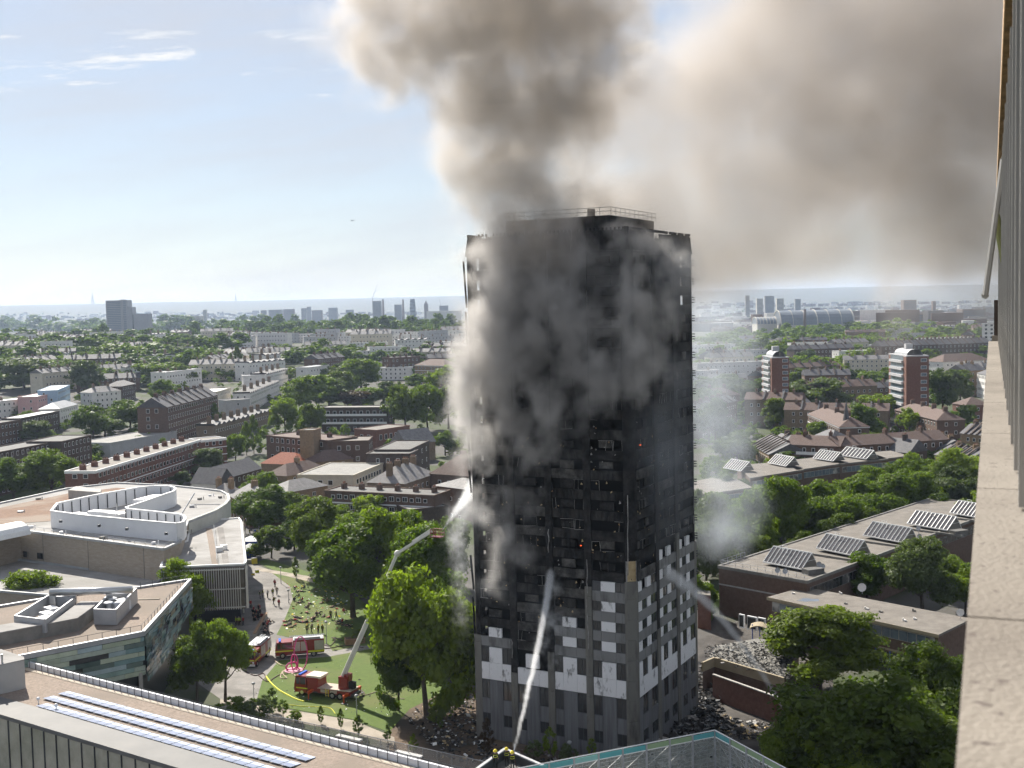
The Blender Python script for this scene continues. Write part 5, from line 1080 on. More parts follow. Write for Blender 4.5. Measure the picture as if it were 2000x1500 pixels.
# ------------------------------------------------------------------ houses and flats
def windows_on(m, a, b, n, z0, floors, fh, bay, ww=1.1, wh=1.4, sill=.9, mi=(0, 1), skip=0, rnd=None, fr=.12, end=.9):
    L_ = (b - a).length; d = (b - a) / L_; k = max(1, int((L_ - 2 * end) / bay)); off = (L_ - (k - 1) * bay) / 2
    for f in range(floors):
        for i in range(k):
            if rnd and rnd.random() < skip: continue
            p = a + d * (off + i * bay - ww / 2); z = z0 + f * fh + sill
            m.obox((p.x + n.x * .002, p.y + n.y * .002, z), (*(d * ww), 0), (*(n * .07), 0), (0, 0, wh), mi[0])
            q = p + d * fr; m.obox((q.x, q.y, z + fr), (*(d * (ww - 2 * fr)), 0), (*(n * .1), 0), (0, 0, wh - 2 * fr), mi[1])
FOOT = []
def block(label, e0, e1, depth, H, floors, wall='brick_brown', roof='flat', roofm='felt', name='apartment_block', cat='flats', group=None, bay=2.6, win=(1.1, 1.4), bands=0, chim=0, frame='white_paint', dz=None, eave=.35, pitch=.55, party=0, single=False, balcony=0, sill=.9, pane='glass_dark', ground=True, rear=True):
    """e0, e1: pixels of the two ends of the front eave; the block stands depth metres behind it"""
    P0 = gnd(*e0, H) if dz is None else onz(*e0, H); P1 = gnd(*e1, H) if dz is None else onz(*e1, H)
    z0 = min(terr(P0.x, P0.y), terr(P1.x, P1.y)) - .3; z1 = (P0.z + P1.z) / 2
    a, b = Vector(P0[:2]), Vector(P1[:2]); d = (b - a).normalized(); n = Vector((d.y, -d.x))
    if n.dot(a) > 0: n = -n                    # towards the camera
    q = -n * depth; c = (a + b) / 2 + q / 2; FOOT.append((c.x, c.y, (b - a).length / 2, depth / 2))
    T = thing(name, label, cat, (c.x, c.y, z0), group=group)
    MB().prism([xy(a), xy(b), xy(b + q), xy(a + q)], z0, z1).build('wall', G[wall], T)
    L_ = (b - a).length; r = random.Random(int(L_ * 100))
    if roof == 'flat':
        MB().prism([xy(a + q * .02 + d * .2), xy(b + q * .02 - d * .2), xy(b + q * .98 - d * .2), xy(a + q * .98 + d * .2)], z1 + .004, z1 + .15).build('roof', G[roofm], T)
        ring([xy(a), xy(b), xy(b + q), xy(a + q)], z1 - .1, z1 + .4, .35).build('parapet', G['white_paint' if bands else wall], T)
    elif roof in ('gable', 'hip'):
        e = eave; A, B_, C_, D_ = a + n * e - d * e, b + n * e + d * e, b + q - n * e + d * e, a + q - n * e - d * e; h = depth / 2 * pitch
        i = depth * .5 if roof == 'hip' else 0; R0 = (a + q / 2) + d * (i - (e if not i else 0)); R1 = (b + q / 2) - d * (i - (e if not i else 0))
        v = [(*A, z1), (*B_, z1), (*C_, z1), (*D_, z1), (*R0, z1 + h), (*R1, z1 + h)]
        rm = MB().add(v, [(0, 1, 5, 4), (2, 3, 4, 5), (1, 2, 5), (3, 0, 4), (3, 2, 1, 0)])
        RO = rm.build('roof', G[roofm], T)
        if roof == 'gable':
            gm = MB()
            for s, o in ((a, 1), (b, -1)):
                x = s + d * (.05 * o); gm.add([(*x, z1), (*(x + q), z1), (*(x + q / 2), z1 + h * .96)], [(0, 1, 2) if o < 0 else (2, 1, 0)])
            gm.build('gable_end', G[wall], T)
        if party:
            pm = MB()
            for k in range(1, party):
                s = a + d * (L_ * k / party)
                for (s0, s1, h0, h1) in ((n * e, q / 2, 0, h), (q - n * e, q / 2, 0, h)):
                    x0, x1 = s + s0, s + s1; w = d * .35; pm.add([(*(x0 - w), z1 + .02), (*(x0 + w), z1 + .02), (*(x1 + w), z1 + h + .45), (*(x1 - w), z1 + h + .45), (*(x0 - w), z1 + .4), (*(x0 + w), z1 + .4), (*(x1 + w), z1 + h + .85), (*(x1 - w), z1 + h + .85)], [(0, 1, 2, 3), (4, 5, 6, 7), (0, 1, 5, 4), (1, 2, 6, 5), (2, 3, 7, 6), (3, 0, 4, 7)])
            pm.build('party_walls', G['slate' if roofm != 'slate' else 'brick_dark'], T, kind='stuff')
    elif roof == 'butterfly':
        pm = MB(); k = max(2, int(L_ / 5.5)); w = L_ / k
        for j in range(k):
            s0, s1, sm_ = a + d * (j * w), a + d * ((j + 1) * w), a + d * ((j + .5) * w)
            for x0, x1, za, zc in ((s0, sm_, z1 + .9, z1 - .2), (sm_, s1, z1 - .2, z1 + .9)):
                pm.add([(*x0, za), (*x1, zc), (*(x1 + q), zc), (*(x0 + q), za), (*x0, z1 - .5), (*x1, z1 - .5), (*(x1 + q), z1 - .5), (*(x0 + q), z1 - .5)], [(0, 1, 2, 3), (0, 4, 5, 1), (2, 6, 7, 3)])
        pm.build('roof', G[roofm], T)
    if chim:
        for k in range(chim):
            s = a + d * (L_ * (k + .5) / chim) + q * (.5 if roof != 'flat' else .6); hh = 1.6 if roof == 'flat' else depth / 2 * pitch + 1.3
            C = MB().prism([xy(s - d * .45 - n * .9), xy(s + d * .45 - n * .9), xy(s + d * .45 + n * .9), xy(s - d * .45 + n * .9)], z1, z1 + hh).build('chimney', G[wall if not wall.startswith('render') else 'brick_stock'], T)
            pots = MB()
            for j in (-.55, 0, .55): pots.tube((*(s + n * j), z1 + hh), (*(s + n * j), z1 + hh + .5), .15, n=6)
            pots.build('chimney_pots', G['terracotta'], C, kind='stuff')
    fh = (z1 - z0 - .3) / floors
    wm = [G[frame], G[pane]]
    if single:
        for (x0, x1, nn) in ((a, b, n),):
            k = max(1, int((L_ - 1.8) / bay)); off = (L_ - (k - 1) * bay) / 2
            for f in range(floors):
                for i in range(k):
                    ww, wh = win if i % 2 else (win[0] * .75, win[1] * .8)
                    p = a + d * (off + i * bay - ww / 2); z = z0 + .3 + f * fh + sill; m = MB()
                    m.obox((p.x, p.y, z), (*(d * ww), 0), (*(n * .08), 0), (0, 0, wh)); W_ = m.build('window', G[frame], T)
                    nl = 2 if ww > 1.2 else 1
                    for j in range(nl):
                        s = p + d * (.1 + j * (ww - .1) / nl); MB().obox((s.x, s.y, z + .1), (*(d * ((ww - .1) / nl - .1)), 0), (*(n * .11), 0), (0, 0, wh - .2)).build('pane', G[pane], W_)
    else:
        wmb = MB(); windows_on(wmb, a, b, n, z0 + .3, floors, fh, bay, *win, sill=sill, rnd=r, skip=.03)
        for s, dn in ((a, -d), (b, d)):
            windows_on(wmb, s, s + q, dn, z0 + .3, floors, fh, bay * 1.25, *win, sill=sill, rnd=r, skip=.25)
        wmb.build('windows', wm, T, kind='stuff')
    if bands:
        for f in range(1, floors + 1):
            if bands == 2 and f % 2: continue
            z = z0 + .3 + f * fh - .15 - (.3 if f == floors else 0)
            bm_ = MB(); ring([xy(a + n * .06 - d * .06), xy(b + n * .06 + d * .06), xy(b + q - n * .06 + d * .06), xy(a + q - n * .06 - d * .06)], z, z + .32, .2, bm_); bm_.build('white_band', G['white_paint'], T)
    if balcony:
        for f in range(1, floors):
            z = z0 + .3 + f * fh; MB().obox((*(a + d * .5 + n * .01), z), (*(d * (L_ - 1)), 0), (*(n * 1.1), 0), (0, 0, .15)).build('balcony_floor', G['concrete'], T)
            MB().obox((*(a + d * .5 + n * 1.02), z + .15), (*(d * (L_ - 1)), 0), (*(n * .08), 0), (0, 0, .95)).build('balcony_front', G['white_paint' if balcony == 1 else 'metal_dark'], T)
    return T, a, b, q, z1
# --- named blocks left of the tower
T, a, b, q, z1 = block('long dark brick flats with white bands and roof chimneys behind the leisure centre', (186, 922), (392, 860), 9.5, 11.5, 4, 'brick_red', 'flat', 'felt_warm', bay=2.7, win=(1.5, 1.4), bands=2, chim=11)
block('short banded brick end wing joining the long banded flats', (392, 862), (442, 857), 9.5, 11, 4, 'brick_red', 'flat', 'felt_warm', bay=2.7, bands=1, win=(1.3, 1.4))
block('white roof hut and low grey hall behind the banded flats', (215, 868), (345, 842), 16, 6, 1, 'render_grey', 'flat', 'felt_light', name='hall', cat='hall', bay=4)
block('dark brown brick flats with balconies at the left edge', (-40, 892), (120, 862), 11, 14, 5, 'brick_dark', 'flat', 'felt', bay=2.6, win=(1.1, 1.5), chim=0)
block('dark brown brick flats wing nearer the banded flats', (120, 864), (178, 851), 13, 14.5, 5, 'brick_dark', 'flat', 'felt', bay=2.6, win=(1.1, 1.5))
block('long brick mansion block with slate roof and white bays', (326, 799), (425, 768), 13, 16, 5, 'brick_brown', 'gable', 'slate', bay=3.0, win=(1.5, 1.8), chim=7, pitch=.65, party=8)
block('low white terrace beneath the left trees', (-40, 790), (72, 776), 10, 9.5, 3, 'render_white', 'flat', 'lead', name='terrace', cat='terrace', bay=3, chim=3)
block('pink and cream terrace beside the pale blue house', (72, 778), (116, 765), 10, 10.5, 3, 'render_pink', 'flat', 'lead', name='terrace', cat='terrace', bay=3)
block('pale blue painted corner house on the left', (112, 766), (136, 750), 10, 12, 4, 'render_blue', 'flat', 'lead', name='house', cat='house', bay=3)
block('white house with hipped lead roof below the pale blue house', (116, 800), (152, 788), 10, 9, 3, 'render_white', 'hip', 'lead', name='house', cat='house', bay=3)
block('dark brick terrace row behind the left flats', (40, 820), (116, 802), 9, 9.5, 3, 'brick_dark', 'flat', 'lead', name='terrace', cat='terrace', bay=2.6)
block('brown brick terrace at the left edge, beside the white gable', (-40, 835), (40, 820), 9, 9.5, 3, 'brick_brown', 'flat', 'felt', name='terrace', cat='terrace', bay=2.6)
block('white villa with two gables among the left trees', (180, 768), (236, 762), 11, 9, 3, 'render_white', 'hip', 'slate_light', name='villa', cat='house', bay=3, chim=2)
block('brown villa beside the white villa among the left trees', (238, 756), (264, 748), 10, 9, 3, 'brick_dark', 'hip', 'slate_light', name='villa', cat='house', bay=3)
block('white terrace end by the mansion block', (424, 768), (450, 757), 10, 13, 4, 'render_cream', 'flat', 'lead', name='terrace', cat='terrace', bay=2.8)
block('grey rendered house side near the slate roof row', (441, 784), (488, 780), 9, 10.5, 3, 'render_grey', 'flat', 'felt', name='house', cat='house', bay=30)
block('row of brick houses with stepped slate roofs', (418, 835), (525, 800), 8, 7.5, 2, 'brick_stock', 'butterfly', 'slate', name='terrace', cat='terrace', bay=2.6, chim=8)
block('white stepped terrace running up to the right', (488, 775), (545, 740), 9, 9, 3, 'render_white', 'butterfly', 'slate', name='terrace', cat='terrace', bay=2.8, chim=5)
block('white terrace with dark valley roofs beyond the stepped terrace', (520, 735), (562, 718), 10, 10, 3, 'render_white', 'butterfly', 'slate', name='terrace', cat='terrace', bay=2.8, chim=4)
block('plain white gable block above the stepped terrace', (475, 735), (520, 733), 9, 11, 3, 'render_white', 'flat', 'lead', name='terrace', cat='terrace', bay=5)
block('flat white block beside the poplar trees', (602, 720), (642, 712), 9, 11, 3, 'render_white', 'flat', 'lead', name='terrace', cat='terrace', bay=4)
block('white and brown balcony flats framed by trees', (627, 797), (758, 797), 10, 11, 3, 'brick_dark', 'flat', 'felt_light', bay=3.2, win=(1.6, 1.5), balcony=1)
block('white centre bay of the balcony flats', (668, 796), (712, 796), 1.2, 10.6, 3, 'render_white', 'flat', 'felt_light', bay=2.6, name='flats_bay', cat='flats')
block('brown brick institute with small pediments and tall stair boxes', (520, 852), (640, 862), 14, 12, 4, 'brick_brown', 'flat', 'tile_brown', name='institute', cat='building', bay=3.0, win=(1.4, 1.7), chim=2)
block('brown brick institute wing to the right', (640, 864), (720, 862), 14, 11.5, 3, 'brick_brown', 'flat', 'felt_warm', name='institute', cat='building', bay=3.2, win=(1.3, 1.6))
block('red brick hall with white windows behind the institute', (735, 842), (800, 832), 12, 9.5, 2, 'brick_red', 'flat', 'felt_warm', name='hall', cat='hall', bay=3.0, win=(1.5, 2.2))
block('dark stair tower of the institute', (585, 842), (612, 842), 7, 16, 1, 'brick_tan', 'flat', 'felt', name='stair_tower', cat='tower', bay=30)
block('red tiled bungalow with round vents', (510, 905), (585, 908), 10, 5, 1, 'brick_tan', 'hip', 'tile_red', name='bungalow', cat='house', bay=4, pitch=.7)
block('brown tiled house beside the red roof', (618, 903), (690, 896), 9.5, 6, 2, 'brick_tan', 'hip', 'tile_brown', name='house', cat='house', bay=3, pitch=.7)
block('brown tiled house row in front of the red roof', (560, 930), (640, 915), 9, 6, 2, 'brick_tan', 'hip', 'tile_brown', name='house', cat='house', bay=3, pitch=.7, chim=1)
block('tan brick hipped house next to the maisonette row', (562, 962), (640, 948), 9.5, 6.4, 2, 'brick_tan', 'hip', 'slate_light', name='house', cat='house', bay=4.5, pitch=.55, single=True, win=(1.3, 1.2))
block('grey flat roofed school block with roof lights', (690, 930), (748, 906), 18, 7.5, 2, 'render_cream', 'flat', 'felt_light', name='school_block', cat='building', bay=2.6, win=(1.6, 1.6))
block('dark clad wing in front of the grey school block', (600, 925), (690, 925), 9, 6.5, 1, 'slate', 'flat', 'felt', name='school_block', cat='building', bay=3.5)
block('tall dark brick stepped block behind the school block', (715, 888), (800, 888), 11, 10.5, 3, 'brick_dark', 'flat', 'felt', name='school_block', cat='building', bay=3.4)
block('dark brick block with square blank wall beside the stepped block', (800, 880), (838, 862), 12, 11, 3, 'brick_dark', 'flat', 'felt', name='school_block', cat='building', bay=6)
block('slate gabled chapel behind the dark school blocks', (795, 868), (850, 862), 11, 7, 1, 'brick_stock', 'gable', 'slate_light', name='chapel', cat='chapel', bay=4, pitch=.9)
T, a, b, q, z1 = block('brown brick maisonette row with white windows and flat roof', (634, 960), (848, 970), 9.5, 8.4, 3, 'brick_brown', 'flat', 'felt', bay=2.0, win=(1.5, 1.3), chim=6, single=True, sill=1.0, name='maisonette_row', cat='houses')
for f in (3.05, 5.5): MB().obox((*(a + (b - a).normalized() * .1), f), (*(b - a), 0), (*(-q.normalized() * .9), 0), (0, 0, .25)).build('white_band', G['white_paint'], T)
block('single brown house with mono roof right of the maisonette row', (848, 948), (912, 956), 11, 9, 2, 'brick_brown', 'hip', 'slate_light', name='house', cat='house', bay=3.4, single=True, win=(1.1, 1.1), pitch=.35)
block('low brown house in front of the mono roofed house', (800, 998), (875, 990), 9, 5.5, 1, 'brick_dark', 'flat', 'felt_light', name='house', cat='house', bay=5, single=True, win=(1.5, 1.4))
block('slate roofed terrace with roof lights close to the tower', (790, 945), (850, 925), 12, 7.5, 2, 'brick_stock', 'hip', 'slate_light', name='terrace', cat='terrace', bay=3, chim=4, pitch=.7)
block('large brown hipped hall right beside the tower', (840, 925), (915, 930), 16, 8, 2, 'brick_brown', 'hip', 'tile_brown', name='hall', cat='hall', bay=3.5, pitch=.8)
block('black slate houses left of the brown tiled row', (440, 935), (510, 915), 9, 6, 2, 'brick_dark', 'gable', 'slate', name='terrace', cat='terrace', bay=3, pitch=.8)
block('white gabled house with slate roof behind the leisure centre', (374, 944), (425, 947), 8, 6.5, 2, 'render_white', 'gable', 'slate', name='house', cat='house', bay=8, pitch=1.1)
block('tan cottage with chimneys at the leisure centre corner', (400, 968), (448, 970), 8, 6.3, 2, 'brick_tan', 'hip', 'slate_light', name='house', cat='house', bay=3, chim=2, pitch=.8)
block('tan house at the street end behind the curved wall', (448, 968), (486, 985), 9, 6.5, 2, 'brick_tan', 'hip', 'slate_light', name='house', cat='house', bay=3, chim=1, pitch=.8)
block('tan brick police flats with hipped roof near the tower', (810, 712), (868, 716), 14, 13, 4, 'brick_tan', 'hip', 'tile_brown', bay=3, bands=1)
block('brown brick mansion row between the far trees', (762, 700), (820, 696), 12, 14, 4, 'brick_brown', 'flat', 'slate', bay=3, chim=5)
# --- named blocks right of the tower
def point_block(label, x0, xm, x1, yt, H, n):
    zt = H; C = gnd(xm, yt, H); A = gnd(x0, yt - 6, H); B_ = gnd(x1, yt - 2, H)
    c, a_, b_ = Vector(C[:2]), Vector(A[:2]), Vector(B_[:2]); la = (a_ - c).length; lb = 15
    da = (a_ - c).normalized(); db = Vector((-da.y, da.x)); db = db if db.dot(b_ - c) > 0 else -db
    k = Vector((x1 - xm, 0)); z0 = terr(*c) - .5; z1 = C.z
    s = FPX / C.y; la, lb = (xm - x0) / s / max(.25, abs(da.x)), (x1 - xm) / s / max(.25, abs(db.x)); la, lb = min(la, 26), min(lb, 26)
    T = thing('point_block', label, 'tower block', (c.x, c.y, z0), group='brick point blocks on the right')
    P = [c, c + da * la, c + da * la + db * lb, c + db * lb]; MB().prism([xy(p) for p in P], z0, z1).build('wall', G['brick_red'], T)
    na, nb_ = -db, -da; fh = (z1 - z0) / n; wm = MB()
    for f in range(n):
        z = z0 + f * fh
        o = c + da * (la * .16) + na * .01; MB().obox((*o, z + .25), (*(da * la * .72), 0), (*(na * .9), 0), (0, 0, 1.1)).build('balcony', G['render_grey'], T)
        o = c + da * (la * .16) + na * .02; MB().obox((*o, z + 1.32), (*(da * la * .72), 0), (*(na * .06), 0), (0, 0, fh - 1.1)).build('balcony_glazing', G['glass_blue'], T)
        windows_on(wm, c + db * (lb * .55), c + db * lb, nb_, z, 1, fh, 4.4, 2.6, 1.5, .8, end=.3)
    wm.build('windows', [G['white_paint'], G['glass_blue']], T, kind='stuff')
    MB().prism([xy(p) for p in P], z1 + .004, z1 + .5).build('roof', G['render_grey'], T)
    ce = (P[0] + P[2]) / 2; v = MB()
    for j in range(9):
        t = math.pi * j / 8; v_ = db * (lb * .36 * math.cos(t)); h = z1 + .5 + 2.6 * math.sin(t)
        if j: v.add([(*(ce + pv_ - da * la * .36), ph), (*(ce + pv_ + da * la * .36), ph), (*(ce + v_ + da * la * .36), h), (*(ce + v_ - da * la * .36), h)], [(0, 1, 2, 3)])
        pv_, ph = v_, h
    v.build('roof_vault', G['lead'], T); MB().box((ce.x, ce.y, z1 + 3), (3, 3, 4.4), math.atan2(da.y, da.x)).build('lift_housing', G['render_grey'], T)
point_block('smoky brick point block nearer the tower, white balconies on its left side', 1484, 1507, 1541, 700, 30, 11)
point_block('brick point block further right, white balconies on its left side', 1735, 1770, 1814, 697, 31, 10)
block('long brown roofed estate block with galleries, behind the spire', (1538, 868), (1640, 872), 11, 9.5, 3, 'brick_brown', 'gable', 'tile_brown', bay=3, balcony=1, pitch=.5, chim=2)
block('estate block continuing right behind the round tree', (1640, 872), (1852, 858), 11, 9.5, 3, 'brick_brown', 'gable', 'tile_brown', bay=3, pitch=.5, chim=3)
block('diagonal estate block with brown roof under the left point block', (1578, 808), (1640, 835), 11, 9.5, 3, 'brick_brown', 'hip', 'tile_brown', bay=3, pitch=.6, chim=3, bands=1)
block('diagonal estate block with brown roof under the right point block', (1748, 800), (1830, 822), 11, 9.5, 3, 'brick_brown', 'hip', 'tile_brown', bay=3, pitch=.6, chim=4)
block('brown hipped estate block in the smoke beside the tower', (1388, 775), (1445, 770), 12, 10, 3, 'brick_brown', 'hip', 'tile_brown', bay=3, pitch=.6, chim=2)
block('terrace with ribbed slate roofs in front of the estate block', (1466, 868), (1502, 888), 14, 6.5, 2, 'brick_tan', 'gable', 'slate', name='terrace', cat='terrace', bay=2.8, party=8, pitch=.5)
block('slate houses behind the ribbed terrace', (1502, 862), (1545, 872), 10, 7, 2, 'brick_dark', 'gable', 'slate', name='terrace', cat='terrace', bay=3, party=3, chim=2)
block('small tan brick house with slate pyramid roof', (1588, 852), (1625, 858), 8, 7, 2, 'brick_tan', 'hip', 'slate', name='house', cat='house', bay=3, pitch=.7)
block('tan terrace with ribbed slate roofs, centre right', (1780, 862), (1832, 878), 12, 6.5, 2, 'brick_tan', 'gable', 'slate', name='terrace', cat='terrace', bay=2.8, party=7, pitch=.5, chim=3)
block('ribbed slate roof terrace stepping down beside the bright tree', (1826, 888), (1890, 900), 12, 6.5, 2, 'brick_tan', 'gable', 'slate', name='terrace', cat='terrace', bay=2.8, party=6, pitch=.5, chim=2)
block('far tan terrace with slate roof against the ledge', (1876, 846), (1930, 852), 11, 7, 2, 'brick_tan', 'gable', 'slate', name='terrace', cat='terrace', bay=2.8, party=5, pitch=.6, chim=3)
block('dark workshop roofs below the estate block', (1555, 890), (1660, 892), 12, 4.5, 1, 'brick_dark', 'flat', 'felt', name='workshop', cat='workshop', bay=5)
block('dark house with broken roof beside the scaffold', (1725, 880), (1775, 885), 10, 7, 2, 'brick_dark', 'gable', 'slate', name='house', cat='house', bay=3, chim=1, pitch=.8)
block('white building with brown hipped roof by the ledge', (1842, 708), (1935, 702), 16, 14, 4, 'render_white', 'hip', 'tile_brown', name='house', cat='flats', bay=3)
block('ochre brick flats with dormers by the ledge', (1884, 725), (1925, 722), 12, 14, 4, 'brick_tan', 'gable', 'slate', bay=3, chim=2)
block('white flats with dark window bays by the ledge', (1908, 728), (1950, 738), 12, 13, 4, 'render_white', 'hip', 'slate', bay=2.4, win=(1, 1.8))
block('red roofed house half hidden by the ledge', (1886, 792), (1935, 790), 12, 7, 2, 'brick_red', 'hip', 'tile_brown', name='house', cat='house', bay=3)
block('white office slab with dark window columns near the far ledge', (1918, 632), (1945, 632), 12, 24, 7, 'render_white', 'flat', 'lead', name='office_slab', cat='office', bay=5, win=(2.4, 2))
block('long dark mansion terrace behind the right point block', (1722, 678), (1935, 668), 14, 16, 5, 'brick_dark', 'gable', 'slate', name='terrace', cat='terrace', bay=3.4, chim=14, party=14)
# little grey spire
p = gnd(1653, 880); T = thing('spire', 'thin grey church spire before the estate block', 'spire', p)
MB().tube((p.x, p.y, 0), (p.x, p.y, 9), 1.6, 1.6, 8).build('base', G['brick_stock'], T); MB().tube((p.x, p.y, 9), (p.x, p.y, 19), 1.7, .05, 8).build('cone', G['slate'], T)
# --- fillers: terraces among the trees
def clear(p, rr):
    return all(math.hypot(p.x - f[0], p.y - f[1]) > rr + max(f[2], f[3]) * .8 for f in FOOT)
def fill(x0, x1, y0, y1, n, seed, specs, group, side):
    r = random.Random(seed); k = 0; tries = 0
    while k < n and tries < n * 12:
        tries += 1; px = r.uniform(x0, x1); py = y0 + (y1 - y0) * r.random() ** 1.2; P = gnd(px, py)
        L_ = r.uniform(18, 55); ang = r.choice((.25, .35, -.35, 1.2, -.1)) + r.uniform(-.1, .1)
        if not clear(P, L_ * .35): continue
        wall, roof, rm, lab = specs[r.randrange(len(specs))]
        H = r.uniform(8, 13); d = Vector((math.cos(ang), math.sin(ang))) * (L_ / 2); z = terr(P.x, P.y)
        def pix(v, zz):
            rel = Vector((v.x, v.y, zz)) - CAM; f = rel.dot(FW); return (1000 + FPX * rel.dot(R2) / f, 750 - FPX * rel.dot(U2) / f)
        a, b = Vector(P[:2]) - d, Vector(P[:2]) + d
        block('%s %s' % (lab, side), pix(a, terr(*a) + H), pix(b, terr(*b) + H), r.uniform(9, 12), H, 3, wall, roof, rm, name='terrace', cat='terrace', group=group, bay=3.2, chim=int(L_ / 8), party=int(L_ / 7) if roof == 'gable' else 0); k += 1
SP = [('render_white', 'flat', 'lead', 'white stucco terrace'), ('render_white', 'butterfly', 'slate', 'white valley roofed terrace'), ('brick_brown', 'gable', 'slate', 'brown brick slate roofed terrace'), ('render_cream', 'gable', 'slate_light', 'cream terrace with pale slate roof'), ('brick_dark', 'gable', 'slate', 'dark brick terrace'), ('brick_stock', 'gable', 'tile_brown', 'stock brick terrace with brown tiles'), ('render_grey', 'flat', 'felt_light', 'grey flat roofed row')]
fill(0, 480, 664, 770, 46, 21, SP[:5] + [SP[0], SP[3]], 'filler terraces left', 'among the trees far left of the tower')
fill(440, 900, 690, 745, 18, 22, SP[:4], 'filler terraces centre', 'among the trees between the poplars and the tower')
fill(480, 905, 664, 680, 26, 23, [SP[0], SP[3], SP[6], SP[0]], 'long white terrace', 'in the long pale row under the wooded ridge')
fill(0, 190, 640, 668, 16, 24, [SP[2], SP[4], SP[0]], 'far left mansions', 'on the far left slope')
fill(1370, 1930, 655, 760, 28, 25, [SP[2], SP[4], SP[5], SP[0], SP[3], SP[6]], 'filler terraces right', 'among the trees far right of the tower')
fill(1370, 1700, 760, 850, 9, 26, [SP[2], SP[5]], 'smoky terraces right', 'in the smoky gap right of the tower')

# gardens: low greenery filling the yards and street edges between the houses
def gardens(label, regions, n, seed):
    r = random.Random(seed); vs_, fs, o = [], [], 0; k = 0; tries = 0
    while k < n and tries < n * 10:
        tries += 1; x0, x1, y0, y1 = regions[r.randrange(len(regions))]; p = gnd(r.uniform(x0, x1), r.uniform(y0, y1)); w = r.uniform(3, 8)
        if not all(math.hypot(p.x - f[0], p.y - f[1]) > min(f[2], f[3]) + 2 for f in FOOT): continue
        V_, F_ = LIGHT[r.randrange(3)]; a = r.uniform(0, 6.28); w /= 10; hh = w * r.uniform(.5, 1.1)
        R_ = np.array([[math.cos(a) * w, -math.sin(a) * w, 0], [math.sin(a) * w, math.cos(a) * w, 0], [0, 0, hh]]); vs_.append(V_ @ R_.T + np.array(p)); fs += [tuple(i + o for i in f) for f in F_]; o += len(V_); k += 1
    me = bpy.data.meshes.new('shrubbery'); me.from_pydata(np.concatenate(vs_).tolist(), [], fs); me.materials.append(LEAF['mid']); me.update(); tag(link('shrubbery', me), label, 'greenery', kind='stuff')
gardens('low garden greenery between the houses left of the tower', [(0, 905, 745, 960), (440, 905, 760, 900), (0, 480, 740, 860), (470, 640, 940, 1010)], 330, 3)
gardens('low garden greenery between the blocks right of the tower', [(1365, 1930, 740, 930), (1365, 1560, 780, 960)], 200, 4)
# ------------------------------------------------------------------ vehicles
def local(T, m, name, mats, parent=None, smooth=False):
    me = m.mesh(name, mats)
    if smooth: me.polygons.foreach_set('use_smooth', [True] * len(me.polygons))
    return link(name, me, parent or T)
STRIPE = mat('hi_vis_yellow', (.62, .68, .03), None, rough=.4); SHUT = mat('shutter_silver', (.4, .41, .42), (.48, .49, .5), 3, rough=.4, metal=.4); ORANGE = mat('orange_red', (.5, .08, .02), None, rough=.4); BLUEL = mat('blue_lamp', (.05, .15, .7), None, rough=.2); DECKM = mat('deck_tan', (.4, .34, .28), (.5, .43, .36), 2)
def wheel(T, x, y, r=.5, w=.32):
    W_ = local(T, MB().tube((x, y - w / 2, r), (x, y + w / 2, r), r, n=16), 'wheel', G['black']); s = 1 if y > 0 else -1
    local(T, MB().tube((x, y + s * (w / 2 - .02), r), (x, y + s * (w / 2 + .03), r), r * .55, n=12), 'rim', G['steel'], W_)
def cab(T, x0, ln, w, z0, z1, roofm=None):
    """cab with raked windscreen; the front is at x0 - ln"""
    xf = x0 - ln; h = w / 2; zm = z0 + (z1 - z0) * .45
    v = [(xf, -h, z0), (xf, h, z0), (x0, h, z0), (x0, -h, z0), (xf, -h, zm), (xf, h, zm), (x0, h, z1), (x0, -h, z1), (xf + .28, -h * .95, z1), (xf + .28, h * .95, z1)]
    C = local(T, MB().add(v, [(3, 2, 1, 0), (0, 1, 5, 4), (4, 5, 9, 8), (8, 9, 6, 7), (2, 3, 7, 6), (0, 4, 8, 7, 3), (2, 6, 9, 5, 1)]), 'cab', G['red_paint'])
    n = Vector((-(z1 - zm), 0, .28)).normalized() * .015
    def on(t, y): return Vector((xf + .28 * t, y * (1 - .05 * t), zm + (z1 - zm) * t)) + n
    local(T, MB().add([on(.1, -h * .9), on(.1, h * .9), on(.9, h * .9), on(.9, -h * .9)], [(0, 1, 2, 3)]), 'windscreen', G['glass_dark'], C)
    for s in (-1, 1):
        for a, b in ((.38, .95), (1.05, ln - .15)):
            if b - a < .3: continue
            local(T, MB().obox((xf + a, s * h, zm + .12), (b - a, 0, 0), (0, s * .015, 0), (0, 0, (z1 - zm) * .75)), 'side_window', G['glass_dark'], C)
        local(T, MB().box((xf - .02, s * h * .78, z0 + .45), (.06, .3, .22)), 'headlight', G['white_paint'], C)
    local(T, MB().obox((xf - .06, -h, z0 - .15), (.1, 0, 0), (0, w, 0), (0, 0, .35)), 'bumper', G['white_paint'], C)
    local(T, MB().obox((xf - .012, -h * .95, zm - .3), (.01, 0, 0), (0, w * .95, 0), (0, 0, .18)), 'front_stripe', STRIPE, C)
    local(T, MB().box((xf + .8, 0, z1 + .1), (.35, w * .8, .2)), 'light_bar', BLUEL, C); return C
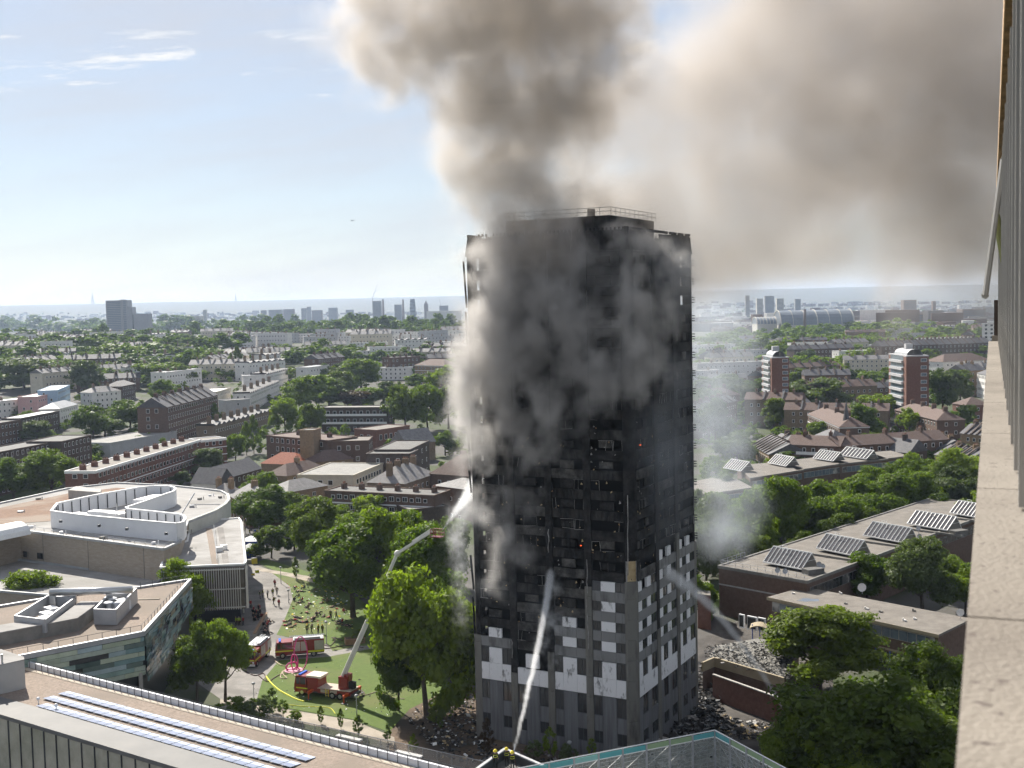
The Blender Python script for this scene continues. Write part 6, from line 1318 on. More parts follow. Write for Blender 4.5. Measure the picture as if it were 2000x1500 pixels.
def fire_engine(label, p, rz, group):
    T = thing('fire_engine', label, 'fire engine', p, rz, group)
    local(T, MB().box((0, 0, .75), (7.8, 2.2, .4)), 'chassis', G['metal_dark'])
    cab(T, -1.2, 2.9, 2.4, .55, 2.75)
    B = local(T, MB().box((1.4, 0, 1.85), (5.1, 2.42, 2.2)), 'body', G['red_paint'])
    for s in (-1, 1):
        for k in range(3): local(T, MB().obox((-.95 + k * 1.05 + (1.2 if k == 2 else 0), s * 1.21, 1.15), (.95 if k < 2 else 1.55, 0, 0), (0, s * .03, 0), (0, 0, 1.55)), 'shutter', SHUT, B)
        local(T, MB().obox((-4.05, s * 1.22, 1.2), (2.9, 0, 0), (0, s * .012, 0), (0, 0, .2)), 'stripe', STRIPE, B)
        local(T, MB().obox((1.2, s * 1.215, .8), (2.75, 0, 0), (0, s * .02, 0), (0, 0, .3)), 'stripe', STRIPE, B)
        for x in (-2.9, 2.2): wheel(T, x, s * 1.05)
    local(T, MB().obox((3.95, -1.15, .8), (.03, 0, 0), (0, 2.3, 0), (0, 0, 2.1)), 'rear_panel', STRIPE, B)
    local(T, MB().box((1.4, 0, 2.98), (5.0, 2.3, .06)), 'roof_deck', G['metal_grey'], B)
    L_ = MB()
    for y in (-.32, .32): L_.tube((-1.7, y, 3.35), (4.1, y, 3.35), .05, n=5)
    for k in range(16): L_.tube((-1.6 + k * .37, -.32, 3.35), (-1.6 + k * .37, .32, 3.35), .03, n=4)
    for x in (-.5, 2.8): L_.tube((x, -.3, 2.95), (x, -.3, 3.35), .04, n=4).tube((x, .3, 2.95), (x, .3, 3.35), .04, n=4)
    local(T, L_, 'ladder', G['steel']); local(T, MB().box((1.2, -.8, 3.15), (4.2, .4, .3)), 'roof_locker', G['metal_grey'])
    return T
a, b = gnd(541, 1284), gnd(632, 1277); d = b - a
fire_engine('red fire engine with silver ladder on its roof, side on behind the pink rings', (a + b) / 2, math.atan2(d.y, d.x), 'fire engines on the path')
p = gnd(488, 1306); fire_engine('red fire engine facing the camera, half hidden by the school corner trees', p + Vector((.2, 4, 0)), math.radians(83), 'fire engines on the path')
# street signboard fixed to the engine side: green case seen through the ring
def aerial_truck():
    a, b = gnd(584, 1352), gnd(700, 1366); d = b - a; rz = math.atan2(d.y, d.x); c = (a + b) / 2; L_ = min(d.length, 10.5)
    T = thing('aerial_platform_truck', 'red turntable truck on the lawn with long white jointed boom', 'fire engine', c, rz)
    x0 = -L_ / 2; local(T, MB().box((0, 0, .8), (L_ - .4, 2.2, .4)), 'chassis', G['metal_dark'])
    cab(T, x0 + 2.1, 2.1, 2.45, .5, 3.0)
    local(T, MB().box((x0 + 3.2, 0, 1.9), (1.9, 2.4, 2.0)), 'crew_locker', G['red_paint']); local(T, MB().box((x0 + 3.3, 0, 3.0), (2.5, 2.3, .35)), 'locker_roof', mat('cream_paint', (.62, .56, .46), (.7, .64, .54), 2))
    D_ = local(T, MB().box((1.7, 0, 1.45), (L_ - 4.6, 2.45, .12)), 'deck', DECKM); local(T, MB().box((1.7, 0, 1.05), (L_ - 4.6, 2.3, .65)), 'skirt', G['red_paint'])
    for s in (-1, 1):
        local(T, MB().obox((x0 + .3, s * 1.232, 1.1), (2.0, 0, 0), (0, s * .012, 0), (0, 0, .16)), 'stripe', STRIPE)
        for k in range(2): local(T, MB().obox((-.6 + k * 1.6, s * 1.16, .85), (1.2, 0, 0), (0, s * .03, 0), (0, 0, .45)), 'side_locker', DECKM)
        for x in (x0 + 1.3, 1.4, 2.7): wheel(T, x, s * 1.05, .52)
        for x in (-1.9, 4.1):
            O = local(T, MB().box((x, s * 1.7, 1.05), (.4, 1.5, .35)).tube((x, s * 2.45, 1.15), (x, s * 2.45, .08), .1, n=6), 'outrigger', ORANGE); local(T, MB().box((x, s * 2.45, .05), (.7, .7, .1)), 'foot_plate', G['metal_dark'], O)
    L2 = MB()
    for y in (-.25, .25): L2.tube((.6 + y, -1.3, .35), (.6 + y, -1.3, 1.5), .04, n=4)
    for k in range(4): L2.tube((.35, -1.3, .5 + k * .27), (.85, -1.3, .5 + k * .27), .03, n=4)
    local(T, L2, 'step_ladder', G['yellow'])
    tx = 2.9; TT = local(T, MB().tube((tx, 0, 1.5), (tx, 0, 1.9), 1.0, n=16).box((tx + .1, 0, 2.6), (1.5, 1.5, 1.5)).box((tx + .6, 0, 3.3), (.8, 1.2, .8)), 'turret', G['red_paint'])
    local(T, MB().box((tx + 1.5, -.3, 2.2), (.9, .7, 1.0)), 'control_seat', G['black'])
    # boom in world space brought into the truck's frame
    M_ = Matrix.Translation(c) @ Matrix.Rotation(rz, 4, 'Z'); I = M_.inverted()
    S = Vector((tx - .2, 0, 3.3)); w = M_ @ S; E1 = I @ at(776, 1081, w.y + .5); E2 = I @ at(843, 1038, w.y - 3.5); BM = mat('boom_white', (.62, .6, .57), (.72, .7, .67), 1, rough=.4)
    up = Vector((0, 0, 1))
    def beam(p, q, w0, w1, nm, par=None):
        dd = (q - p).normalized(); s = dd.cross(up).normalized(); t = s.cross(dd); v = []
        for e, k in ((p, w0), (q, w1)): v += [e + s * (x * k) + t * (y * k) for x, y in ((-1, -1), (1, -1), (1, 1), (-1, 1))]
        return local(T, MB().add(v, [(3, 2, 1, 0), (4, 5, 6, 7), (0, 1, 5, 4), (1, 2, 6, 5), (2, 3, 7, 6), (3, 0, 4, 7)]), nm, BM, par)
    B1 = beam(S, S.lerp(E1, .45), .36, .34, 'boom'); beam(S.lerp(E1, .45), S.lerp(E1, .78), .29, .28, 'boom_extension', B1); beam(S.lerp(E1, .78), E1, .24, .23, 'boom_extension', B1)
    dd = (E1 - S).normalized(); sd = dd.cross(up).normalized(); lad = MB()
    for sg in (-1, 1): lad.tube(S + sd * (.42 + .2 * sg), E1 + sd * (.36 + .18 * sg), .035, n=4)
    for k in range(44): q = S.lerp(E1, k / 44); lad.tube(q + sd * .2, q + sd * .6, .02, n=4)
    local(T, lad, 'boom_ladder', G['steel'], B1)
    local(T, MB().sphere(E1, .5, 10, 6), 'elbow', BM, B1); B2 = beam(E1, E2, .22, .18, 'jib'); beam(E1.lerp(E2, .45) + up * .4, E1.lerp(E2, .98) + up * .4, .09, .09, 'jib_arm', B2)
    bk = MB(); c2 = E2 + Vector((.9, 0, -.3)); bk.box(c2 + Vector((0, 0, -.4)), (1.7, 1.1, .1))
    for z in (.15, .65):
        for p, q in (((-.85, -.55), (.85, -.55)), ((.85, -.55), (.85, .55)), ((.85, .55), (-.85, .55)), ((-.85, .55), (-.85, -.55))): bk.tube(c2 + Vector((*p, z)), c2 + Vector((*q, z)), .045, n=5)
    for p in ((-.85, -.55), (.85, -.55), (.85, .55), (-.85, .55), (0, -.55), (0, .55)): bk.tube(c2 + Vector((*p, -.4)), c2 + Vector((*p, .65)), .045, n=5)
    local(T, bk, 'basket', G['red_paint'], B2); local(T, MB().tube(c2 + Vector((.85, 0, .6)), c2 + Vector((1.3, 0, 1.15)), .08, .05, 8), 'water_monitor', G['steel'], B2)
    return M_ @ (c2 + Vector((1.35, 0, 1.2)))
NOZZLE = aerial_truck()
def car(label, px, rz, m, roofm=None, van=False):
    p = gnd(*px); T = thing('parked_van' if van else 'parked_car', label, 'van' if van else 'car', p, rz); L_, w, h = (5.2, 2.0, 2.2) if van else (4.3, 1.75, 1.45)
    prof = [(-L_ / 2, .35), (L_ / 2, .35), (L_ / 2, .85), (L_ * .42, h if van else .95), (L_ * .3, h), (-L_ * .12, h), (-L_ * .25, .95 if not van else 1.2), (-L_ / 2, .8)]
    v = [(x, -w / 2, z) for x, z in prof] + [(x, w / 2, z) for x, z in prof]; n = len(prof)
    B = local(T, MB().add(v, [tuple(range(n)), tuple(range(2 * n - 1, n - 1, -1))] + [(i, i + n, (i + 1) % n + n, (i + 1) % n) for i in range(n)]), 'body', m)
    for s in (-1, 1):
        local(T, MB().obox((-L_ * .16, s * w / 2, h * .68), (L_ * .44, 0, 0), (0, s * .015, 0), (0, 0, h * .24)), 'side_window', G['glass_dark'], B)
        for x in (-L_ * .3, L_ * .3): wheel(T, x, s * (w / 2 - .1), .33, .22)
    local(T, MB().add([(-L_ * .245, -w * .42, h * .68 + .02), (-L_ * .245, w * .42, h * .68 + .02), (-L_ * .135, w * .4, h * .97), (-L_ * .135, -w * .4, h * .97)], [(0, 1, 2, 3)]), 'windscreen', G['glass_dark'], B); return T
CARP = mat('car_silver', (.4, .42, .45), None, rough=.25, metal=.5); CARB = mat('car_blue', (.05, .09, .22), None, rough=.25)
T = car('police car with blue and yellow blocks on the street corner', (510, 1040), .3, G['white_paint'])
for k in range(6): local(T, MB().obox((-1.9 + k * .62, -.9, .62), (.6, 0, 0), (0, -.012, 0), (0, 0, .28)), 'livery_block', STRIPE if k % 2 else BLUEL)
car('silver car behind the police car at the corner', (497, 1006), .2, CARP)
car('white van glimpsed between the trees on the street', (562, 1036), .5, G['white_paint'], van=True)
car('dark blue car at the street end', (471, 1012), .1, CARB)
# tents
def gazebo(label, px, m, w=4.2):
    p = gnd(*px); T = thing('gazebo_tent', label, 'tent', p); h = w / 2; q = [(-h, -h), (h, -h), (h, h), (-h, h)]
    local(T, MB().add([(*c, 2.2) for c in q] + [(0, 0, 3.3)], [(0, 1, 4), (1, 2, 4), (2, 3, 4), (3, 0, 4), (3, 2, 1, 0)]), 'roof', G['white_paint'] if 'white' in label else m)
    for i in range(4): a_, b_ = q[i], q[(i + 1) % 4]; local(T, MB().add([(*a_, 2.2), (*b_, 2.2), (*b_, .9 if i else .1), (*a_, .9 if i else .1), ], [(0, 1, 2, 3)]), 'side_sheet', m); local(T, MB().tube((*a_, 0), (*a_, 2.2), .04, n=5), 'leg', G['metal_grey'])
TB = mat('tent_blue', (.03, .06, .28), (.05, .09, .34), 1)
gazebo('blue gazebo tent with white roof at the street corner', (491, 1072), TB); gazebo('plain dark blue gazebo just below the white roofed one', (488, 1088), TB, 3.6)
for px, m, lab, s in (((497, 1101), G['yellow'], 'yellow equipment crate by the gazebos', (1.2, .9, 1.3)), ((487, 1100), G['metal_grey'], 'grey equipment crate by the gazebos', (1.4, .9, .8)), ((502, 1118), STRIPE, 'lime green kit bag on the path top', (.8, .5, .5)), ((494, 1123), G['yellow'], 'yellow kit bag on the path top', (.7, .5, .4))):
    p = gnd(*px); T = thing('equipment_crate', lab, 'crate', p, .4); local(T, MB().box((0, 0, s[2] / 2), s), 'box', m); local(T, MB().box((0, 0, s[2] + .03), (s[0] + .06, s[1] + .06, .08)), 'lid', G['metal_dark'])
# planter
p = gnd(693, 1256); T = thing('planter', 'brown square planter at the end of the path', 'planter', p, .3); local(T, MB().box((0, 0, .5), (3.4, 1.6, 1.0)), 'box', G['wood']); local(T, MB().box((0, 0, 1.0), (3.1, 1.3, .12)), 'soil', G['soil'])
p0, p1 = gnd(494, 1246), gnd(517, 1205); T = thing('bench_wall', 'long grey bench wall beside the plaza ramp', 'wall', p0); MB().obox(p0, p1 - p0, (.5, .1, 0), (0, 0, .8)).build('seat_wall', G['concrete'], T); MB().obox((p0.x, p0.y, .802), p1 - p0, (.55, .1, 0), (0, 0, .08)).build('seat_board', G['wood'], T)
# pink ring sculpture
def rings():
    c = gnd(574, 1309); T = thing('ring_sculpture', 'pink sculpture of looped rings on the lawn', 'sculpture', c)
    def torus(nm, o, rx, rz_, ax, r=.1):
        m = MB(); pts = []
        for k in range(33): t = k / 32 * 2 * math.pi; pts.append(Vector(o) + Vector(ax) * (rx * math.cos(t)) + Vector((0, 0, rz_ * math.sin(t))))
        m.path(pts, r, 8); local(T, m, nm, G['pink'], smooth=True)
    torus('large_ring', (1.2, 0, 2.75), 1.05, 2.7, (.95, .3, 0), .1); torus('small_ring', (.15, 0, 1.3), .65, 1.3, (.9, -.4, 0), .1); torus('low_ring', (-.3, 0, .7), .9, .6, (1, .2, .2), .13)
    m = MB().tube((0, -.2, .0), (0, -.2, .12), 1.5, n=24); local(T, m, 'base', mat('pink_base', (.62, .3, .38), None))
rings()
# lamp posts
def lamp(px, h, lab, globe=True):
    p = gnd(*px); T = thing('lamp_post', lab, 'lamp post', p); local(T, MB().tube((0, 0, 0), (0, 0, h * .3), .09, .07, 8).tube((0, 0, h * .3), (0, 0, h), .06, .05, 8), 'post', G['metal_grey']); local(T, MB().tube((0, 0, h), (0, 0, h + .12), .09, .25, 10).sphere((0, 0, h + .22), (.3, .3, .2)), 'lamp_head', G['lead'], smooth=True)
lamp((697, 1398), 2.7, 'lamp post on the front edge of the lawn'); lamp((549, 1140), 3.3, 'lamp post on the small upper lawn'); lamp((638, 1257), 3.6, 'lamp post behind the side on fire engine'); lamp((564, 1178), 2.4, 'short lamp post at the plaza edge'); lamp((580, 1136), 3, 'lamp post under the park trees'); lamp((1113, 1486), 2.2, 'small globe lamp at the foot of the tower'); lamp((496, 1366), 2.2, 'lamp post at the lawn corner near the shrubs')
# hoses
def hose(label, pts, m, r=.09):
    P = [gnd(*q) + Vector((0, 0, .06)) for q in pts]; S = []
    for i in range(len(P) - 1):
        p0, p1, p2, p3 = P[max(0, i - 1)], P[i], P[i + 1], P[min(len(P) - 1, i + 2)]
        for k in range(6):
            t = k / 6; S.append(.5 * ((2 * p1) + (p2 - p0) * t + (2 * p0 - 5 * p1 + 4 * p2 - p3) * t * t + (3 * p1 - p0 - 3 * p2 + p3) * t ** 3))
    S.append(P[-1]); tag(MB().path(S, r, 6).build('fire_hose', m, smooth=True), label, 'hose', 'fire hoses on the ground')
HY = mat('hose_yellow', (.68, .66, .06), None, rough=.6); HP = mat('hose_pale', (.42, .34, .24), None, rough=.7); HD = mat('hose_dark', (.08, .05, .045), None, rough=.7)
hose('thick yellow hose curving over the front lawn', [(520, 1322), (529, 1334), (543, 1347), (560, 1357), (578, 1366), (594, 1371)], HY, .13)
hose('pale hose running along the front lawn edge', [(564, 1377), (590, 1380), (620, 1381), (645, 1384), (655, 1395)], HY, .06)
hose('pale hose looping round the pink rings', [(536, 1291), (550, 1300), (565, 1302), (552, 1315), (560, 1325), (548, 1324), (556, 1310), (583, 1324)], HP, .1)
hose('dark hose between the pale loop and the engine', [(505, 1320), (522, 1332), (535, 1325), (548, 1318), (562, 1317)], HD, .09)
hose('dark hose coiled behind the side on fire engine', [(632, 1260), (645, 1262), (655, 1250), (648, 1246), (660, 1248), (670, 1252)], HD, .09)
hose('dark hose along the path towards the planter', [(630, 1268), (648, 1266), (668, 1262), (690, 1262), (710, 1266)], HD, .09)
hose('pale hose from the truck to the soil bank', [(700, 1355), (715, 1358), (740, 1352), (760, 1362), (790, 1366)], HP, .09)
hose('dark hose beneath the truck', [(695, 1350), (705, 1362), (712, 1356), (706, 1349)], HD, .1)
hose('dark hose by the facing fire engine', [(480, 1312), (498, 1320), (515, 1316), (520, 1330)], HD, .09)
# ------------------------------------------------------------------ people
def body(name, J, E, rad, jac, tro):
    """continuous skinned body from joints J (dict), edges E"""
    ks = list(J); me = bpy.data.meshes.new('skin'); me.from_pydata([J[k] for k in ks], [(ks.index(a), ks.index(b)) for a, b in E], [])
    o = bpy.data.objects.new('skin', me); COL.objects.link(o); md = o.modifiers.new('s', 'SKIN'); sk = me.skin_vertices[0].data
    for i, k in enumerate(ks): r = rad[k]; sk[i].radius = (r, r) if not isinstance(r, tuple) else r; sk[i].use_root = k == 'pelvis'
    o.modifiers.new('u', 'SUBSURF').levels = 1
    dg = bpy.context.evaluated_depsgraph_get(); out = bpy.data.meshes.new_from_object(o.evaluated_get(dg)); out.name = name; bpy.data.objects.remove(o); bpy.data.meshes.remove(me)
    for m in (jac, tro, SKIN): out.materials.append(m)
    V = {k: Vector(J[k]) for k in J}; idx = []
    for p in out.polygons:
        c = p.center; k = min(V, key=lambda q: (V[q] - c).length); idx.append(2 if k in ('head', 'crown', 'neck', 'handl', 'handr', 'fl', 'fr') else 1 if k in ('kneel', 'kneer', 'footl', 'footr', 'toel', 'toer', 'hipl', 'hipr') else 0)
    out.polygons.foreach_set('material_index', idx); out.polygons.foreach_set('use_smooth', [True] * len(idx)); out.update(); return out
SKIN = mat('skin', (.42, .27, .2), None, rough=.6); KIT = mat('kit_dark', (.02, .02, .024), None); KIT2 = mat('kit_tan', (.2, .15, .08), None); KITR = mat('shirt_red', (.32, .03, .03), None); KITT = mat('trousers_dark', (.022, .021, .022), None); HIV = mat('vest_lime', (.45, .6, .04), None)
ED = [('pelvis', 'spine'), ('spine', 'chest'), ('chest', 'neck'), ('neck', 'head'), ('head', 'crown'), ('chest', 'shl'), ('shl', 'ell'), ('ell', 'handl'), ('handl', 'fl'), ('chest', 'shr'), ('shr', 'elr'), ('elr', 'handr'), ('handr', 'fr'), ('pelvis', 'hipl'), ('hipl', 'kneel'), ('kneel', 'footl'), ('footl', 'toel'), ('pelvis', 'hipr'), ('hipr', 'kneer'), ('kneer', 'footr'), ('footr', 'toer')]
RAD = dict(pelvis=.15, spine=.15, chest=.17, neck=.065, head=.1, crown=.085, shl=.09, ell=.065, handl=.05, fl=.035, shr=.09, elr=.065, handr=.05, fr=.035, hipl=.11, kneel=.075, footl=.06, toel=.05, hipr=.11, kneer=.075, footr=.06, toer=.05)
STAND = dict(pelvis=(0, 0, .95), spine=(0, .01, 1.15), chest=(0, .02, 1.36), neck=(0, 0, 1.52), head=(0, -.02, 1.63), crown=(0, -.01, 1.74), shl=(-.2, .02, 1.42), ell=(-.27, .04, 1.14), handl=(-.26, -.08, .9), fl=(-.25, -.12, .8), shr=(.2, .02, 1.42), elr=(.27, .04, 1.14), handr=(.26, -.08, .9), fr=(.25, -.12, .8), hipl=(-.1, 0, .88), kneel=(-.12, -.03, .5), footl=(-.13, 0, .08), toel=(-.14, -.17, .05), hipr=(.1, 0, .88), kneer=(.12, -.03, .5), footr=(.13, .02, .08), toer=(.15, -.15, .05))
HOLD = dict(STAND, ell=(-.26, -.1, 1.2), handl=(-.1, -.36, 1.2), fl=(-.04, -.42, 1.2), elr=(.26, -.06, 1.2), handr=(.1, -.32, 1.15), fr=(.03, -.4, 1.16))
WALK = dict(STAND, kneel=(-.12, -.2, .52), footl=(-.12, -.28, .1), toel=(-.13, -.44, .06), kneer=(.12, .05, .5), footr=(.12, .3, .12), toer=(.13, .16, .05), handl=(-.27, .12, .92), fl=(-.27, .15, .83), handr=(.27, -.22, .96), fr=(.27, -.28, .88))
SIT = dict(STAND, pelvis=(0, .1, .16), spine=(0, .16, .36), chest=(0, .16, .58), neck=(0, .1, .74), head=(0, .06, .85), crown=(0, .06, .96), shl=(-.2, .16, .63), ell=(-.28, .05, .4), handl=(-.2, -.2, .42), fl=(-.16, -.28, .42), shr=(.2, .16, .63), elr=(.28, .1, .4), handr=(.3, .25, .12), fr=(.32, .3, .06), hipl=(-.1, 0, .15), kneel=(-.16, -.36, .48), footl=(-.16, -.6, .07), toel=(-.17, -.76, .06), hipr=(.1, 0, .15), kneer=(.2, -.42, .3), footr=(.12, -.78, .07), toer=(.14, -.92, .1))
LIE = dict(STAND, pelvis=(0, 0, .16), spine=(0, .2, .16), chest=(0, .42, .18), neck=(0, .58, .18), head=(0, .7, .2), crown=(0, .8, .2), shl=(-.2, .45, .16), ell=(-.4, .25, .1), handl=(-.2, .1, .3), fl=(-.1, .06, .32), shr=(.2, .45, .16), elr=(.42, .6, .1), handr=(.22, .8, .1), fr=(.12, .84, .1), hipl=(-.1, -.08, .14), kneel=(-.14, -.46, .34), footl=(-.14, -.8, .08), toel=(-.16, -.88, .2), hipr=(.1, -.08, .14), kneer=(.16, -.5, .12), footr=(.2, -.92, .1), toer=(.24, -.98, .24))
POSE = {k: body('person', j, ED, RAD, KIT, KITT) for k, j in (('stand', STAND), ('hold', HOLD), ('walk', WALK), ('sit', SIT), ('lie', LIE))}
HELM = {}
for k, j in (('stand', STAND), ('hold', HOLD), ('walk', WALK), ('sit', SIT), ('lie', LIE)):
    h = Vector(j['head']) + (Vector(j['crown']) - Vector(j['head'])) * .75; HELM[k] = MB().sphere(h, (.15, .16, .13), 12, 6).tube(h + Vector((0, -.02, -.04)), h + Vector((0, -.03, -.07)), .15, .2, 12).mesh('helmet', G['yellow'])
BAND = {}
for k, j in (('stand', STAND), ('hold', HOLD), ('walk', WALK)):
    m = MB()
    for z, r in ((1.1, .205), (1.32, .225)):
        pts = [Vector((math.cos(t * .524) * r, math.sin(t * .524) * r * .85 + .015, z)) for t in range(13)]; m.path(pts, .024, 4)
    BAND[k] = m.mesh('reflective_band', STRIPE)
def person(p, pose, rz, jac, label, group=None, helmet=False, band=False, tro=None, s=1.0):
    o = link('person', POSE[pose], None, None, p, rz, (s, s, s)); o.material_slots[0].link = 'OBJECT'; o.material_slots[0].material = jac
    if tro: o.material_slots[1].link = 'OBJECT'; o.material_slots[1].material = tro
    tag(o, label, 'person', group)
    if helmet: link('helmet', HELM[pose], o)
    if band and pose in BAND: link('reflective_band', BAND[pose], o)
    return o
for k, (x, y, pose, lab) in enumerate(((968, 1500, 'stand', 'left one of the three yellow helmeted firefighters on the roof corner'), (990, 1496, 'hold', 'middle one of the three yellow helmeted firefighters on the roof corner'), (1001, 1503, 'hold', 'right one of the three yellow helmeted firefighters, at the hose'))):
    p = onz(x, y, ZP + .05); person(p, pose, math.pi + .2 * k, KIT, lab, 'hose crew on the roof', True, True, s=1.05)
q = onz(1004, 1466, ZP + 1.4); T = thing('water_monitor', 'hose nozzle aimed up by the roof crew', 'nozzle', (q.x, q.y, ZP)); MB().tube(q, q + Vector((.12, .35, .55)), .06, .035, 8).build('nozzle', G['steel'], T); MB().path([q, q + Vector((0, -.5, -.5)), q + Vector((.2, -1.0, -1.3)), q + Vector((.5, -2, -1.35))], .05, 6).build('hose', HD, T)
rp = random.Random(12)
for x, y, pose, m, lab, hel in [(600, 1238, 'stand', KIT, 'first dark clad firefighter from the left in the row of four behind the engine', 1), (609, 1237, 'walk', KIT, 'second dark clad firefighter from the left in the row of four behind the engine', 0), (622, 1238, 'stand', KIT, 'third firefighter of the row of four, yellow helmet, behind the engine', 1), (630, 1238, 'stand', KIT, 'fourth firefighter of the row of four, nearest the lamp post', 1), (646, 1209, 'stand', KIT, 'left of two firefighters standing in the tree shade on the lawn', 0), (657, 1211, 'walk', KIT, 'right of two firefighters standing in the tree shade on the lawn', 0),
                         (508, 1170, 'stand', KIT, 'person in dark kit at the left of the plaza group', 0), (513, 1167, 'stand', KIT, 'person in dark kit second in the plaza group', 0), (523, 1168, 'stand', mat('shirt_pale', (.5, .5, .52), None), 'person in pale shirt in the plaza group', 0), (533, 1165, 'stand', KIT, 'person in dark kit inside the plaza group, right', 0), (541, 1162, 'walk', KIT2, 'person in tan kit at the right of the plaza group', 0), (535, 1182, 'walk', KIT, 'person walking alone towards the plaza edge', 0), (545, 1186, 'stand', KITR, 'person in red top standing on the plaza edge', 0), (537, 1147, 'stand', KITR, 'person in red top at the top of the plaza', 0), (490, 1188, 'stand', KITR, 'person in red top beside the finned block', 0),
                         (516, 1282, 'stand', KITR, 'person in red top in front of the side on engine', 0), (525, 1281, 'walk', KIT, 'person in dark kit in front of the side on engine', 0), (461, 1222, 'stand', HIV, 'left person in lime vest under the finned block', 0), (467, 1222, 'stand', HIV, 'right person in lime vest under the finned block', 0), (475, 1222, 'stand', KITR, 'person in red top next to the lime vests', 0), (482, 1030, 'stand', KIT, 'person in dark clothes on the street crossing, left', 0), (488, 1046, 'walk', KIT, 'person walking on the pale street corner', 0), (487, 1022, 'walk', ORANGE, 'person in orange on the street, before the cars', 0), (494, 1018, 'stand', KIT, 'person standing behind the orange one on the street', 0), (502, 1034, 'stand', HIV, 'person in lime vest beside the police car', 0), (530, 1022, 'stand', ORANGE, 'person in orange near the street trees', 0), (478, 1042, 'stand', KIT, 'person at the corner of the finned block roofline', 0)]:
    p = gnd(x, y); person(p, pose, rp.uniform(0, 6.28), m, lab, None, bool(hel), m is KIT)
for k in range(16):
    p = gnd(rp.uniform(494, 512), rp.uniform(1196, 1214)); person(p, rp.choice(('stand', 'stand', 'sit')), rp.uniform(0, 6.28), rp.choice((KIT, KIT, KITR)), 'person in the tight crowd beside the finned block columns', 'crowd by the finned block')
for k in range(12):
    p = gnd(rp.uniform(512, 530), rp.uniform(1212, 1240)); person(p, 'sit', rp.uniform(0, 6.28), rp.choice((KIT, KITR, KIT)), 'person sitting in the huddle by the bench wall', 'huddle by the bench wall')
LAWN = [(581, 1156), (576, 1148), (583, 1166), (575, 1174), (590, 1174), (586, 1178), (602, 1188), (598, 1186), (600, 1198), (577, 1206), (584, 1208), (585, 1216), (594, 1216), (599, 1219), (610, 1210), (615, 1206), (612, 1213), (622, 1198), (619, 1202), (628, 1178), (632, 1204), (643, 1206), (661, 1214), (668, 1216), (663, 1219), (676, 1222), (680, 1224), (573, 1212), (566, 1218), (560, 1222), (571, 1225), (590, 1156), (594, 1150), (640, 1176), (650, 1186), (672, 1196), (558, 1215), (606, 1180)]
for k, (x, y) in enumerate(LAWN):
    p = gnd(x, y); p.z = .03; c = rp.choice((KIT, KIT, KIT, KITR, KIT2)); pose = rp.choice(('sit', 'lie', 'lie', 'sit'))
    person(p, pose, rp.uniform(0, 6.28), c, 'firefighter %s %s on the strewn upper lawn' % ('in red top' if c is KITR else 'in tan kit' if c is KIT2 else 'in dark kit', 'sitting' if pose == 'sit' else 'lying'), 'firefighters resting on the lawn')
# ------------------------------------------------------------------ litter, kit and debris
def scatter(name, label, pts_fn, n, mats, smin, smax, seed, lift=.05, cat='debris'):
    r = random.Random(seed); m = MB()
    for _ in range(n):
        p = pts_fn(r); s = r.uniform(smin, smax) * r.uniform(.5, 1.3); a = r.uniform(0, 3.14); t = r.uniform(-.7, .7)
        d = Vector((math.cos(a), math.sin(a), t * .5)) * s; e = Vector((-math.sin(a), math.cos(a), r.uniform(-.6, .6))) * s * r.uniform(.25, 1); q = Vector((0, 0, r.uniform(.02, .2) * s))
        m.obox(p + Vector((0, 0, lift * r.random())), d, e, q + Vector((0, 0, .01)), r.randrange(len(mats)))
    tag(m.build(name, mats), label, cat, kind='stuff')
def inpoly(px):
    xs, ys = [p[0] for p in px], [p[1] for p in px]
    def f(r):
        while True:
            x, y = r.uniform(min(xs), max(xs)), r.uniform(min(ys), max(ys)); c = False
            for i in range(len(px)):
                (x0, y0), (x1, y1) = px[i], px[i - 1]
                if (y0 > y) != (y1 > y) and x < (x1 - x0) * (y - y0) / (y1 - y0) + x0: c = not c
            if c: return gnd(x, y)
    return f
PAPER = mat('paper_white', (.75, .75, .74), None)
scatter('litter', 'white paper and kit strewn over the upper lawn', inpoly([(556, 1140), (640, 1140), (700, 1190), (690, 1230), (560, 1235), (565, 1170)]), 330, [PAPER, PAPER, KIT, KITR, G['yellow'], KIT2], .15, .5, 1, cat='litter')
scatter('litter', 'small pale scraps blown over the plaza and front lawn', inpoly([(440, 1366), (540, 1295), (690, 1290), (770, 1400), (640, 1390)]), 120, [PAPER, KIT], .08, .25, 2, cat='litter')
scatter('debris', 'burnt cladding debris on the soil bank left of the tower', inpoly([(790, 1400), (860, 1365), (935, 1360), (960, 1500), (860, 1480)]), 800, [CHAR, CHAR, CHAR, G['metal_dark'], CHAR, ASH, G['metal_dark'], INSUL, CHAR, PAPER], .12, .55, 3, .2)
scatter('debris', 'burnt cladding debris heaped before the tower entrance face', inpoly([(930, 1450), (1000, 1465), (1250, 1495), (1250, 1540), (940, 1520)]), 650, [CHAR, CHAR, CHAR, ASH, G['metal_dark'], CHAR], .15, .7, 4, .3)
scatter('debris', 'black debris heap along the right face of the tower', inpoly([(1255, 1490), (1372, 1300), (1400, 1330), (1420, 1440), (1330, 1520)]), 1300, [CHAR, CHAR, CHAR, CHAR, ASH, G['metal_dark'], G['metal_dark'], CHAR], .2, 1.0, 5, .8)
def podium_pt(r):
    while True:
        x, y = r.uniform(1378, 1545), r.uniform(1255, 1328)
        if y < 1290 + (x - 1395) * .28 and y > 1262 - (x - 1400) * .1: p = onz(x, y, 4.35); return p
scatter('debris', 'pale and black debris covering the podium deck', podium_pt, 1500, [CHAR, CHAR, ASH, CHAR, G['metal_dark'], G['concrete_dark'], CHAR, CHAR], .06, .42, 6, .25)
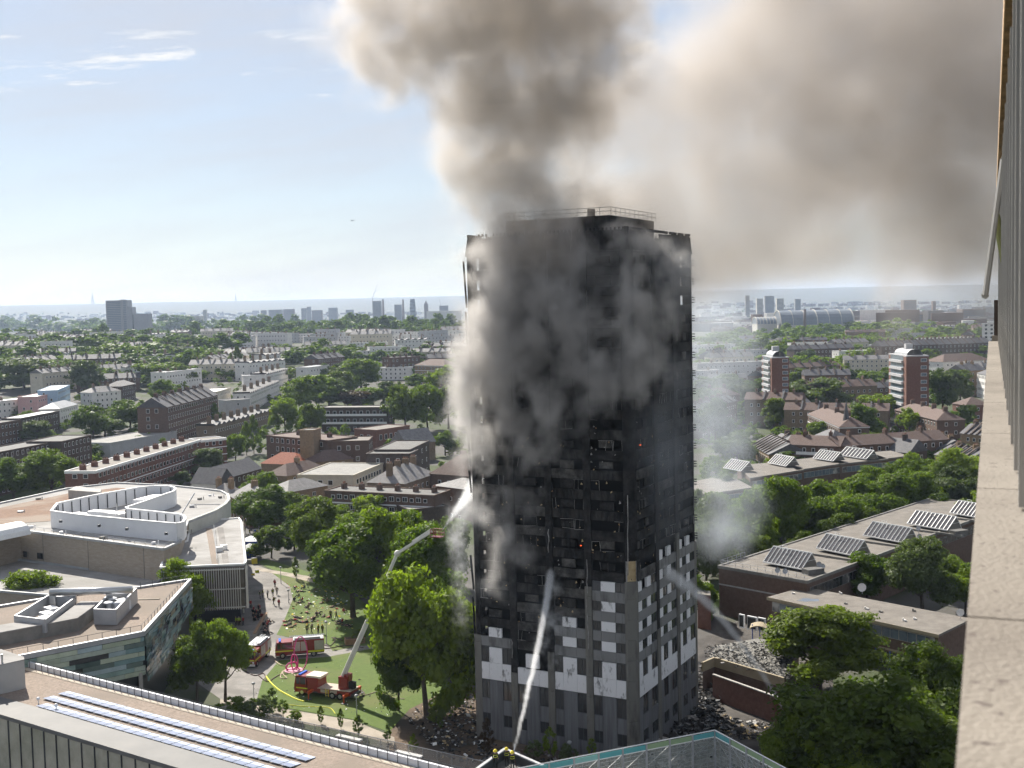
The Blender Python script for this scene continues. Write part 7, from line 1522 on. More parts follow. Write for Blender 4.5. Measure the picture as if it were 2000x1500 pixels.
scatter('debris', 'debris on the ground below the brick yard wall', inpoly([(1400, 1400), (1530, 1420), (1530, 1440), (1420, 1450)]), 300, [ASH, CHAR, CHAR, INSUL, CHAR, G['metal_dark']], .15, .7, 7, .3)
# ------------------------------------------------------------------ skyline
FARM = mat('far_concrete', (.2, .2, .21), (.3, .3, .31), .02); FARB = mat('far_brick', (.13, .1, .09), (.2, .16, .14), .02); FARL = mat('far_pale', (.42, .4, .36), (.52, .5, .45), .02); FARG = mat('far_glass', (.1, .13, .16), None, rough=.2)
def far_block(label, x0, x1, yt, D, m=FARM, yb=None, name='far_tower', cat='tower', group=None, steps=(), depth=.7, ribs=True):
    """a far building D metres away whose top shows at yt"""
    A, B_ = at(x0, yt, D), at(x1, yt, D); w = B_.x - A.x; c = Vector(((A.x + B_.x) / 2, D)); z0 = terr(*c) - 2
    T = thing(name, label, cat, (c.x, c.y, z0), group=group); dp = max(8, w * depth)
    MB().prism([(A.x, D), (B_.x, D), (B_.x, D + dp), (A.x, D + dp)], z0, A.z).build('wall', m, T)
    for i, (s0, s1, dy) in enumerate(steps):
        q0, q1 = at(s0, yt + dy, D), at(s1, yt + dy, D); MB().prism([(q0.x, D - 1 - i), (q1.x, D - 1 - i), (q1.x, D + dp * .8), (q0.x, D + dp * .8)], z0, q0.z).build('wing', m, T)
    if ribs:
        r = MB(); fl = max(2, int((A.z - z0) / 3.4))
        for k in range(1, fl): r.prism([(A.x + w * .06, D - .35), (B_.x - w * .06, D - .35), (B_.x - w * .06, D), (A.x + w * .06, D)], z0 + (A.z - z0) * k / fl - .9, z0 + (A.z - z0) * k / fl + .7)
        r.build('window_bands', FARG, T, kind='stuff')
    return T, A, B_
far_block('pale slab hotel standing alone on the left skyline', 206, 248, 587, 2300, FARM, name='hotel_slab', cat='hotel', steps=((235, 240, -2), (248, 258, 13), (262, 290, 26)))
far_block('slim pale tower left of the dome on the skyline', 396, 403, 605, 3800, FARL)
far_block('flat pale arena roof under the slim tower on the skyline', 345, 390, 618, 3000, FARL, name='arena', cat='arena', ribs=False)
for i, (x0, x1, y) in enumerate(((509, 520, 606), (524, 549, 605), (553, 573, 604), (588, 598, 602), (599, 607, 599), (609, 628, 606), (641, 658, 601), (675, 690, 605))):
    far_block(('first', 'second', 'third', 'fourth', 'fifth', 'sixth', 'seventh', 'eighth')[i] + ' of the grey blue estate towers on the skyline, counted from the left', x0, x1, y, 4300 + i * 60, FARB if i % 3 == 2 else FARM, group='estate towers on the left skyline')
T, A, B_ = far_block('unfinished tower with a crane on its roof, left of the chimneys', 727, 744, 588, 3600, FARM)
p = at(728, 586, 3600); q = at(738, 553, 3600); MB().tube((p.x, p.y, A.z), (p.x, p.y, A.z + 12), 1.2, 1.2, 5).tube((p.x, p.y, A.z + 10), (q.x, q.y, q.z), .8, .5, 5).build('crane', G['metal_grey'], T)
for x, lab in ((748, 'left chimney of the pair on the skyline'), (787, 'right chimney of the pair on the skyline')):
    a = at(x, 585, 3700); z0 = terr(a.x, a.y) - 2; T = thing('chimney_stack', lab, 'chimney', (a.x, a.y, z0), group='chimneys on the skyline'); MB().tube((a.x, a.y, z0), (a.x, a.y, a.z - 3), 4.2, 3.0, 12).build('shaft', FARB, T, smooth=True); MB().tube((a.x, a.y, a.z - 3), (a.x, a.y, a.z), 3.4, 3.4, 12).build('rim', FARM, T)
far_block('squat block between the two chimneys', 770, 784, 595, 3900, FARM)
a = at(805.5, 584, 3750); z0 = terr(a.x, a.y) - 2; T = thing('round_tower', 'curved glass tower right of the chimneys', 'tower', (a.x, a.y, z0)); m = MB()
for k in range(8): h0, h1 = z0 + (a.z - z0) * k / 8, z0 + (a.z - z0) * (k + 1) / 8; f = lambda t: 7.2 + 2.6 * math.sin(math.pi * min(1, t * .95 + .05)); m.tube((a.x, a.y, h0), (a.x, a.y, h1), f(k / 8), f((k + 1) / 8), 16)
m.build('shaft', FARG, T, smooth=True)
T, A, B_ = far_block('stepped tower with a pyramid top on the skyline', 828, 836, 594, 3900, FARB, ribs=False); c = (A + B_) / 2; MB().tube((c.x, c.y + 4, A.z), (c.x, c.y + 4, A.z + 12), 8, .3, 4).build('pyramid', FARB, T)
T, A, B_ = far_block('low block under tower cranes beside the burning tower', 858, 875, 597, 3800, FARM)
p = at(861, 597, 3800); q = at(857, 580, 3800); MB().tube(p, q, .8, .5, 4).build('crane', G['metal_grey'], T)
far_block('wide low pale sheds on the skyline beside the burning tower', 833, 900, 608, 3500, FARL, name='shed', cat='sheds', ribs=False)
far_block('pale yellow tower block on the right skyline, left of a pair', 1478, 1490, 583, 3300, FARL); far_block('pale yellow tower block on the right skyline, right of a pair', 1517, 1531, 583, 3200, FARL)
far_block('grey tower in the smoke on the right skyline', 1456, 1464, 577, 3400, FARM); far_block('dark squat tower behind the yellow pair', 1494, 1512, 578, 3700, FARM)
far_block('distant dark tower right of the yellow pair', 1553, 1564, 584, 3900, FARM)
far_block('brown broad block on the far right skyline', 1765, 1790, 586, 2600, FARB); far_block('red brick block on the right horizon, before the broad block', 1735, 1760, 612, 1900, FARB)
far_block('slim brown tower on the far right skyline', 1822, 1828, 588, 2300, FARB); far_block('grey office block far right behind the trees', 1850, 1880, 610, 1900, FARM)
far_block('brown mansion slab far right behind the trees', 1880, 1925, 604, 2100, FARB); far_block('long brown mansion row right of the glass vaults', 1780, 1850, 612, 1800, FARB)
# masts
for x, yt, lab in ((180, 570, 'lattice mast on the hills at the far left'), (460, 573, 'thin lattice mast on the hills, mid left')):
    a = at(x, yt, 12500); z0 = terr(a.x, a.y) - 5; T = thing('radio_mast', lab, 'mast', (a.x, a.y, z0)); h = a.z - z0; w = 14 if x < 300 else 7; m = MB()
    for sx_ in (-1, 1):
        for sy in (-1, 1): m.tube((a.x + sx_ * w, a.y + sy * w, z0), (a.x + sx_ * 1.2, a.y + sy * 1.2, z0 + h * .7), 2.2, 1.6, 4)
    m.tube((a.x, a.y, z0 + h * .68), (a.x, a.y, a.z), 2.2, 1.4, 5)
    for k in range(6): t = k / 6 * .7; r_ = w * (1 - t / .75) + 1; m.tube((a.x - r_, a.y, z0 + h * t), (a.x + r_ * .8, a.y, z0 + h * (t + .11)), 1.2, 1.2, 4)
    m.build('lattice', G['metal_dark'], T)
# glass exhibition halls with barrel vaults
def vault(label, x0, x1, yt, D, dep, H):
    A, B_ = at(x0, yt, D), at(x1, yt, D); z0 = terr(A.x, D) - 2; T = thing('exhibition_hall', label, 'hall', ((A.x + B_.x) / 2, D, z0), group='vaulted exhibition halls'); m = MB(); rb = MB(); zs = A.z - H; n = 12
    sk = -.12
    pr = []
    for k in range(n + 1): t = math.pi * k / n; pr.append((-dep / 2 * math.cos(t), H * math.sin(t)))
    for k in range(n): (u0, h0), (u1, h1) = pr[k], pr[k + 1]; m.add([(A.x, D + u0, zs + h0), (B_.x, D + u0, zs + h0), (B_.x, D + u1, zs + h1), (A.x, D + u1, zs + h1)], [(0, 1, 2, 3)])
    m.add([(A.x, D + u, zs + h) for u, h in pr], [tuple(range(n + 1))]); m.build('glass_vault', mat('vault_glass', (.16, .18, .2), (.22, .24, .27), .05, rough=.3), T)
    for j in range(7):
        x = A.x + (B_.x - A.x) * j / 6
        for k in range(n): (u0, h0), (u1, h1) = pr[k], pr[k + 1]; rb.tube((x, D + u0, zs + h0 + .3), (x, D + u1, zs + h1 + .3), .9 if j in (0, 3, 6) else .45, n=4)
    rb.build('ribs', FARL, T, kind='stuff'); MB().prism([(A.x, D - dep / 2), (B_.x, D - dep / 2), (B_.x, D + dep / 2), (A.x, D + dep / 2)], z0, zs).build('wall', FARL, T); return A
vault('large glass barrel vault of the exhibition hall on the right', 1518, 1658, 607, 1650, 50, 20)
vault('smaller glass barrel vault left of the large one', 1474, 1512, 620, 1640, 34, 9)
a = at(1572, 604, 1590); z0 = terr(a.x, a.y); T = tag(MB().tube((a.x, a.y, z0), (a.x, a.y, a.z), 2.2, 1.7, 10).build('chimney_stack', FARB, smooth=True), 'dark chimney before the large glass vault', 'chimney')
# streets of the far plain: too small to tell apart
def far_city(name, label, x0, x1, y0, y1, n, seed, pale):
    r = random.Random(seed); ms = [MB(), MB(), MB()]
    for k in range(n):
        p = gnd(r.uniform(x0, x1), r.uniform(y0, y1)); w = r.uniform(12, 50); d = r.uniform(9, 14); h = r.uniform(7, 15) * (2 if r.random() < .05 else 1); i = 0 if r.random() < pale else r.choice((1, 1, 2))
        a = r.choice((.2, .3, -.3)); c_, s_ = math.cos(a), math.sin(a); pts = [(p.x + x * c_ - y * s_, p.y + x * s_ + y * c_) for x, y in ((-w / 2, 0), (w / 2, 0), (w / 2, d), (-w / 2, d))]; z = terr(p.x, p.y)
        ms[i].prism(pts, z - 1, z + h)
    T = thing(name, label, 'city', (0, 1500, 0)); T['kind'] = 'stuff'
    for i, m in enumerate(ms):
        if m.v: m.build('roofs', (G['render_white'], G['brick_brown'], G['slate_light'])[i], T, kind='stuff')
far_city('far_city', 'mass of distant rooftops right of the tower', 1365, 1935, 592, 650, 700, 4, .25)
far_city('far_city', 'mass of distant rooftops on the plain left of the tower', 0, 905, 612, 628, 260, 5, .35)
# helicopter
p = at(687, 431, 1500); T = thing('helicopter', 'tiny dark helicopter in the sky left of the tower', 'helicopter', p)
MB().sphere(p, (1.0, .7, .75)).tube(p, p + Vector((3.6, 0, .4)), .3, .12, 6).build('body', G['metal_dark'], T); MB().box(p + Vector((.1, 0, 1.0)), (6, .2, .06), .3).box(p + Vector((.1, 0, 1.0)), (.2, 6, .06), .3).build('rotor', G['metal_dark'], T); MB().box(p + Vector((3.6, 0, .8)), (.4, .08, 1.0)).build('tail_fin', G['metal_dark'], T)
# ------------------------------------------------------------------ smoke (real volumes), water
def smoke(name, label, puffs, lo, hi, res, cell, warp, nscale, A, thr, gain, D, color, aniso, detail=4, wscale=.08, clip=None, rough=.6, fade=None, vor=0.0, vscale=.25, cap=1.0, st=(1.0, 1.0, 1.0)):
    lo = np.array(lo, float); hi = np.array(hi, float)
    n = np.ceil((hi - lo) / cell).astype(int) + 1
    g = np.zeros(n[::-1]); zs, ys, xs = [lo[i] + cell * np.arange(n[i]) for i in (2, 1, 0)]
    for c, r, wt_ in puffs:
        r = np.array(r if hasattr(r, '__len__') else (r, r, r), float)
        dx, dy, dz = ((xs - c[0]) / r[0]) ** 2, ((ys - c[1]) / r[1]) ** 2, ((zs - c[2]) / r[2]) ** 2
        ix, iy, iz = np.where(dx < 4)[0], np.where(dy < 4)[0], np.where(dz < 4)[0]
        if not (len(ix) and len(iy) and len(iz)): continue
        s = np.ix_(iz, iy, ix); d = dz[iz][:, None, None] + dy[iy][None, :, None] + dx[ix][None, None, :]
        g[s] += wt_ * np.exp(-d * 1.2)
    g = cap * (1 - np.exp(-g / cap))
    # die out towards the sides of the domain
    def edge(a, l, h, w): return np.clip((a - l) / w, 0, 1) * np.clip((h - a) / w, 0, 1)
    w = 3 * cell if fade is None else fade
    g *= edge(zs, lo[2], hi[2], w)[:, None, None] * edge(ys, lo[1], hi[1], w)[None, :, None] * edge(xs, lo[0], hi[0], w)[None, None, :]
    me = bpy.data.meshes.new(name); me.vertices.add(g.size)
    me.vertices.foreach_set('co', np.stack(np.meshgrid(zs, ys, xs, indexing='ij')[::-1], -1).reshape(-1).astype(np.float32))
    at_ = me.attributes.new('den', 'FLOAT', 'POINT'); at_.data.foreach_set('value', g.reshape(-1).astype(np.float32))
    o = bpy.data.objects.new(name, me); COL.objects.link(o)
    ng = bpy.data.node_groups.new(name, 'GeometryNodeTree')
    ng.interface.new_socket('Geometry', in_out='INPUT', socket_type='NodeSocketGeometry'); ng.interface.new_socket('Geometry', in_out='OUTPUT', socket_type='NodeSocketGeometry')
    N_, Lk = ng.nodes, ng.links; gi = N_.new('NodeGroupInput'); go = N_.new('NodeGroupOutput')
    def put(a, b):
        if isinstance(a, (int, float)): b.default_value = a
        elif isinstance(a, tuple): b.default_value = a
        else: Lk.new(a, b)
    def M(op, a, b=0.0, c=0.0):
        x = N_.new('ShaderNodeMath'); x.operation = op; put(a, x.inputs[0]); put(b, x.inputs[1]); put(c, x.inputs[2]); return x.outputs[0]
    def V(op, a, b=(0, 0, 0)):
        x = N_.new('ShaderNodeVectorMath'); x.operation = op; put(a, x.inputs[0]); put(b, x.inputs['Scale'] if op == 'SCALE' else x.inputs[1]); return x.outputs[0]
    pos = N_.new('GeometryNodeInputPosition').outputs[0]
    def nz(scale, det, vec, rg=.55):
        x = N_.new('ShaderNodeTexNoise'); x.inputs['Scale'].default_value = scale; x.inputs['Detail'].default_value = det; x.inputs['Roughness'].default_value = rg; Lk.new(vec, x.inputs['Vector']); return x
    wp = V('SCALE', V('SUBTRACT', nz(wscale, 2.5, pos).outputs['Color'], (.5, .5, .5)), warp * 2.0)
    q = V('SCALE', V('SUBTRACT', V('ADD', pos, wp), tuple(float(k) for k in lo)), 1 / cell)
    sx = N_.new('ShaderNodeSeparateXYZ'); Lk.new(q, sx.inputs[0]); fl, fr = [], []
    for i in range(3):
        cl = M('MINIMUM', M('MAXIMUM', sx.outputs[i], 0.0), float(n[i]) - 1.001); f = M('FLOOR', cl); fl.append(f); fr.append(M('SUBTRACT', cl, f))
    base = M('ADD', fl[0], M('MULTIPLY', M('ADD', fl[1], M('MULTIPLY', fl[2], float(n[1]))), float(n[0])))
    na = N_.new('GeometryNodeInputNamedAttribute'); na.data_type = 'FLOAT'; na.inputs[0].default_value = 'den'
    def samp(off):
        s = N_.new('GeometryNodeSampleIndex'); s.data_type = 'FLOAT'; s.domain = 'POINT'
        Lk.new(gi.outputs[0], s.inputs['Geometry']); Lk.new(na.outputs[0], s.inputs['Value']); Lk.new(M('ADD', base, float(off)), s.inputs['Index']); return s.outputs[0]
    def lerp(a, b, t): return M('ADD', a, M('MULTIPLY', M('SUBTRACT', b, a), t))
    X, XY = int(n[0]), int(n[0] * n[1]); c = [lerp(samp(k), samp(k + 1), fr[0]) for k in (0, X, XY, XY + X)]
    s = lerp(lerp(c[0], c[1], fr[1]), lerp(c[2], c[3], fr[1]), fr[2])
    nn = nz(nscale, detail, V('MULTIPLY', V('ADD', pos, V('SCALE', wp, .8)), st), rough).outputs[0]
    e = M('ADD', M('SUBTRACT', s, thr), M('MULTIPLY', M('SUBTRACT', nn, .5), A))
    if vor:
        vn = N_.new('ShaderNodeTexVoronoi'); vn.feature = 'F1'; vn.inputs['Scale'].default_value = vscale; vn.inputs['Detail'].default_value = 2; vn.inputs['Roughness'].default_value = .5; vn.normalize = True
        Lk.new(V('ADD', pos, V('SCALE', wp, .5)), vn.inputs['Vector'])
        e = M('ADD', e, M('MULTIPLY', M('SUBTRACT', .32, vn.outputs['Distance']), vor))
    e = M('MULTIPLY', e, gain)
    e = M('MINIMUM', M('MAXIMUM', e, 0.0), 1.0)
    e = M('MULTIPLY', e, M('MINIMUM', M('MULTIPLY', s, 2.5), 1.0))
    vc = N_.new('GeometryNodeVolumeCube'); Lk.new(e, vc.inputs['Density']); vc.inputs['Min'].default_value = tuple(lo); vc.inputs['Max'].default_value = tuple(hi)
    rr = np.round((hi - lo) / res).astype(int)
    for i, k in enumerate('XYZ'): vc.inputs['Resolution ' + k].default_value = int(rr[i])
    mm_ = bpy.data.materials.new(name); mm_.use_nodes = True; t_ = mm_.node_tree; t_.nodes.clear()
    out = t_.nodes.new('ShaderNodeOutputMaterial'); pv = t_.nodes.new('ShaderNodeVolumePrincipled')
    pv.inputs['Color'].default_value = (*color, 1); pv.inputs['Density'].default_value = D; pv.inputs['Anisotropy'].default_value = aniso
    t_.links.new(pv.outputs[0], out.inputs['Volume'])
    sm = N_.new('GeometryNodeSetMaterial'); sm.inputs['Material'].default_value = mm_; me.materials.append(mm_)
    Lk.new(vc.outputs[0], sm.inputs['Geometry']); Lk.new(sm.outputs[0], go.inputs[0])
    md = o.modifiers.new('volume', 'NODES'); md.node_group = ng
    return tag(o, label, name.split('_')[0] if name != 'smoke' else 'smoke', kind='stuff')
def build_smoke():
    # billows rolling up the wide face of the tower
    pu = []
    def puff(px, py, Y, r, w=1.0): pu.append((at(px, py, Y), r, w))
    for px, py, Y, r, w in [(908, 815, 152, 2.6, 1.2), (930, 800, 151, 3.2, 1.2), (955, 770, 150, 3.4, 1.1), (925, 845, 152, 2.4, 1), (945, 870, 151, 2.4, .8), (925, 750, 152, 3, 1.1), (945, 710, 151, 3.4, 1.1), (930, 660, 152, 2.8, .9), (960, 650, 150, 3.6, 1.1), (930, 600, 152, 2.6, .75), (965, 590, 150.5, 3.6, 1.0),
                            (1000, 610, 149.5, 3.8, 1.0), (990, 540, 150.5, 4.0, 1.1), (955, 530, 152, 3.2, .8), (1010, 470, 151.5, 4.2, 1.2), (1050, 460, 151, 4.2, 1.1), (970, 470, 153, 3.2, .8), (1005, 680, 149, 3.8, .95), (990, 760, 149, 3.4, .85), (1060, 540, 149, 4.0, 1.0), (1070, 620, 148, 4.0, .95), (1060, 700, 148, 3.8, .85), (1120, 640, 146.5, 3.8, .85), (1120, 720, 146.5, 3.6, .75), (1130, 560, 147, 3.8, .8), (1160, 600, 146, 3.6, .75), (1180, 680, 145.5, 3.6, .72), (1050, 780, 148, 3.4, .65), (1000, 830, 149, 2.8, .6), (1200, 560, 145, 3.2, .6), (1220, 640, 144.5, 3.4, .62), (1110, 490, 148.5, 3.6, .7), (1170, 500, 147, 3.4, .6), (1260, 520, 146, 3.5, .6), (1290, 580, 147.5, 3.4, .55), (1240, 720, 144, 3.4, .55), (1300, 490, 151, 3.4, .6), (1310, 660, 148, 3.2, .5), (1280, 740, 146, 3.2, .5), (1160, 780, 145.5, 3.4, .5), (1100, 830, 146.5, 3.2, .45), (1220, 800, 144.5, 3.0, .42), (1320, 540, 152, 3, .5), (1140, 455, 149, 3.2, .7), (1190, 460, 148, 3.2, .65), (1240, 470, 148, 3.2, .65), (1200, 620, 145, 3.4, .6), (1270, 650, 146, 3.2, .55), (1200, 740, 144.5, 3.2, .55),
                            (1010, 900, 148.5, 2.8, .55), (960, 930, 150.5, 2.6, .5), (985, 980, 149, 2.8, .55), (1030, 960, 148, 2.4, .45), (940, 1000, 151, 2.4, .45), (1005, 1050, 148.5, 2.6, .55), (1025, 1100, 148, 2.2, .5), (960, 1070, 150, 2.2, .4), (1070, 880, 147, 2.8, .45), (975, 1130, 149.5, 2.2, .38), (1040, 860, 147.5, 2.8, .5), (930, 900, 152, 2.2, .45)]:
        puff(px, py, Y, r, w)
    smoke('smoke', 'grey smoke billowing up the wide face of the burnt tower', pu, (-16, 136, 8), (36, 164, 73), .33, 1.5, 3.2, .24, 3.8, .36, 1.3, .62, (.74, .72, .705), .25, detail=7, wscale=.18, rough=.6, vor=1.3, vscale=.3, cap=.85, st=(1.0, 1.0, .62))
    # the column above the roof
    pu = []
    for px, py, Y, r, w in [(1030, 490, 149.5, 4.0, 1.2), (990, 480, 151, 4.0, 1.1), (1060, 470, 149, 4, 1.0), (1040, 440, 150, 5.2, 2.2), (985, 440, 151, 4.6, 1.9), (1090, 440, 150, 4.5, 1.3), (1070, 430, 153, 4.5, 1.5), (1080, 470, 152, 4, .9), (1015, 420, 154, 4.8, 1.9), (975, 400, 154.5, 3.8, 1.3), (1050, 390, 155, 4.6, 1.4), (1000, 350, 156, 5, 1.3), (1000, 375, 155, 5, 1.2), (990, 320, 156.5, 5.5, 1.1), (1040, 340, 157, 4.5, .8), (975, 265, 158, 6, 1.1), (1030, 270, 158, 5.5, .9), (960, 210, 158, 6.5, 1.1), (1020, 200, 159, 7, 1.1), (920, 160, 158, 6, 1), (1070, 170, 160, 7.5, 1), (1120, 110, 161, 8, .95), (1020, 120, 159, 8, 1), (890, 110, 158, 7, 1), (940, 70, 158, 8, 1), (830, 70, 158, 6.5, .9), (770, 40, 158, 6, .85), (720, 20, 158, 5.5, .75), (690, 0, 158, 4.5, .6), (730, 70, 158, 3.5, .5), (880, 0, 158, 9, 1), (980, 20, 159, 10, 1), (1090, 20, 161, 10, 1), (1170, 60, 162, 7, .85), (1180, 150, 162, 6.5, .75), (960, -60, 159, 11, 1), (1100, -60, 162, 11, 1), (840, -60, 158, 9, .9), (740, -40, 158, 8, .8), (1140, 220, 161, 6, .65), (1120, 290, 160, 5, .45), (935, 340, 154.5, 3.2, .5), (945, 420, 153.5, 2.6, .45), (1100, 400, 157, 4, .5), (1060, 400, 156, 4, .7), (1150, 420, 157, 3.6, .45), (1200, 430, 158, 3.6, .4)]:
        puff(px, py, Y, r, w)
    smoke('smoke', 'brown grey smoke column rising over the tower roof', pu, (-38, 134, 48), (36, 184, 112), .5, 2.0, 5.0, .15, 3.8, .32, .95, .27, (.68, .632, .58), .3, detail=7, wscale=.09, fade=2, vor=1.5, vscale=.17, cap=1.0, rough=.6)
    # the broad drift to the right
    pu = []
    for px, py, Y, r, w in [(1160, 340, 164, 7, .6), (1200, 390, 166, 7, .7), (1270, 480, 168, 6, .6), (1320, 470, 170, 7, .7), (1350, 180, 172, 10, .4), (1180, 270, 164, 8, .7), (1230, 310, 166, 8, .7), (1260, 220, 168, 8, .5), (1240, 380, 168, 9, .8), (1300, 430, 172, 10, 1.1), (1370, 400, 176, 11, 1.2), (1440, 440, 180, 10, 1.2), (1500, 420, 182, 9, 1.1), (1570, 450, 184, 7, .75), (1500, 520, 182, 6, .35), (1650, 500, 184, 7, .35), (1850, 480, 184, 8, .5), (1400, 320, 178, 12, .8), (1300, 300, 172, 10, .75), (1400, 500, 176, 6, .6), (1450, 510, 178, 5, .5), (1200, 350, 165, 7, .6), (1250, 240, 168, 9, .6), (1390, 540, 172, 4, .4), (1620, 470, 186, 5, .5),
                            (1500, 60, 175, 14, .6), (1620, 90, 178, 17, .85), (1720, 160, 180, 18, 1.1), (1800, 240, 180, 17, 1.2), (1860, 330, 180, 14, 1.15), (1900, 400, 180, 10, 1), (1930, 470, 180, 7, .9), (1900, 100, 180, 20, 1.2), (1960, 250, 180, 18, 1.2), (1760, 20, 180, 18, 1.1), (1420, 20, 172, 13, .7), (1560, -40, 178, 18, 1), (1400, 120, 174, 10, .5), (1550, 200, 178, 12, .5), (1640, 280, 180, 11, .5), (1980, 420, 182, 12, 1), (2050, 100, 182, 22, 1.2), (2080, 330, 182, 20, 1.2), (1500, 250, 178, 14, .35), (1440, 200, 176, 14, .35), (1700, 380, 182, 10, .35), (1780, 480, 184, 9, .3), (1300, 130, 170, 9, .35), (1320, 60, 170, 9, .4)]:
        puff(px, py, Y, r, w)
    smoke('smoke', 'broad veil of thinner smoke drifting to the right of the tower', pu, (-4, 142, 36), (100, 214, 118), 1.0, 3.0, 8.0, .075, 3.0, .32, .75, .165, (.63, .59, .555), .3, detail=6, wscale=.035, fade=5)
    # thin blue haze round the foot of the tower and over the trees beside it
    pu = []
    for px, py, Y, r, w in [(1320, 560, 150, 4, .8), (1330, 640, 151, 4, .8), (1325, 720, 151, 4, .75), (1335, 850, 152, 4, .7), (1290, 900, 148, 4, .6), (1340, 940, 153, 4, .6), (1120, 430, 152, 3.5, .8), (1180, 425, 152, 3.5, .9), (1250, 440, 151, 3.5, .8), (1300, 480, 149, 4, .8), (1270, 800, 146, 4, .5), (1240, 470, 148, 4, .6), (1200, 450, 150, 4, .6), (1300, 1010, 150, 4, .8), (1280, 1080, 148, 3.5, .7), (1310, 930, 152, 4, .6), (1400, 760, 190, 9, .7), (1390, 650, 190, 9, .7), (1400, 850, 185, 8, .6), (1420, 950, 182, 8, .55), (1440, 1010, 178, 6, .6), (1390, 1060, 172, 6, .5), (930, 1000, 150, 3.5, .55), (970, 1120, 148, 3.5, .6), (1050, 1180, 146, 3.5, .55), (900, 1100, 153, 3, .6), (895, 1200, 153, 3, .5), (1090, 1060, 145, 4, .35), (1480, 900, 200, 7, .4), (1110, 1230, 144, 3, .4), (1180, 930, 143, 4, .3), (1330, 1250, 160, 4, .35), (1380, 1330, 150, 4, .3), (1250, 850, 143, 4, .4), (1330, 780, 150, 4, .5)]:
        puff(px, py, Y, r, w)
    smoke('smoke', 'thin bluish smoke hanging about the foot of the tower', pu, (-14, 134, 2), (44, 206, 70), .8, 2.0, 3, .14, 1.6, .28, .8, .13, (.8, .86, .95), .3, detail=4, wscale=.08)
build_smoke()
def build_water():
    WC = (.97, .98, 1)
    def jet(label, path, r0, r1, mist, lo_pad, res, D, name='water_jet'):
        P = [at(*p) for p in path]; pu = []; n = 90
        for k in range(n + 1):
            t = k / n * (len(P) - 1); i = min(len(P) - 2, int(t)); q = P[i].lerp(P[i + 1], t - i); f = k / n; r = r0 + (r1 - r0) * f
            pu.append((q, (r, r, r * 1.4), 1.2 - .45 * f))
        rnd = random.Random(9)
        for (x, y, Y, r, w) in mist: pu.append((at(x, y, Y), (r, r, r * 1.3), w))
        lo = [min(p[0][i] - p[1][i] * 1.8 for p in pu) - lo_pad for i in range(3)]; hi = [max(p[0][i] + p[1][i] * 1.8 for p in pu) + lo_pad for i in range(3)]
        o = smoke(name, label, pu, lo, hi, res, res * 1.35, .14, 1.2, 1.1, .1, 1.4, D, WC, .5, detail=5, wscale=.5, fade=.05); o['category'] = 'water'; return o
    jet('water jet sprayed by the roof crew onto the wide tower face', [(1006, 1459, 116.5), (1021, 1395, 122), (1037, 1325, 128), (1053, 1255, 134), (1066, 1185, 141), (1076, 1118, 147.5)], .13, .42, [(1085, 1150, 147, 1.2, .3), (1070, 1210, 146, 1.3, .3), (1095, 1220, 146, 1.3, .22), (1045, 1300, 140, 1.0, .22), (1060, 1260, 143, 1.2, .28), (1030, 1360, 132, .8, .2), (1085, 1290, 145, 1.2, .18)], .2, .15, 3.0)
    jet('water jet arcing onto the narrow tower face from the trees', [(1532, 1385, 140), (1490, 1318, 142), (1440, 1245, 144), (1390, 1185, 146), (1345, 1145, 149), (1300, 1115, 152.5)], .2, .5, [(1330, 1150, 151, 1.0, .25), (1360, 1190, 149, 1.0, .22), (1400, 1230, 147, 1.0, .18)], .2, .18, 1.0)
    nz_ = NOZZLE
    rel = nz_ - CAM; f = rel.dot(FW); px, py = 1000 + FPX * rel.dot(R2) / f, 750 - FPX * rel.dot(U2) / f
    jet('water spray from the boom basket falling down the tower edge', [(px, py, nz_.y), (px + 22, py - 32, nz_.y - 4), (px + 44, py - 60, nz_.y - 9), (px + 62, py - 84, 157.5)], .12, .7, [(905, 985, 158, 1.2, .4), (898, 1020, 158, 1.5, .38), (892, 1060, 158.5, 1.6, .36), (898, 1110, 158, 1.6, .33), (900, 1160, 157.5, 1.6, .3), (902, 1210, 157, 1.5, .27), (905, 1260, 157, 1.4, .22), (880, 1000, 160, 1.2, .3), (880, 1050, 160, 1.3, .25)], .2, .2, .6)
build_water()
# ------------------------------------------------------------------ haze
def build_haze():
    m = bpy.data.materials.new('haze'); m.use_nodes = True; t = m.node_tree; t.nodes.clear()
    out = t.nodes.new('ShaderNodeOutputMaterial'); pv = t.nodes.new('ShaderNodeVolumePrincipled')
    pv.inputs['Color'].default_value = (.6, .74, .98, 1); pv.inputs['Density'].default_value = .000062; pv.inputs['Anisotropy'].default_value = .2
    t.links.new(pv.outputs[0], out.inputs['Volume'])
    b = MB(); b.prism([(-17500, -17500), (17500, -17500), (17500, 17500), (-17500, 17500)], -1.5, 215); o = b.build('haze', m); o['kind'] = 'stuff'
build_haze()
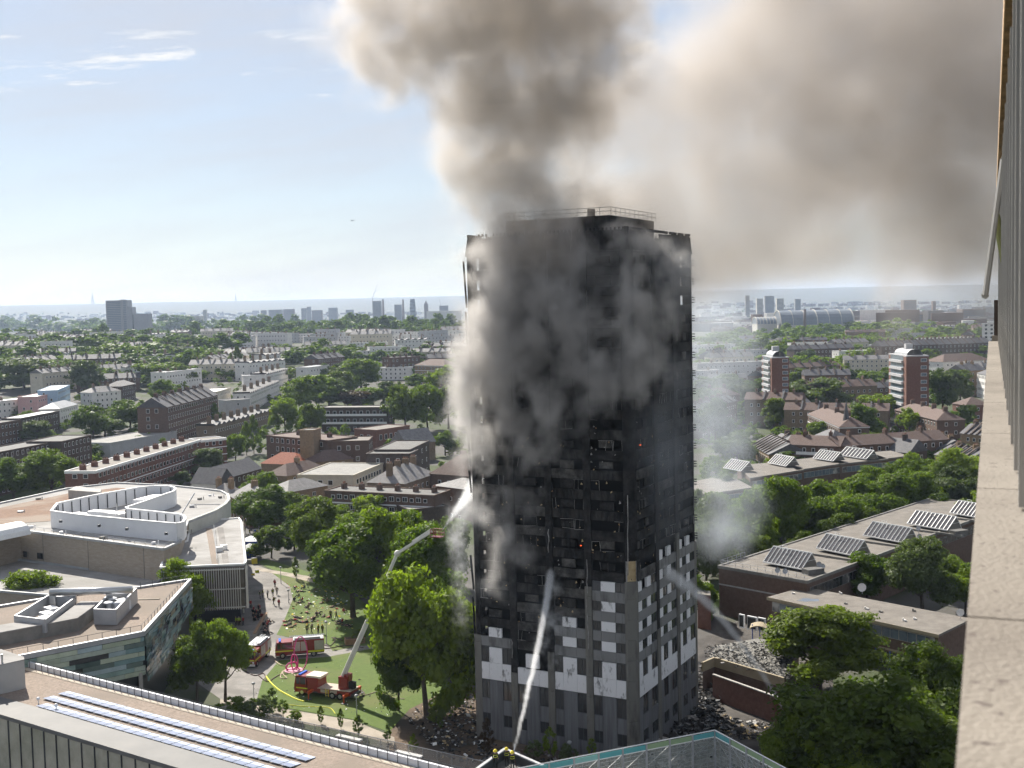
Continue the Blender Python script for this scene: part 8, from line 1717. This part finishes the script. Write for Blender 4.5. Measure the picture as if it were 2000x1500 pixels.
# ------------------------------------------------------------------ labels for the trees and terraces one can only tell apart by what they stand beside
def relabel():
    def pix(v):
        rel = Vector(v) - CAM; f = rel.dot(FW); return (1000 + FPX * rel.dot(R2) / f, 750 - FPX * rel.dot(U2) / f)
    marks = []
    for o in list(sc.objects):
        if o.parent is None and o.get('category') in ('flats', 'terrace', 'house', 'hall', 'building', 'houses', 'tower block', 'chapel', 'tower', 'hotel', 'villa', 'workshop', 'spire', 'office') and not o.get('group', '').startswith(('filler', 'smoky', 'long white', 'far left')):
            w = o['label'].split(); cut = len(w)
            for i, k in enumerate(w):
                if i > 2 and k in ('with', 'behind', 'beside', 'at', 'among', 'in', 'by', 'near', 'below', 'above', 'under', 'joining', 'nearer', 'running', 'standing', 'framed', 'next', 'close', 'right', 'left', 'of', 'on', 'to', 'against', 'between', 'beyond', 'before', 'and', 'continuing', 'stepping', 'half', 'over', 'further', 'counted', 'along', 'peeking', 'from', 'further,'): cut = i; break
            marks.append((pix(o.location), o.location.copy(), ' '.join(w[:min(cut, 5)]).rstrip(',')))
    used = {}
    todo = [o for o in sc.objects if o.parent is None and (o.get('group', '') in ('trees among the flats on the left', 'trees between the mansion blocks and the tower', 'trees among the far terraces on the left', 'trees among the estate blocks on the right', 'packed crowns of the green belt', 'trees of the left green band', 'trees above the central clump', 'trees behind the point blocks', 'trees in the smoky gap', 'trees behind the far skylight roofs') or o.get('group', '').startswith(('filler', 'smoky', 'long white', 'far left')))]
    todo.sort(key=lambda o: pix(o.location)[0])
    col = {'leaf_mid': 'green', 'leaf_bright': 'bright green', 'leaf_dark': 'dark green', 'leaf_grey': 'grey green', 'leaf_yellow': 'yellow', 'leaf_copper': 'copper brown'}
    for o in todo:
        x, y = pix(o.location); m = min(marks, key=lambda q: math.hypot(q[0][0] - x, (q[0][1] - y) * 1.6)); dx = x - m[0][0]; dd = o.location.y - m[1].y
        rel = 'left of' if dx < -22 else 'right of' if dx > 22 else ('behind' if dd > 0 else 'in front of')
        if o['category'] == 'tree':
            lf = [c.material_slots[0].material.name for c in o.children if c.name.startswith('crown')][0]; h = o.scale[2] * 10; w = o.scale[0] * 10
            base_ = '%s%s tree' % ('slim ' if w < h * .5 else 'wide ' if w > h * 1.35 else 'tall ' if h > 17 else 'small ' if h < 9 else '', col[lf])
        else:
            w = o['label'].split(); c = next((i for i, k in enumerate(w) if k in ('among', 'in', 'on')), len(w)); base_ = ' '.join(w[:c])
        lab = '%s %s the %s' % (base_, rel, m[2]); used.setdefault(lab, []).append(o)
    order = ('first', 'second', 'third', 'fourth', 'fifth', 'sixth', 'seventh', 'eighth', 'ninth', 'tenth', 'eleventh', 'twelfth')
    for lab, os_ in used.items():
        for i, o in enumerate(os_):
            o['label'] = lab if len(os_) == 1 else '%s %s' % (order[min(i, 11)], lab)
relabel()
